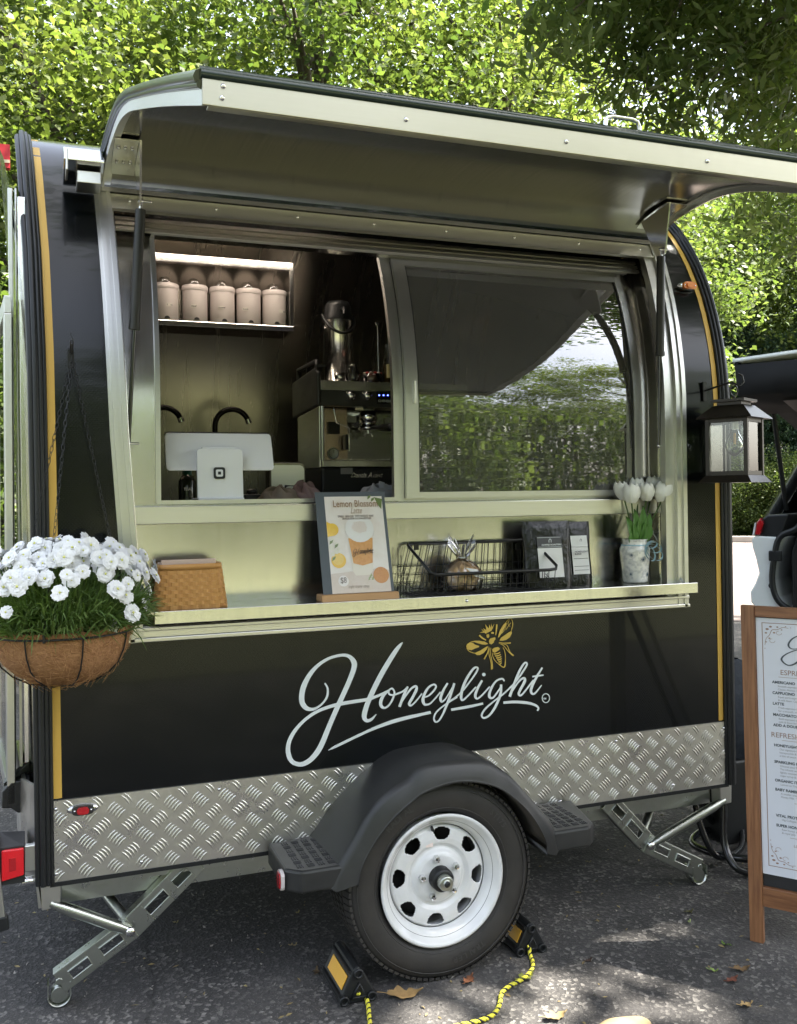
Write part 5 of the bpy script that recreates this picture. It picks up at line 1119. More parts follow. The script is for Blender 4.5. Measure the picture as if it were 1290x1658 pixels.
# woven napkin basket
a = ony(252, 985, -.02); b = ony(369, 978, -.02); c = Vector(((a.x+b.x)/2, .035, ZS)); ht = ony(300, 912, .0).z-ZS
nbk = thing('napkin_basket', 'honey coloured woven splint basket filled with paper napkins', 'basket', c); W0, D0 = (b.x-a.x)/2, .052
WOV = mat('woven_splint', (.52, .24, .065), .5, var=((30, 30, 90), .7, (.62, .33, .10)), coat=.2); WOV2 = mat('splint_upright', (.56, .27, .08), .5, var=((60, 60, 20), .6, (.46, .20, .055)))
def rr_path(w_, d_, n_=72):
    raw = [(w_*math.copysign(abs(math.cos(a_))**.35, math.cos(a_)), d_*math.copysign(abs(math.sin(a_))**.35, math.sin(a_))) for a_ in [2*PI*k/400 for k in range(401)]]
    D_ = np.concatenate([[0], np.cumsum([math.dist(raw[i], raw[i+1]) for i in range(400)])]); S_ = [(k+.5)/n_*D_[-1] for k in range(n_)]
    return list(zip(np.interp(S_, D_, [q[0] for q in raw]), np.interp(S_, D_, [q[1] for q in raw])))
rowsN = 11
for r_ in range(rowsN):
    t_ = r_/(rowsN-1); w_ = W0*(1-.13*t_); d_ = D0*(1-.18*t_); z_ = ZS+.005+(ht-.02)*t_; big = t_ > .62; hgt = (ht/rowsN)*(.46)
    m_ = MB(); lo = []; hi = []
    for k, (x_, y_) in enumerate(rr_path(w_, d_)):
        o_ = 1+.030*(1 if (k//2+r_) % 2 else -1); zz = z_+.012*0-.010*t_*math.cos(0)*0; lo.append(c+Vector((x_*o_, y_*o_, zz-ZS-hgt))); hi.append(c+Vector((x_*o_*.997, y_*o_*.99, zz-ZS+hgt)))
    m_.grid([lo+[lo[0]], hi+[hi[0]]], False); m_.build('splint_row', WOV, nbk, solid=.0016)
m_ = MB(); up0 = rr_path(W0, D0); up1 = rr_path(W0*.87, D0*.82)
for k in range(1, 72, 4):
    p0 = c+Vector((up0[k][0], up0[k][1], .001)); p1 = c+Vector((up1[k][0], up1[k][1], ht-.01)); tdir = Vector((up0[(k+1) % 72][0]-up0[k-1][0], up0[(k+1) % 72][1]-up0[k-1][1], 0)).normalized()*.0035
    m_.face([p0-tdir, p0+tdir, p1+tdir, p1-tdir])
m_.build('splint_uprights', WOV2, nbk, kind='stuff')
m_ = MB(); pr_ = rr_path(W0*.865, D0*.84); lo = [c+Vector((x_, y_, ht-.018)) for x_, y_ in pr_]; hi = [c+Vector((x_*.995, y_*.99, ht-.002)) for x_, y_ in pr_]; m_.grid([lo+[lo[0]], hi+[hi[0]]]); m_.build('rim_band', WOV, nbk, solid=.005)
m_ = MB(); m_.bb((c.x-W0*.95, c.y-D0*.95, ZS+.001), (c.x+W0*.95, c.y+D0*.95, ZS+.005)); m_.build('basket_base', WOV2, nbk)
for k, (dz, dx) in enumerate(((.010, 0), (.006, .004), (.002, -.006))):
    MB().bb((c.x-W0*.80+dx, c.y-.02+k*.016, ZS+.02), (c.x+W0*.72+dx, c.y-.008+k*.016, ZS+ht+dz)).build('napkins', mat('napkin_paper', (.66, .50, .40), .8, bump=((90, 90, 300), .3, .002)), nbk, bevel=.002)
m_ = MB(); m_.tube([c+Vector((W0*.87, 0, ht-.005)), c+Vector((W0*.95, 0, ht*.7)), c+Vector((W0*1.0, 0, ht*.35))], .0012, 5); m_.build('basket_cord', BLK, nbk)
# ------------------------------------------------------------------ hanging flower basket
bc = Vector((.036, -.195, 1.072)); RB = .170
hb3 = thing('hanging_basket', 'coir lined wire hanging basket of white double flowers hung on chains at the trailer corner', 'hanging basket', (bc.x, bc.y, bc.z-.14))
COIR = mat('coir_fibre', (.26, .12, .05), .95, var=((60, 60, 60), .5, (.45, .24, .11)), bump=((150, 150, 150), 1, .006))
g = np.random.default_rng(11); rows = []; DB = .138
prof = [(1.02, .010), (1.0, 0), (.985, -.02), (.95, -.045), (.86, -.078), (.70, -.105), (.48, -.126), (.25, -.136), (.02, -DB)]
for r_, h in prof: rows.append([bc+Vector((RB*r_*math.cos(a)*(1+.012*math.sin(9*a)), RB*r_*math.sin(a)*(1+.012*math.sin(9*a)), h)) for a in [2*PI*k/64 for k in range(64)]+[0]])
ln_ = MB().grid(rows).build('coir_liner', COIR, hb3)
m_ = MB(); m_.lathe([(.0001, -.01), (RB*.97, -.01)], bc, n=32); m_.build('potting_soil', mat('soil', (.03, .02, .014), 1), hb3)
fbm = MB()                                                    # loose coir fibres curling on the surface
for k in range(900):
    a = g.uniform(0, 2*PI); t_ = g.uniform(0, 1)**.8; i = t_*(len(prof)-2); i0 = int(i); f_ = i-i0; r_ = prof[i0][0]*(1-f_)+prof[i0+1][0]*f_; h = prof[i0][1]*(1-f_)+prof[i0+1][1]*f_
    p = bc+Vector((RB*r_*math.cos(a), RB*r_*math.sin(a), h)); nr = Vector((math.cos(a)*r_, math.sin(a)*r_, -.6*t_)).normalized(); d_ = Vector(g.normal(size=3)); d_ -= nr*d_.dot(nr); d_.normalize(); L_ = g.uniform(.012, .04)
    q = nr.cross(d_)*g.uniform(-.5, .5); fbm.tube([p+nr*.001, p+d_*L_*.5+nr*.004+q*L_*.5, p+d_*L_+nr*.002+q*L_], .00045, 3, cap=False)
fbm.build('coir_strands', mat('coir_strand', (.50, .27, .12), .9), hb3, kind='stuff')
m_ = MB(); m_.tube([bc+Vector((RB*1.035*math.cos(a), RB*1.035*math.sin(a), -.004)) for a in [2*PI*k/48 for k in range(48)]], .0026, 7, True); wf_ = m_.build('wire_rim', BLK, hb3)
for k in range(8):
    a = 2*PI*k/8+.25; m_ = MB(); m_.tube([bc+Vector((RB*(r_+.025)*math.cos(a), RB*(r_+.025)*math.sin(a), h-.004)) for r_, h in prof[1:]], .0021, 6); m_.build('wire_stay', BLK, hb3)
hk = Vector((.066, -.06, 1.80))
m_ = MB(); m_.box((.064, P(1.8)-.004, 1.795), (.016, .006, .05)); m_.tube([(.064, -.006, 1.81), (.065, -.05, 1.835), (.066, -.075, 1.822), (.066, -.062, 1.80), (.066, -.045, 1.803)], .0035, 8); m_.tube([hk, hk+Vector((.004, -.01, .03)), hk+Vector((-.004, -.004, .055))], .0012, 5)
hkp = m_.build('wall_hook', BLK, T, bevel=.001)
for ang in (.35, 2.35, 4.45):
    e_ = bc+Vector((RB*1.03*math.cos(ang), RB*1.03*math.sin(ang), 0)); s_ = hk+Vector((0, 0, -.008)); n_ = 44; m_ = MB()
    for k in range(n_):
        p = s_.lerp(e_, (k+.5)/n_); d_ = (e_-s_).normalized(); sd = d_.cross(Vector((math.cos(k*1.6), math.sin(k*1.6), .1))).normalized(); L_ = (e_-s_).length/n_*.68
        m_.tube([p+d_*L_*math.cos(a)+sd*.0042*math.sin(a)*(1 if k % 4 < 2 else 1) for a in [2*PI*j/8 for j in range(8)]], .0009, 4, True)
    m_.tube([e_+Vector((0, 0, -.01)), e_+Vector((0, 0, .03))], .004, 6)
    m_.build('chain', BLK, hb3, kind='stuff')
bl_v = []; bl_f = []; tint = []
for k in range(6000):                                         # grassy blades
    a = g.uniform(0, 2*PI); r0 = RB*g.uniform(0, 1.25)**.6; d_ = Vector((math.cos(a), math.sin(a), 0)); out = g.uniform(.2, 1.15)*(.35+r0/RB); base = bc+d_*r0+Vector((0, 0, g.uniform(.0, .13)*(1.15-.6*r0/RB))); L_ = g.uniform(.04, .095)
    up_ = Vector((0, 0, g.uniform(.1, 1.1))); dd = (d_*out+up_+Vector(g.normal(size=3))*.35).normalized(); sd = dd.cross(Vector(g.normal(size=3))).normalized()*g.uniform(.0011, .0022)
    tip = base+dd*L_+Vector((0, 0, -.012*out)); mid = base+dd*L_*.55+Vector((0, 0, .004)); n_ = len(bl_v); bl_v += [base-sd, base+sd, mid+sd, mid-sd, tip]; bl_f += [(n_, n_+1, n_+2, n_+3), (n_+3, n_+2, n_+4)]; tv = float(np.clip(g.normal(.5, .25), 0, 1)); tint += [tv]*5
m_ = MB(); m_.add(bl_v, bl_f); m_.build('foliage', GRASSB, hb3, attr=tint, kind='stuff')
PET = mat('white_petal', (.80, .80, .80), .6, trans=0, sheen=.3)
def flower_mesh(seed):
    gg = np.random.default_rng(seed); m_ = MB()
    for lay, (n_, R_, el) in enumerate(((10, .0245, .02), (9, .0205, .22), (6, .014, .50), (5, .008, .95))):
        for k in range(n_):
            a = 2*PI*(k+.4*lay)/n_+gg.normal()*.08; e_ = el+gg.normal()*.10; R2 = R_*gg.uniform(.9, 1.1); w_ = R2*.50; d_ = Vector((math.cos(a)*math.cos(e_), math.sin(a)*math.cos(e_), math.sin(e_))); s_ = Vector((-math.sin(a), math.cos(a), 0)); u_ = s_.cross(d_)*-1
            rows = [[d_*R2*t_+s_*w_*q*ww+u_*(-.0012*q*q-.003*t_*t_)+(d_*R2*.10*(abs(q)-.5)*(1 if abs(q) == 1 else -1 if q == 0 else 1.6) if t_ == 1 else Vector()) for q in (-1, -.5, 0, .5, 1)] for t_, ww in ((.12, .25), (.5, .75), (.85, 1.0), (1, .80))]
            m_.grid(rows, False)
    return m_
fp = [flower_mesh(s_).build('flower', PET, hb3, local=True) for s_ in (1, 2, 3)]
spots = []
for k in range(3000):
    a = g.uniform(0, 2*PI); r_ = RB*1.38*g.uniform(0, 1)**.55; z_ = .100+.105*math.sqrt(max(0, 1-(r_/(RB*1.42))**2))+g.uniform(-.02, .03)
    if g.random() < .07 and math.sin(a) < .3: r_ = RB*g.uniform(1.15, 1.42); z_ = g.uniform(.05, .10)
    p = Vector((r_*math.cos(a), r_*math.sin(a), z_))
    if all((p-q).length > .0265 for q in spots): spots.append(p)
    if len(spots) >= 150: break
YEL = mat('flower_eye', (.62, .62, .18), .7)
eye = MB().sphere((0, 0, .004), .0038, 8, 5, (1, 1, .7)).build('flower_eye', YEL, fp[0], local=True)
for i, p in enumerate(spots):
    f_ = fp[i] if i < 3 else fp[i % 3].copy()
    if i >= 3: COL.objects.link(f_)
    f_.parent = hb3; f_.location = p+(bc-Vector(hb3.location)); n_ = (Vector((p.x*1.6, p.y*1.6-.10, .15))+Vector(g.normal(size=3))*.05).normalized(); f_.rotation_euler = (n_.to_track_quat('Z', 'Y').to_matrix() @ Matrix.Rotation(g.uniform(0, 6), 3, 'Z')).to_euler(); s_ = g.uniform(.60, .95); f_.scale = (s_, s_, s_)
    if i:
        e2 = eye.copy(); COL.objects.link(e2); e2.parent = f_
m_ = MB()
for p in spots: q = bc+p; m_.tube([bc+Vector((p.x*.6, p.y*.6, 0)), q], .0011, 4, cap=False)
for k in range(26):
    a = g.uniform(-2.9, -.2); q = bc+Vector((RB*g.uniform(.8, 1.1)*math.cos(a), RB*g.uniform(.8, 1.1)*math.sin(a), g.uniform(.02, .05))); m_.sphere(q, .0035, 6, 4)
m_.build('flower_stems', mat('stem_green', (.10, .17, .04), .6), hb3, kind='stuff')
tg = bc+Vector((.118, -.135, .012)); m_ = MB(); m_.prism([tg+Vector(q) for q in ((-.018, 0, -.004), (.006, 0, -.012), (.016, -.002, .008), (.0, .002, .022), (-.008, .002, .018))], (0, .0008, 0)); tgo = m_.build('plant_tag', mat('tag_card', (.62, .60, .57), .6), hb3)
text_mesh('Proven', .007, tg+Vector((-.012, -.0012, -.001)), Vector((1, 0, .25)).normalized(), Vector((-.25, 0, 1)).normalized(), .0002).build('tag_print', BLK, tgo)
# ------------------------------------------------------------------ lantern on a wall hook
lc_ = onx(1189, 715, 2.215); LZ = Matrix.Rotation(.48, 3, 'Z')
lnt = thing('lantern', 'black square metal lantern with clear panes and a filament bulb, hanging right of the hatch', 'lantern', (lc_.x, lc_.y, 1.42))
LM = mat('bronze_black_metal', (.016, .014, .012), .32, .3, var=((30, 30, 30), .6, (.035, .028, .02))); lz0 = 1.432; lz1 = 1.650
def LP(x, y, z): return Vector((lc_.x, lc_.y, 0))+LZ @ Vector((x, y, z))
def frus(m_, r0, z0, r1, z1, inner=False): 
    a_ = [LP(sx*r0, sy*r0, z0) for sx, sy in ((-1, -1), (1, -1), (1, 1), (-1, 1))]; b_ = [LP(sx*r1, sy*r1, z1) for sx, sy in ((-1, -1), (1, -1), (1, 1), (-1, 1))]
    m_.add(a_+b_, [(0, 1, 5, 4), (1, 2, 6, 5), (2, 3, 7, 6), (3, 0, 4, 7), (3, 2, 1, 0), (4, 5, 6, 7)]); return m_
fm_ = MB(); frus(fm_, .092, lz0, .074, lz0+.024); fm_.build('base_skirt', LM, lnt)
for sx, sy in ((-1, -1), (1, -1), (1, 1), (-1, 1)):
    m_ = MB(); c0 = LP(sx*.066, sy*.066, lz0+.024); c1 = LP(sx*.066, sy*.066, lz1); m_.box((c0+c1)/2, (.014, .014, lz1-lz0-.0245), LZ); m_.build('corner_post', LM, lnt, bevel=.001)
for sx, sy in ((0, -1), (1, 0), (0, 1), (-1, 0)):
    m_ = MB()
    for z_ in (lz0+.032, lz1-.006): m_.box(LP(sx*.066, sy*.066, z_), (.118 if sx == 0 else .010, .118 if sy == 0 else .010, .014), LZ)
    m_.build('pane_rail', LM, lnt)
    m_ = MB(); m_.box(LP(sx*.064, sy*.064, (lz0+lz1)/2+.012), (.118 if sx == 0 else .0015, .118 if sy == 0 else .0015, lz1-lz0-.05), LZ); m_.build('glass_pane', GLASS, lnt)
m_ = MB(); frus(m_, .096, lz1, .094, lz1+.004); frus(m_, .094, lz1+.0041, .052, lz1+.046); frus(m_, .042, lz1+.0461, .042, lz1+.058); frus(m_, .058, lz1+.0581, .058, lz1+.067); m_.build('lantern_roof', LM, lnt)
m_ = MB(); top = LP(0, 0, lz1+.067); m_.tube([top, top+Vector((0, 0, .014))], .006, 8); m_.tube([top+Vector((.0, 0, .026))+Vector((.016*math.cos(a), .0, .020*math.sin(a)+.006)) for a in [2*PI*k/16 for k in range(16)]], .0025, 6, True); m_.build('hanging_ring', LM, lnt)
bq = LP(0, 0, lz1-.035); m_ = MB(); m_.cyl(bq+Vector((0, 0, .035)), bq+Vector((0, 0, -.0)), .014, n=18); 
for k in range(5): m_.lathe([(.014, -.002), (.0155, 0), (.014, .002)], bq+Vector((0, 0, .004+k*.006)), n=16)
m_.build('bulb_socket', ALU, lnt)
m_ = MB().lathe([(.012, 0), (.016, -.014), (.028, -.035), (.032, -.055), (.026, -.078), (.010, -.090), (.0001, -.094)], bq, n=28); bu = m_.build('bulb_glass', GLASS, lnt)
m_ = MB(); m_.cyl(bq+Vector((0, 0, -.012)), bq+Vector((0, 0, -.052)), .0045, n=10); m_.build('filament_core', mat('filament_amber', (.75, .38, .08), .4), bu)
rg_ = top+Vector((0, 0, .05)); wl = Vector((ony(1146, 612, -.0).x, -.002, rg_.z+.005))
m_ = MB(); m_.box((wl.x-.02, -.004, wl.z-.012), (.014, .006, .07)); m_.tube([(wl.x-.02, -.004, wl.z-.01), tuple(Vector((wl.x-.02, 0, wl.z-.01)).lerp(rg_, .85)+Vector((0, 0, .012))), tuple(rg_+Vector((.004, 0, .006))), tuple(rg_+Vector((.02, -.01, -.004))), tuple(rg_+Vector((.034, -.01, .012))), tuple(rg_+Vector((.030, -.008, .034))), tuple(rg_+Vector((.012, -.006, .04)))], .0035, 8); part(m_, 'lantern_hook', BLK)

# ------------------------------------------------------------------ wheel chocks and rope
YT = mat('chock_reflector', (.80, .38, .02), .35, var=((400, 400, 400), .5, (.88, .52, .08))); ROPE_Y = mat('rope_yellow', (.72, .66, .06), .7); ROPE_K = mat('rope_black', (.02, .02, .02), .8)
def chock(name, label, cx, y0, y1, flip, sc=1.0):
    o = thing('wheel_chock', label, 'wheel chock', (cx, (y0+y1)/2, 0), 'wheel chocks either side of the tyre')
    tri = [(-.055, .014), (-.048, .0), (.048, 0), (.058, .014), (.016*1, .088), (.004, .100), (-.012, .096)]
    tri = [(cx+flip*x*sc, z*sc) for x, z in tri]
    if flip < 0: tri = tri[::-1]
    hole = [(-.018, .018), (.022, .018), (.004, .054)]
    m_ = MB(); m_.prism([(x, y0, z) for x, z in tri], (0, y1-y0, 0)); b = m_.build('rubber_wedge', RUBBER, o, bevel=.006)
    m_ = MB()
    for x, z in ((-.040, .014), (.040, .014), (.002, .082)):
        q = [(cx+flip*x*sc+.011*math.cos(a), y0-.004, z*sc+.011*math.sin(a)) for a in [2*PI*k/14 for k in range(14)]]; m_.tube(q, .004, 6, True)
    q = [(cx+flip*x*sc, y0-.003, z*sc) for x, z in hole]; m_.tube(q, .005, 6, True); m_.build('end_ribs', RUBBER, o)
    m_ = MB(); m_.face([(cx+flip*x*sc, y0-.0035, z*sc) for x, z in hole][::-1 if flip > 0 else 1]); m_.build('end_pocket', BLK, o)
    m_ = MB(); nr = 5
    for k in range(nr):
        f_ = .15+.72*k/(nr-1); a = Vector((cx-flip*.055*sc, 0, .014*sc)).lerp(Vector((cx-flip*.012*sc, 0, .096*sc)), f_)
        if abs(f_-.5) > .26: m_.box((a.x-flip*.002, (y0+y1)/2, a.z), (.006, (y1-y0)*.96, .009))
    m_.build('side_ribs', RUBBER, o)
    a = Vector((cx-flip*.055*sc, 0, .014*sc)); d_ = Vector((cx-flip*.012*sc, 0, .096*sc))-a; n_ = Vector((-flip*d_.z, 0, flip*d_.x)).normalized() if flip > 0 else Vector((d_.z, 0, -d_.x)).normalized()
    if n_.x*flip > 0: n_ = -n_
    p0 = a+d_*.30+n_*.0012; p1 = a+d_*.72+n_*.0012
    MB().prism([(p0.x, y0+.012, p0.z), (p0.x, y1-.03, p0.z), (p1.x, y1-.03, p1.z), (p1.x, y0+.012, p1.z)], n_*.002).build('reflector_strip', YT, o)
    return o
cL = onz(572, 1612, 0); cR = onz(852, 1543, 0)
chock('L', 'black rubber chock with yellow reflector in front of the left side of the tyre', cL.x, -.265, -.09, 1, 1.0)
chock('R', 'black rubber chock with yellow reflector tucked behind the right side of the tyre', cR.x+.01, -.20, -.06, 1, .95)
def rope(label, pts, group='ropes on the wheel chocks'):
    q = spline([(u, v) for u, v in pts], 6); ctr = []
    for i, (u, v) in enumerate(q): p = onz(u, v, .0075); ctr.append(p)
    return ctr
def rope_build(label, ctr):
    P_ = spline([tuple(p) for p in ctr], 3); o = thing('rope', label, 'rope', ctr[0], 'ropes on the wheel chocks')
    D_ = [0]; 
    for i in range(1, len(P_)): D_.append(D_[-1]+float(np.linalg.norm(P_[i]-P_[i-1])))
    N = int(D_[-1]/.0032); S_ = np.linspace(0, D_[-1], N); C_ = np.stack([np.interp(S_, D_, [p[k] for p in P_]) for k in range(3)], 1)
    for s_, (ph, mt, r_) in enumerate(((0, ROPE_Y, .0036), (2.1, ROPE_Y, .0036), (4.2, ROPE_K, .0030))):
        pts = []
        for i in range(N):
            t_ = Vector(C_[min(i+1, N-1)]-C_[max(i-1, 0)]).normalized(); e_ = t_.cross(Vector((0, 0, 1))).normalized(); n_ = t_.cross(e_); a = S_[i]*240+ph; pts.append(Vector(C_[i])+(e_*math.cos(a)+n_*math.sin(a))*.0030)
        MB().tube(pts, r_, 6).build('rope_strand', mt, o)
a0 = Vector((cL.x, -.27, .03)); pts = [a0]+[onz(u, v, .008) for u, v in ((590, 1608), (596, 1628), (598, 1650), (603, 1690))]; rope_build('short end of black and yellow rope coming out of the left chock', pts)
a0 = Vector((cR.x+.0, -.205, .03)); pts = [a0]+[onz(u, v, .008) for u, v in ((858, 1545), (863, 1564), (850, 1582), (825, 1596), (812, 1608), (808, 1628), (795, 1645), (765, 1655), (735, 1662), (700, 1680))]; rope_build('long black and yellow rope curving over the asphalt from the right chock', pts)

# ------------------------------------------------------------------ fallen leaves and stones
def dead_leaf(u, v, size, rot, col, label, curl=.35, seed=0, asp=.5):
    p = onz(u, v, .003); gg = np.random.default_rng(seed+int(u)); m_ = MB(); n_ = 14; L_ = []; R_ = []; M_ = []
    for i in range(n_+1):
        t_ = i/n_; w_ = size*asp*math.sin(PI*t_**.8)*(1+.28*math.sin(t_*19+seed))*.5; x_ = (t_-.5)*size; z_ = curl*size*(.35*(2*t_-1)**2)+.003*math.sin(7*t_)
        M_.append(Vector((x_, .004*math.sin(5*t_), z_))); L_.append(Vector((x_+.002, w_, z_+curl*w_*.8+gg.normal()*.0012))); R_.append(Vector((x_-.002, -w_, z_+curl*w_*.6+gg.normal()*.0012)))
    Rz = Matrix.Rotation(rot, 3, 'Z'); tr_ = lambda q: [Rz @ k+p+Vector((0, 0, .002)) for k in q]
    m_.grid([tr_(L_), tr_(M_), tr_(R_)]); m_.tube([tr_([M_[0]])[0], tr_([M_[0]+Vector((-size*.25, .003, .004))])[0]], .0011, 5)
    mt = mat('leaf_%d' % int(sum(col)*1000), col, .75, var=((60, 60, 60), .6, tuple(c*.55 for c in col)))
    m_.build('fallen_leaf', mt, None, label=label, cat='leaf', group='fallen leaves on the asphalt')
for i, L_ in enumerate((
    (759, 1588, .060, .8, (.22, .085, .04), 'crumpled rust brown leaf right under the tyre'), (655, 1612, .105, -.15, (.34, .22, .09), 'long curled tan leaf lying below the tyre, left of the brown one'),
    (512, 1574, .045, 1.2, (.12, .08, .04), 'dark brown leaf piece left of the left chock'), (475, 1531, .022, .3, (.40, .30, .14), 'tiny tan leaf scrap left of the tyre on dark asphalt'), (482, 1478, .016, 1, (.36, .30, .12), 'tiny yellowish scrap in the shadow under the left fender step'),
    (852, 1583, .065, .4, (.22, .24, .05), 'olive yellow leaf beside the yellow rope'), (900, 1647, .07, .1, (.42, .29, .13), 'pale tan leaf in the sun patch at the bottom edge'), (953, 1556, .03, .5, (.06, .035, .025), 'small dark leaf at the edge of the sunlit patch'),
    (1116, 1477, .035, .3, (.14, .13, .05), 'small olive leaf right of the wheel, farther back of two'), (1116, 1493, .02, .8, (.42, .50, .20), 'tiny pale green leaf just in front of the olive leaf'), (1175, 1530, .032, 1.8, (.16, .27, .04), 'curled bright green leaf left of the board foot'),
    (1155, 1572, .028, -.4, (.28, .38, .10), 'slim light green leaf in front of the board foot'), (1200, 1570, .055, -.1, (.24, .15, .07), 'flat brown leaf in front of the board foot, nearest to it'), (1185, 1588, .05, .3, (.22, .08, .05), 'reddish brown leaf next to the flat brown leaf'),
    (1208, 1628, .045, .1, (.44, .30, .13), 'light tan leaf near the bottom right corner'), (953, 1396, .02, .2, (.40, .34, .2), 'tiny pale leaf scrap behind the right fender step'), (285, 1494, .014, .5, (.34, .28, .12), 'tiny yellow scrap in front of the left stabiliser knee'))):
    dead_leaf(*L_[:5], L_[5], seed=i)
sg = MB(); p = onz(1010, 1668, 0)
rows = [[p+Vector((.085*math.cos(a)*math.cos(t_)*(1+.06*math.sin(3*a)), .05*math.sin(a)*math.cos(t_)*(1+.08*math.sin(4*a)), .022*math.sin(t_))) for a in [2*PI*k/28 for k in range(29)]] for t_ in [PI/2*i/6 for i in range(7)]]
sg.grid(rows).build('flat_stone', mat('tan_stone', (.40, .30, .16), .9, var=((40, 40, 40), .5, (.48, .38, .22)), bump=((80, 80, 80), .5, .003)), None, label='flat pale tan stone cut off by the bottom edge in the sun patch', cat='stone')
gr = MB(); gg = np.random.default_rng(5)
for k in range(2600):
    u_, w_ = gg.uniform(-1.5, 3.8), gg.uniform(-1.6, 2.6); s_ = gg.uniform(.0015, .0042); p = Vector((u_, w_, s_*.3)); v4 = [p+Vector(gg.normal(size=3))*s_ for _ in range(4)]; gr.add(v4, [(0, 1, 2), (0, 2, 3), (0, 3, 1), (1, 3, 2)])
gr.build('gravel_bits', mat('gravel_pale', (.26, .24, .21), .9), None, kind='stuff', label='loose pale grit scattered over the dark asphalt', cat='gravel')

# ------------------------------------------------------------------ menu sign board
sb0 = Vector((2.052, -.372, 0)); sd_ = Vector((.606, -.795, 0)).normalized(); sn = Vector((-.795, -.606, 0))      # width direction, normal towards viewer
sgn_ = thing('sandwich_board', 'wooden framed A-board with a white printed drinks menu at the right picture edge', 'sign board', sb0+sd_*.3)
LEANB = .0
def SB(s_, z_, o=0.0): return sb0+sd_*(s_-.012*z_)+Vector((0, 0, z_))-sn*(z_*LEANB)+sn*o
WOOD = mat('stained_wood', (.13, .048, .022), .42, var=((70, 70, 4), .42, (.36, .17, .075)), bump=((90, 90, 6), .5, .002), coat=.25); WOODH = mat('stained_wood_cross', (.12, .045, .02), .42, var=((6, 6, 70), .42, (.33, .15, .065)), bump=((8, 8, 90), .5, .002), coat=.25)
def plank(s0, s1, z0, z1, o0, o1, name, mt, parent=sgn_): return MB().prism([SB(s0, z0, o0), SB(s1, z0, o0), SB(s1, z1, o0), SB(s0, z1, o0)], -sn*(o0-o1)).build(name, mt, parent, bevel=.002)
plank(0, .041, 0, 1.045, .012, -.012, 'post', WOOD); plank(.60, .665, 0, 1.045, .012, -.012, 'post', WOOD)
plank(.0415, .5995, 1.011, 1.044, .010, -.010, 'top_rail', WOODH); plank(.0415, .5995, .115, .175, .010, -.010, 'bottom_rail', WOODH)
plank(.0415, .5995, .1755, 1.0105, -.002, -.006, 'back_board', mat('chalk_black', (.02, .02, .022), .6))
for s0 in (0, .60):
    MB().prism([SB(s0, 1.03, -.02), SB(s0+.05, 1.03, -.02), sb0+sd_*(s0+.05)-sn*.42, sb0+sd_*s0-sn*.42], -sn*.02).build('rear_leg', mat('rear_leg_dark', (.02, .02, .02), .6), sgn_)
sh_ = MB().prism([SB(.0425, .215, .0), SB(.59, .215, .0), SB(.59, 1.008, .0), SB(.0425, 1.008, .0)], sn*.0012).build('menu_sheet', mat('menu_paper', (.70, .72, .78), .5), sgn_)
INK = mat('menu_ink', (.07, .085, .10), .6); INKB = mat('menu_brown', (.32, .20, .15), .6); INKG = mat('menu_grey', (.28, .27, .28), .6)
m_ = MB(); X0_, X1_, Z0_, Z1_ = .060, .55, .242, .994
for a, b, c_, d_ in ((X0_, X1_, Z1_-.002, Z1_), (X0_, X1_, Z0_, Z0_+.002), (X0_, X0_+.0022, Z0_, Z1_), (X1_-.0022, X1_, Z0_, Z1_)): m_.face([SB(a, c_, .0018), SB(b, c_, .0018), SB(b, d_, .0018), SB(a, d_, .0018)])
for zc_, fz_ in ((Z1_, -1), (Z0_, 1)):
    pl_ = lambda u, v, zc_=zc_, fz_=fz_: SB(X0_+u*.001, zc_+fz_*v*.001, .0020)
    stroke(m_, [(8, 70, .6), (12, 50, .7), (22, 38, .8), (30, 22, .9), (45, 20, .8), (62, 12, .7), (78, 14, .5)], pl_, n=4)
    for x_, y_, r_ in ((16, 20, 4), (26, 12, 3.5), (12, 32, 3), (36, 30, 3), (46, 12, 2.6), (22, 48, 2.6), (58, 20, 2), (12, 60, 2), (70, 9, 1.6), (84, 12, 1.3), (8, 80, 1.3)):
        m_.face([pl_(x_+r_*math.cos(a)*1.3, y_+r_*math.sin(a)*.8) for a in [2*PI*k/8 for k in range(8)]])
    for x_, y_ in ((50, 30), (30, 55)): stroke(m_, [(x_+8*math.cos(a), y_+6*math.sin(a), .5) for a in [2*PI*k/8 for k in range(7)]], pl_, n=3)
m_.build('menu_border', INKB, sh_)
wm = MB(); small_word(wm, lambda u, v: SB(.100+u/1290*.22, .985-v/1234*.125, .0020), .8, sn); t_ = text_mesh('oneylight', .055, SB(.275, .90, .0020), sd_, Vector((0, 0, 1)), .0005, shear=.4); wm.add(t_.v, t_.f); wm.build('menu_title', INK, sh_)
def mtext(txt, s_, z_, size, mt, bold=0.0, shear=0): text_mesh(txt, size, SB(s_-.080, z_, .0020), sd_, (Vector((0, 0, 1))-sn*LEANB).normalized(), bold, shear=shear).build('menu_text', mt, sh_)
mtext('ESPRESSO', .190, .836, .022, INKB); mtext('REFRESHING DRINKS', .158, .642, .022, INKB)
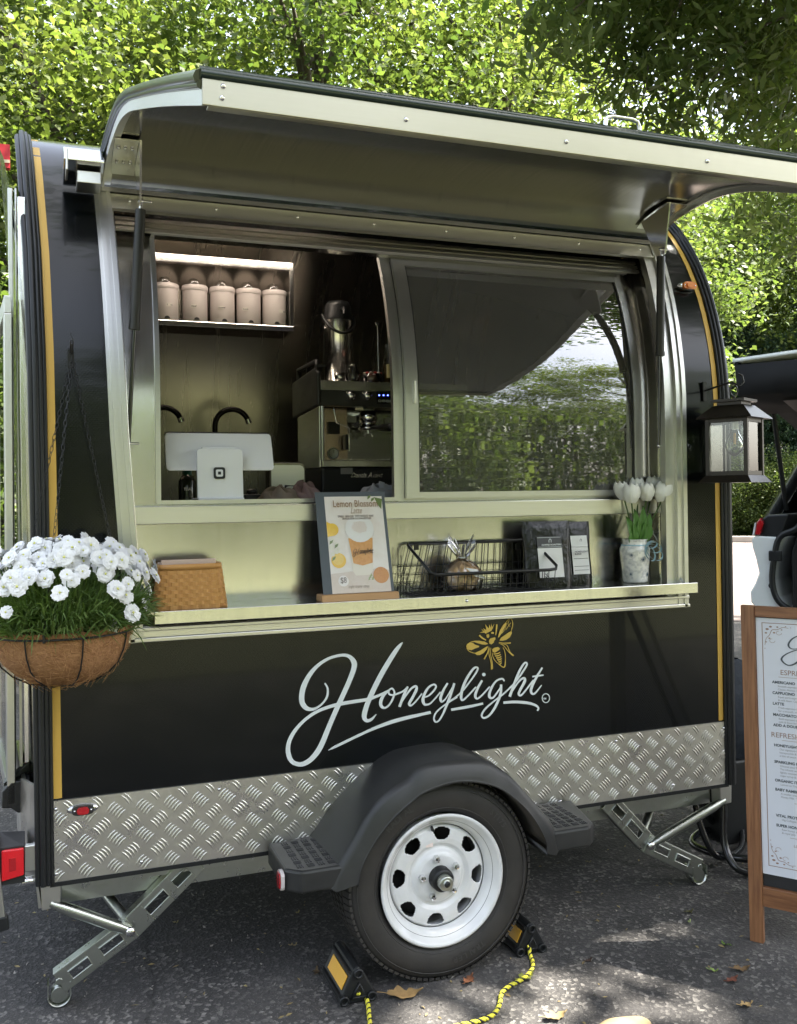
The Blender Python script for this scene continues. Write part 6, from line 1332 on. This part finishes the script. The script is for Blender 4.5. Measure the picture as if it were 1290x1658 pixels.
for z_, ttl, subs in ((.808, 'AMERICANO', ('Smooth espresso with hot water', 'Classic, Honey, Vanilla')), (.775, 'CAPPUCINO', ('Equal parts espresso, steamed', '& milk foam. Classic, Honey')), (.742, 'LATTE', ('Fresh espresso blended with', 'for a smooth, creamy finish')), (.708, 'MACCHIATO', ('Bold espresso stained with', 'milk & foam for balance')), (.676, 'ADD A DOUBLE SHOT +1', ()),
    (.614, 'HONEYLIGHT ICED TEA', ('Our signature blend with', 'honeysuckle & a hint of', 'a kiss of peach')), (.563, 'SPARKLING REFRESHER', ('Choose your flavour', 'Tea infused with', 'lightly sweetened with', 'sugar syrup & lemon')), (.506, 'ORGANIC ITALIAN SODA', ('Lemon or Tropical',)), (.478, 'BABY RAMBLER', ('A smaller treat', 'Honey Milk  *  1.00')), (.398, 'VITAL PROTEINS +2', ('10g Collagen Peptides',)), (.368, 'SUPER HONEY +2', ('Raw honey, pollen', '& royal jelly'))):
    mtext(ttl, .166, z_, .0115, INK, .0004)
    for k, s_ in enumerate(subs): mtext(s_, .182, z_-.0105-k*.0098, .0082, INKG)
mtext('LOCALLY ROASTED', .215, .312, .011, INKB)
m_ = MB()
for s0, s1, z_ in ((.105, .32, .828), (.11, .34, .634), (.14, .32, .445), (.125, .32, .338)): m_.face([SB(s0, z_, .0019), SB(s1, z_, .0019), SB(s1, z_+.001, .0019), SB(s0, z_+.001, .0019)])
m_.build('menu_rules', INKB, sh_)

# coiled cable and dark bag behind the board
cab = thing('coiled_cable', 'thick black cable lying in loose coils on the asphalt behind the board', 'cable', (2.5, .3, 0))
m_ = MB()
m_.tube(spline([(2.36, .12, .40), (2.345, .10, .25), (2.33, .08, .10), (2.34, .02, .03), (2.44, -.02, .02), (2.60, .02, .02), (2.72, .16, .025), (2.66, .32, .03), (2.48, .38, .03), (2.34, .28, .035), (2.33, .12, .05), (2.45, .02, .05), (2.62, .10, .05), (2.66, .24, .05), (2.52, .36, .06), (2.40, .30, .20), (2.36, .22, .34)], 7), .014, 10)
m_.tube(spline([(2.24, .15, .33), (2.25, .12, .18), (2.30, .10, .06), (2.42, .14, .03), (2.55, .24, .03), (2.62, .36, .1), (2.6, .4, .3)], 7), .012, 10)
m_.build('cable_loop', mat('cable_black', (.01, .011, .012), .22, coat=.4), cab)
bgt = thing('dark_bag', 'dark blue grey fabric bag standing between trailer end and board', 'bag', (2.62, .35, .0))
rows = []
for i in range(14):
    t_ = i/13; r_ = .17*(math.sin(PI*min(1, t_*.93+.06))**.45)
    rows.append([Vector((2.60+r_*math.cos(a)*(1+.05*math.sin(4*a+3*t_)), .36+r_*.7*math.sin(a)*(1+.06*math.sin(5*a+2*t_)), .32+.40*t_)) for a in [2*PI*k/28 for k in range(29)]])
MB().grid(rows).build('bag_body', mat('navy_fabric', (.018, .024, .035), .7, bump=((8, 8, 8), .8, .02)), bgt)
m_ = MB(); m_.bb((2.50, .28, 0), (2.70, .45, .33)); m_.build('bag_base', RUBBER, bgt, bevel=.01)

# ------------------------------------------------------------------ white car with its tailgate up
cr = ray(1216, 900); cw = 5.5; c0 = CAM+cr*cw; hd = Vector((.86, .51, 0)).normalized(); wv = Vector((.51, -.86, 0)).normalized()
car = thing('white_car', 'white estate car at the right edge with its tailgate raised and dark boot open', 'car', Vector((c0.x, c0.y, 0))+hd*2.2+wv*.9)
def onp(u, v, f=0.0): d_ = ray(u, v); p0 = c0+hd*f; return CAM+d_*((p0-CAM).dot(hd)/d_.dot(hd))
def loc(p): q = p-Vector((c0.x, c0.y, 0)); return (q.dot(wv), q.z)
def CP(w_, f_, z_): return Vector((c0.x, c0.y, 0))+wv*w_+hd*f_+Vector((0, 0, z_))
CW = 1.82
CARW = mat('car_white', (.80, .82, .79), .2, coat=1); CARB = mat('car_black_trim', (.012, .013, .014), .4); CARG = mat('car_glass', (.02, .025, .025), .05, coat=1); CARI = mat('car_interior', (.010, .010, .011), .8)
def cpoly(pix, f0, f1, name, mt, mirror=False, parent=car, bev=.01):
    q = [loc(onp(u, v, 0)) for u, v in pix]
    if mirror: q = [(CW-w_, z_) for w_, z_ in q]
    o_ = MB().prism([CP(w_, f0, z_) for w_, z_ in q], hd*(f1-f0)).build(name, mt, parent, bevel=bev); return o_
fl_ = [(1228, 990), (1215, 975), (1214, 958), (1222, 944), (1228, 928), (1223, 905), (1217, 885), (1216, 872), (1222, 867), (1263, 870), (1254, 905), (1251, 940), (1258, 968), (1275, 984), (1290, 990), (1290, 1010), (1230, 1010)]
for mi in (False, True):
    cpoly(fl_, 0, .35, 'rear_flange', CARW, mi)
    cpoly([(1217, 866), (1224, 846), (1240, 834), (1276, 832), (1263, 869)], .015, .4, 'pillar_trim', CARB, mi)
    cpoly([(1226, 845), (1232, 838), (1236, 848), (1230, 866), (1222, 866)], -.012, .10, 'tail_lamp', RED, mi, bev=.006)
    cpoly([(1219, 866), (1223, 846), (1225, 846), (1222, 866)], -.015, .05, 'lamp_edge', mat('lamp_clear', (.7, .7, .7), .2), mi, bev=0)
    q = [loc(onp(u, v, 0)) for u, v in ((1263, 870), (1254, 905), (1251, 940), (1258, 968), (1275, 984), (1300, 992))]; q = [(.30, 1.25), (.26, 1.18)]+q
    if mi: q = [(CW-w_, z_) for w_, z_ in q]
    m_ = MB(); m_.tube([CP(w_, -.012, z_) for w_, z_ in spline(q, 4)], .018, 8); m_.build('door_seal', CARB, car)
a = loc(onp(1262, 900, 0)); m_ = MB(); m_.box(CP(a[0]-.02, -.014, a[1]), (.07, .03, .06), Matrix.Rotation(math.atan2(wv.y, wv.x), 3, 'Z')); m_.build('latch', CARB, car, bevel=.006)
a = loc(onp(1249, 948, 0)); m_ = MB(); m_.sphere(CP(a[0], -.002, a[1]), .018, 12, 8); m_.build('bumper_plug', CARB, car)
# rest of the body: sides from a side profile, roof, glass, floor, wheels
zsh = loc(onp(1240, 868, 0))[1]; zb2 = .42
for w_ in (.0, CW-.10):
    MB().prism([CP(w_, .36, zb2), CP(w_, 4.3, zb2), CP(w_, 4.55, .6), CP(w_, 4.5, .95), CP(w_, 3.3, zsh+.05), CP(w_, .36, zsh+.02)], wv*.10).build('body_side', CARW, car, bevel=.02)
    win = [CP(w_+(.0 if w_ == 0 else .0), .30, zsh+.02), CP(w_, 3.2, zsh+.05), CP(w_, 2.3, 1.66), CP(w_, 1.2, 1.70), CP(w_, .95, 1.68)]
    inn_ = (.10 if w_ == 0 else -.10)
    win = [win[0], win[1], win[2]+wv*inn_, win[3]+wv*inn_, win[4]+wv*inn_]
    MB().prism(win, wv*.04*(1 if w_ == 0 else -1)).build('side_window', CARG, car)
    MB().tube([CP(w_+.02, .12, zsh), CP(w_+.02+inn_*.9, .98, 1.70), CP(w_+.02+inn_, 1.3, 1.735), CP(w_+.02+inn_, 2.3, 1.70), CP(w_+.02, 3.3, zsh+.05)], .04, 8).build('roof_pillar', CARB, car)
rows = [[CP(w_, f_, z_+.04*math.sin(PI*w_/CW)) for w_ in (.12, .5, .9, 1.3, CW-.12)] for f_, z_ in ((.98, 1.71), (1.5, 1.745), (2.3, 1.70))]; MB().grid(rows).build('roof', CARW, car, solid=.03)
MB().prism([CP(.1, .06, .50), CP(.1, 1.6, .50), CP(.1, 1.6, .62), CP(.1, .06, .64)], wv*(CW-.2)).build('boot_floor', CARI, car)
MB().prism([CP(.11, 1.5, .62), CP(.11, 1.6, .62), CP(.11, 1.6, 1.5), CP(.11, 1.5, 1.5)], wv*(CW-.22)).build('seat_back', CARI, car)
MB().prism([CP(.1, -.08, .30), CP(.1, .3, .30), CP(.1, .3, .62), CP(.1, -.02, .62), CP(.1, -.08, .55)], wv*(CW-.2)).build('rear_bumper', CARW, car, bevel=.02)
MB().prism([CP(.1, 3.3, zb2), CP(.1, 4.5, zb2), CP(.1, 4.5, .92), CP(.1, 3.3, zsh+.03)], wv*(CW-.2)).build('bonnet', CARW, car, bevel=.03)
for f_ in (.85, 3.55):
    for w_, s_ in ((-.01, 1), (CW+.01, -1)):
        ax = wv*s_; c_ = CP(w_, f_, .335); m_ = MB(); m_.tube([c_, c_+ax*.03, c_+ax*.17, c_+ax*.20], [.30, .335, .335, .30], 28); wo = m_.build('wheel', TYRE, car); MB().tube([c_-ax*.004, c_+ax*.02], [.20, .21], 24).build('rim', ALU, wo)
text_mesh('DENALI', .07, CP(.27+.02, .0, loc(onp(1278, 936, 0))[1]-.03), wv, (0, 0, 1), .002).build('sill_lettering', CHROME, car)
for w_ in (.23, CW-.24): MB().prism([CP(w_, .0, .55), CP(w_, 1.5, .55), CP(w_, 1.5, 1.5), CP(w_, .55, 1.5), CP(w_, .0, 1.05)], wv*.01).build('boot_lining', CARI, car)
# raised tailgate
def GP(w_, t_, z_): return CP(w_, 1.0-1.44*t_, 1.74+.37*t_+z_)
rows = [[GP(w_, t_, .03*math.sin(PI*w_/CW)+.06*math.sin(PI*t_)) for w_ in (.06, .12, .5, .9, 1.3, CW-.12, CW-.06)] for t_ in (0, .25, .5, .75, .92, 1.0)]
tg_ = MB().grid(rows).build('tailgate', CARW, car, solid=.02)
rows = [[GP(w_, t_, d_) for w_ in (.075, .3, .9, 1.5, CW-.075)] for t_, d_ in ((0.02, -.03), (.3, -.035), (.62, -.06), (.66, -.13), (.97, -.17), (.995, -.02))]
MB().grid(rows).build('tailgate_lining', CARI, tg_, solid=.015)
m_ = MB(); m_.prism([GP(.07, 1.0, .0), GP(.07, .97, -.17), GP(.07, .66, -.14), GP(.07, .55, -.05), GP(.07, .5, .0)], wv*.02); m_.build('tailgate_edge', CARB, tg_)
MB().prism([GP(.30, .15, -.045), GP(CW-.3, .15, -.045), GP(CW-.3, .56, -.07), GP(.30, .56, -.07)], (0, 0, .006)).build('rear_window', CARG, tg_)
MB().prism([GP(.28, .72, -.165), GP(.55, .72, -.165), GP(.55, .9, -.185), GP(.28, .9, -.185)], (0, 0, .006)).build('pull_recess', CARB, tg_)
for w_, f_ in ((.10, 0), (CW-.10, 0)): MB().cyl(GP(w_, .62, -.05), CP(w_, .35, 1.28), .014, n=10).build('gas_strut', CARB, car)

# red sign seen past the top left edge
rs = thing('red_panel', 'bright red panel with cream stripes glimpsed past the trailer top left edge', 'panel', (-.45, 4.0, 0)); 
def FP(u, v, y): return ony(u, v, y)
a = FP(-60, 226, 4.0); b = FP(16, 272, 4.0)
MB().bb((a.x, 4.0, b.z), (b.x, 4.06, a.z)).build('panel_face', mat('sign_red', (.50, .02, .03), .5), rs); MB().bb((a.x, 3.99, b.z+.03), (b.x, 3.998, b.z+.05)).build('cream_stripe', mat('sign_cream', (.6, .5, .35), .5), rs); MB().cyl((b.x-.25, 4.03, 0), (b.x-.25, 4.03, a.z), .03).build('panel_post', BLK, rs)

# ------------------------------------------------------------------ trees
def tree_proto(name, seed, leafmat, ncl, per, leaf, R_, Hc, trunk_r, spread=.27, elong=1.5, flat=.5, droop=0.0):
    V, t_ = leaves(ncl, per, (0, 0, Hc, R_[0], R_[1], R_[2]), leaf, seed, elong, spread, flat=flat, droop=droop)
    me = leaf_mesh(name+'_crown', V, t_, leafmat); g_ = np.random.default_rng(seed); tr = MB()
    tr.tube([(0, 0, -.1), (.04, .02, Hc*.3), (-.05, .05, Hc*.7), (.05, 0, Hc+R_[2]*.5)], [trunk_r*1.3, trunk_r, trunk_r*.75, trunk_r*.2], 9)
    for k in range(13):
        a = g_.uniform(0, 2*PI); z_ = Hc-R_[2]*.7+g_.uniform(0, 1.2)*R_[2]; e_ = Vector((math.cos(a)*R_[0]*.75, math.sin(a)*R_[1]*.75, z_+R_[2]*.35)); tr.tube([(0, 0, z_), tuple(Vector((0, 0, z_)).lerp(e_, .5)+Vector((0, 0, .1*R_[2]))), tuple(e_)], [trunk_r*.42, trunk_r*.28, trunk_r*.08], 6)
    tm = bpy.data.meshes.new(name+'_trunk'); tm.from_pydata([tuple(p) for p in tr.v], [], tr.f); tm.polygons.foreach_set('use_smooth', tr.sm); tm.materials.append(BARK); return me, tm
TA = tree_proto('oak', 21, LEAF1, 250, 120, .10, (2.6, 2.6, 3.9), 5.2, .16)
TB = tree_proto('maple', 22, LEAF2, 250, 120, .105, (2.9, 2.7, 4.2), 5.6, .18)
TC = tree_proto('ash', 23, LEAF1, 210, 120, .095, (2.3, 2.5, 3.6), 5.4, .13, elong=2.0)
TS = tree_proto('shrub', 24, LEAF2, 190, 90, .10, (1.8, 1.8, 1.9), 1.9, .06)
def spruce_mesh():
    g_ = np.random.default_rng(31); cl = []
    for k in range(620):
        z_ = g_.uniform(0, 1)**.8*9.5+.3; r_ = (1-z_/10.3)*2.5*g_.uniform(.55, 1.05); a = g_.uniform(0, 2*PI); cl.append((r_*math.cos(a), r_*math.sin(a), z_-.12*r_))
    V, t_ = leaves(0, 46, None, .20, 32, 3.2, .20, clumps=cl, droop=.8, flat=.2); me = leaf_mesh('spruce_crown', V, t_, NEEDLE); tr = MB().tube([(0, 0, -.1), (0, 0, 10)], [.2, .03], 8)
    tm = bpy.data.meshes.new('spruce_trunk'); tm.from_pydata([tuple(p) for p in tr.v], [], tr.f); tm.materials.append(BARK); return me, tm
TP = spruce_mesh()
def plant(name, proto, az, dist, sc, label, group, rz, cat='tree', zs=1.0, xyz=None):
    a = math.radians(az); loc_ = xyz or (math.sin(a)*dist, -2.75+math.cos(a)*dist, 0)
    o = thing(name, label, cat, loc_, group, rz); o.scale = (sc, sc, sc*zs)
    for nm, me in (('trunk', proto[1]), ('crown', proto[0])): put(bpy.data.objects.new(nm, me), o, kind='stuff' if nm == 'crown' else None)
    return o
where = ['at the left picture edge', 'above the left end of the trailer roof', 'behind the left of the awning', 'behind the awning corner', 'above the middle of the awning', 'behind the right half of the awning', 'just left of the overhanging branches', 'behind the overhanging branches', 'beyond the right end of the trailer', 'above the raised tailgate']
lst = [(-7, 13.5, 1.05, TB, 0), (1.5, 12.5, 1.0, TA, 1), (9, 14, 1.1, TC, 2), (16, 12.8, 1.05, TB, 3), (22, 14.5, 1.15, TA, 4), (27.5, 13.5, 1.0, TC, 5), (32, 17, 1.0, TB, 6)]
kinds = {id(TA): ('oak_tree', 'bright broadleaf tree'), id(TB): ('maple_tree', 'deep green tree'), id(TC): ('ash_tree', 'airy slim leaved tree')}
for k, (az, d_, s_, pr, w_) in enumerate(lst):
    nm, ds = kinds[id(pr)]; plant(nm, pr, az, d_, s_, f'{ds} in the front row {where[w_]}', 'trees behind the trailer', k*1.3)
lst2 = [(-12, 21, 1.3, TA, 0), (-3, 20, 1.15, TB, 1), (6.5, 23, 1.15, TA, 2), (17, 21.5, 1.1, TB, 4), (25, 24, 1.2, TA, 5), (32.5, 25, 1.2, TC, 6)]
for k, (az, d_, s_, pr, w_) in enumerate(lst2):
    nm, ds = kinds[id(pr)]; plant(nm, pr, az, d_, s_, f'tall {ds} in the back row {where[w_]}', 'trees behind the trailer', k*.9+.5)
plant('shrub', TS, -9, 9.5, 1.0, 'low green shrub at the far left behind the open door', 'shrubs beyond the asphalt', .3, 'shrub')
far = [(37.5, 33, 1.35, TB, 'green broadleaf tree beyond the kerb, nearest the trailer end'), (41.5, 34, 1.4, TA, 'bright broadleaf tree beyond the kerb above the lantern'), (45.5, 32, 1.35, TB, 'green broadleaf tree beyond the kerb above the car'), (49.5, 33, 1.4, TA, 'bright broadleaf tree beyond the kerb at the right picture edge'), (39.5, 41, 1.9, TC, 'tall airy tree in the far row above the lantern'), (46, 41, 1.9, TB, 'tall dense tree in the far row above the car')]
for k, (az, d_, s_, pr, lab) in enumerate(far): plant(kinds[id(pr)][0], pr, az, d_, s_, lab, 'trees beyond the kerb', k*1.1)
for k, (az, d_, s_, lab) in enumerate(((38.6, 29.6, .62, 'dark spruce beyond the grass strip, just right of the trailer end'), (40.6, 30.4, .72, 'dark spruce beyond the grass strip behind the lantern'), (42.6, 29.8, .60, 'dark spruce beyond the grass strip left of the open tailgate strut'), (44.6, 30.5, .75, 'dark spruce beyond the grass strip behind the car'), (47, 30, .7, 'dark spruce beyond the grass strip at the right picture edge'))): plant('spruce_tree', TP, az, d_, s_, lab, 'dark spruces beyond the grass', k*2.1)
for k, (az, d_, s_) in enumerate(((37.6, 28.4, .7), (39.6, 28.2, .62), (41.6, 28.5, .7), (43.7, 28.3, .65), (46, 28.4, .7))):
    o = plant('hedge_shrub', TS, az, d_, s_, ['dark shrub on the grass edge nearest the trailer', 'dark shrub on the grass edge under the lantern, left one', 'dark shrub on the grass edge left of the car lamp', 'dark shrub on the grass edge behind the car pillar', 'dark shrub on the grass edge at the right picture edge'][k], 'shrubs on the grass edge', k*.8, 'shrub')
# trees and lawn behind the camera, seen as reflections in the window and the steel
for k, (x_, y_, s_, pr) in enumerate(((-15, -19, 1.3, TA), (-9, -21, 1.4, TB), (-3, -19, 1.2, TC), (3.5, -21, 1.35, TA), (10, -19, 1.3, TB), (17, -21, 1.4, TA), (24, -17, 1.3, TB), (-21, -16, 1.3, TC), (-20, -6, 1.3, TA), (30, -8, 1.4, TB), (-19, 4, 1.2, TB))):
    nm, ds = kinds[id(pr)]; plant(nm, pr, 0, 0, s_, 'broadleaf tree standing across the lawn behind the viewpoint', 'trees across the lawn', k*1.7, xyz=(x_, y_, 0))
# big shade tree whose crown spreads over the trailer; placed to block the sun, with gaps cut for the sun patches
def keep_fn(c):
    rn_ = np.random.default_rng(3).normal(size=len(c))*.3
    k_ = c[:, 2]/sdir.z; gx = c[:, 0]-sdir.x*k_; gy = c[:, 1]-sdir.y*k_
    def el(cx, cy, rx, ry, rot=0):
        dx = gx-cx; dy = gy-cy; ca, sa = math.cos(rot), math.sin(rot); return ((dx*ca+dy*sa)/rx)**2+((-dx*sa+dy*ca)/ry)**2 < 1+.45*np.sin(gx*13+1)*np.cos(gy*17)+.3*np.sin(gx*31+gy*23)+rn_
    hole = el(1.25, -.58, .66, .27, -.15) | el(1.35, -.36, .22, .10, .4) | el(1.55, -.36, .34, .15, .1) | el(1.55, -.72, .30, .22, -.4) | el(.05, -.42, .34, .10, .1) | el(.6, -.9, .5, .22) 
    return ~hole | (np.random.default_rng(4).random(len(c)) < .10)
V, t_ = leaves(1040, 80, (6.6, -.1, 7.4, 6.6, 6.1, 1.6), .17, 77, 1.9, .42, shell=False, keep=keep_fn)
shd = thing('shade_tree', 'large dark green tree spreading its crown over the trailer from the right', 'tree', (11.5, -1.5, 0))
def local_leaf(name, V, t_, material, parent, kind='stuff'):
    me = leaf_mesh(name, V-np.array(rootloc(parent).location), t_, material); return put(bpy.data.objects.new(name, me), parent, kind=kind)
local_leaf('crown', V, t_, LEAF3, shd)
m_ = MB(); m_.tube([(11.5, -1.5, -.1), (11.4, -1.5, 2), (11.0, -1.3, 4.5), (10, -.8, 6.5), (8, 0, 8)], [.34, .27, .24, .18, .08], 12); m_.build('trunk', BARK, shd)
for e_ in ((4.5, -2.4, 7.4), (4, 1, 7.5), (7, 3, 7.4), (10.5, 2, 7.4), (8, -3, 7.4), (4.6, 3.0, 5.2)):
    m_ = MB(); m_.tube([(10.9, -1.3, 4.9), tuple(Vector((10.9, -1.3, 4.9)).lerp(Vector(e_), .5)+Vector((0, 0, .6))), e_], [.13, .08, .02], 7); m_.build('limb', BARK, shd)
# drooping near branches at the top right
g_ = np.random.default_rng(90); cl = []; tw = MB()
for b_, (u0, v0, u1, v1, y_) in enumerate(((1010, -60, 890, 70, 3.2), (1060, -60, 960, 150, 3.6), (1120, -60, 1030, 190, 3.3), (1180, -60, 1130, 230, 3.7), (1250, -60, 1190, 240, 3.2), (1320, -60, 1260, 270, 3.5), (980, -80, 930, 30, 3.9), (1330, 40, 1250, 330, 4.0), (1340, 200, 1285, 420, 4.2), (1220, -60, 1240, 180, 4.3), (1100, -80, 1080, 100, 4.4), (1360, 0, 1160, 120, 3.0), (1290, 100, 1210, 200, 4.6))):
    a = ony(u0, v0, y_); b = ony(u1, v1, y_+g_.uniform(-.3, .3)); pts = []
    for i in range(9): t_ = i/8; pts.append(a.lerp(b, t_)+Vector((g_.normal()*.04, g_.normal()*.08, .12*math.sin(PI*t_))))
    tw.tube(pts, [.012*(1-i/9)+.003 for i in range(9)], 5)
    for i in range(0, 9):
        for k in range(4):
            cl.append(tuple(pts[i]+Vector(g_.normal(size=3))*.16))
V, t_ = leaves(0, 24, None, .15, 91, 3.6, .13, clumps=cl, droop=1.1, flat=.25); local_leaf('hanging_foliage', V, t_, LEAF2, shd)
tw.build('twigs', BARK, shd, kind='stuff')

for k, (x_, y_, s_) in enumerate(((-11, -15, 1.3), (-6.5, -16, 1.2), (-1, -15.5, 1.35), (3.5, -16.5, 1.2), (7, -15, 1.4), (11.5, -16, 1.3), (15.5, -15, 1.4), (20, -14, 1.3))): plant('shrub', TS, 0, 0, s_, 'broad green shrub added across the lawn behind the viewpoint', 'shrubs across the lawn', k*1.1, 'shrub', xyz=(x_, y_, 0))  # shrubs added out of view to fill the window reflection with green
lt_ = MB(); gg = np.random.default_rng(17)
for k in range(420):
    u_, w_ = gg.uniform(-.8, 3.4), gg.uniform(-1.3, 1.2); s_ = gg.uniform(.004, .013); a = gg.uniform(0, 6.3); p = Vector((u_, w_, .0025)); d_ = Vector((math.cos(a), math.sin(a), 0)); e_ = Vector((-d_.y, d_.x, 0))
    lt_.face([p-d_*s_, p+e_*s_*.3+Vector((0, 0, gg.uniform(0, .004))), p+d_*s_, p-e_*s_*.35])
lt_.build('leaf_litter', mat('litter_brown', (.20, .13, .06), .9, var=((3, 3, 3), .5, (.30, .26, .12))), None, kind='stuff', label='tiny brown leaf crumbs strewn thinly over the asphalt', cat='litter')
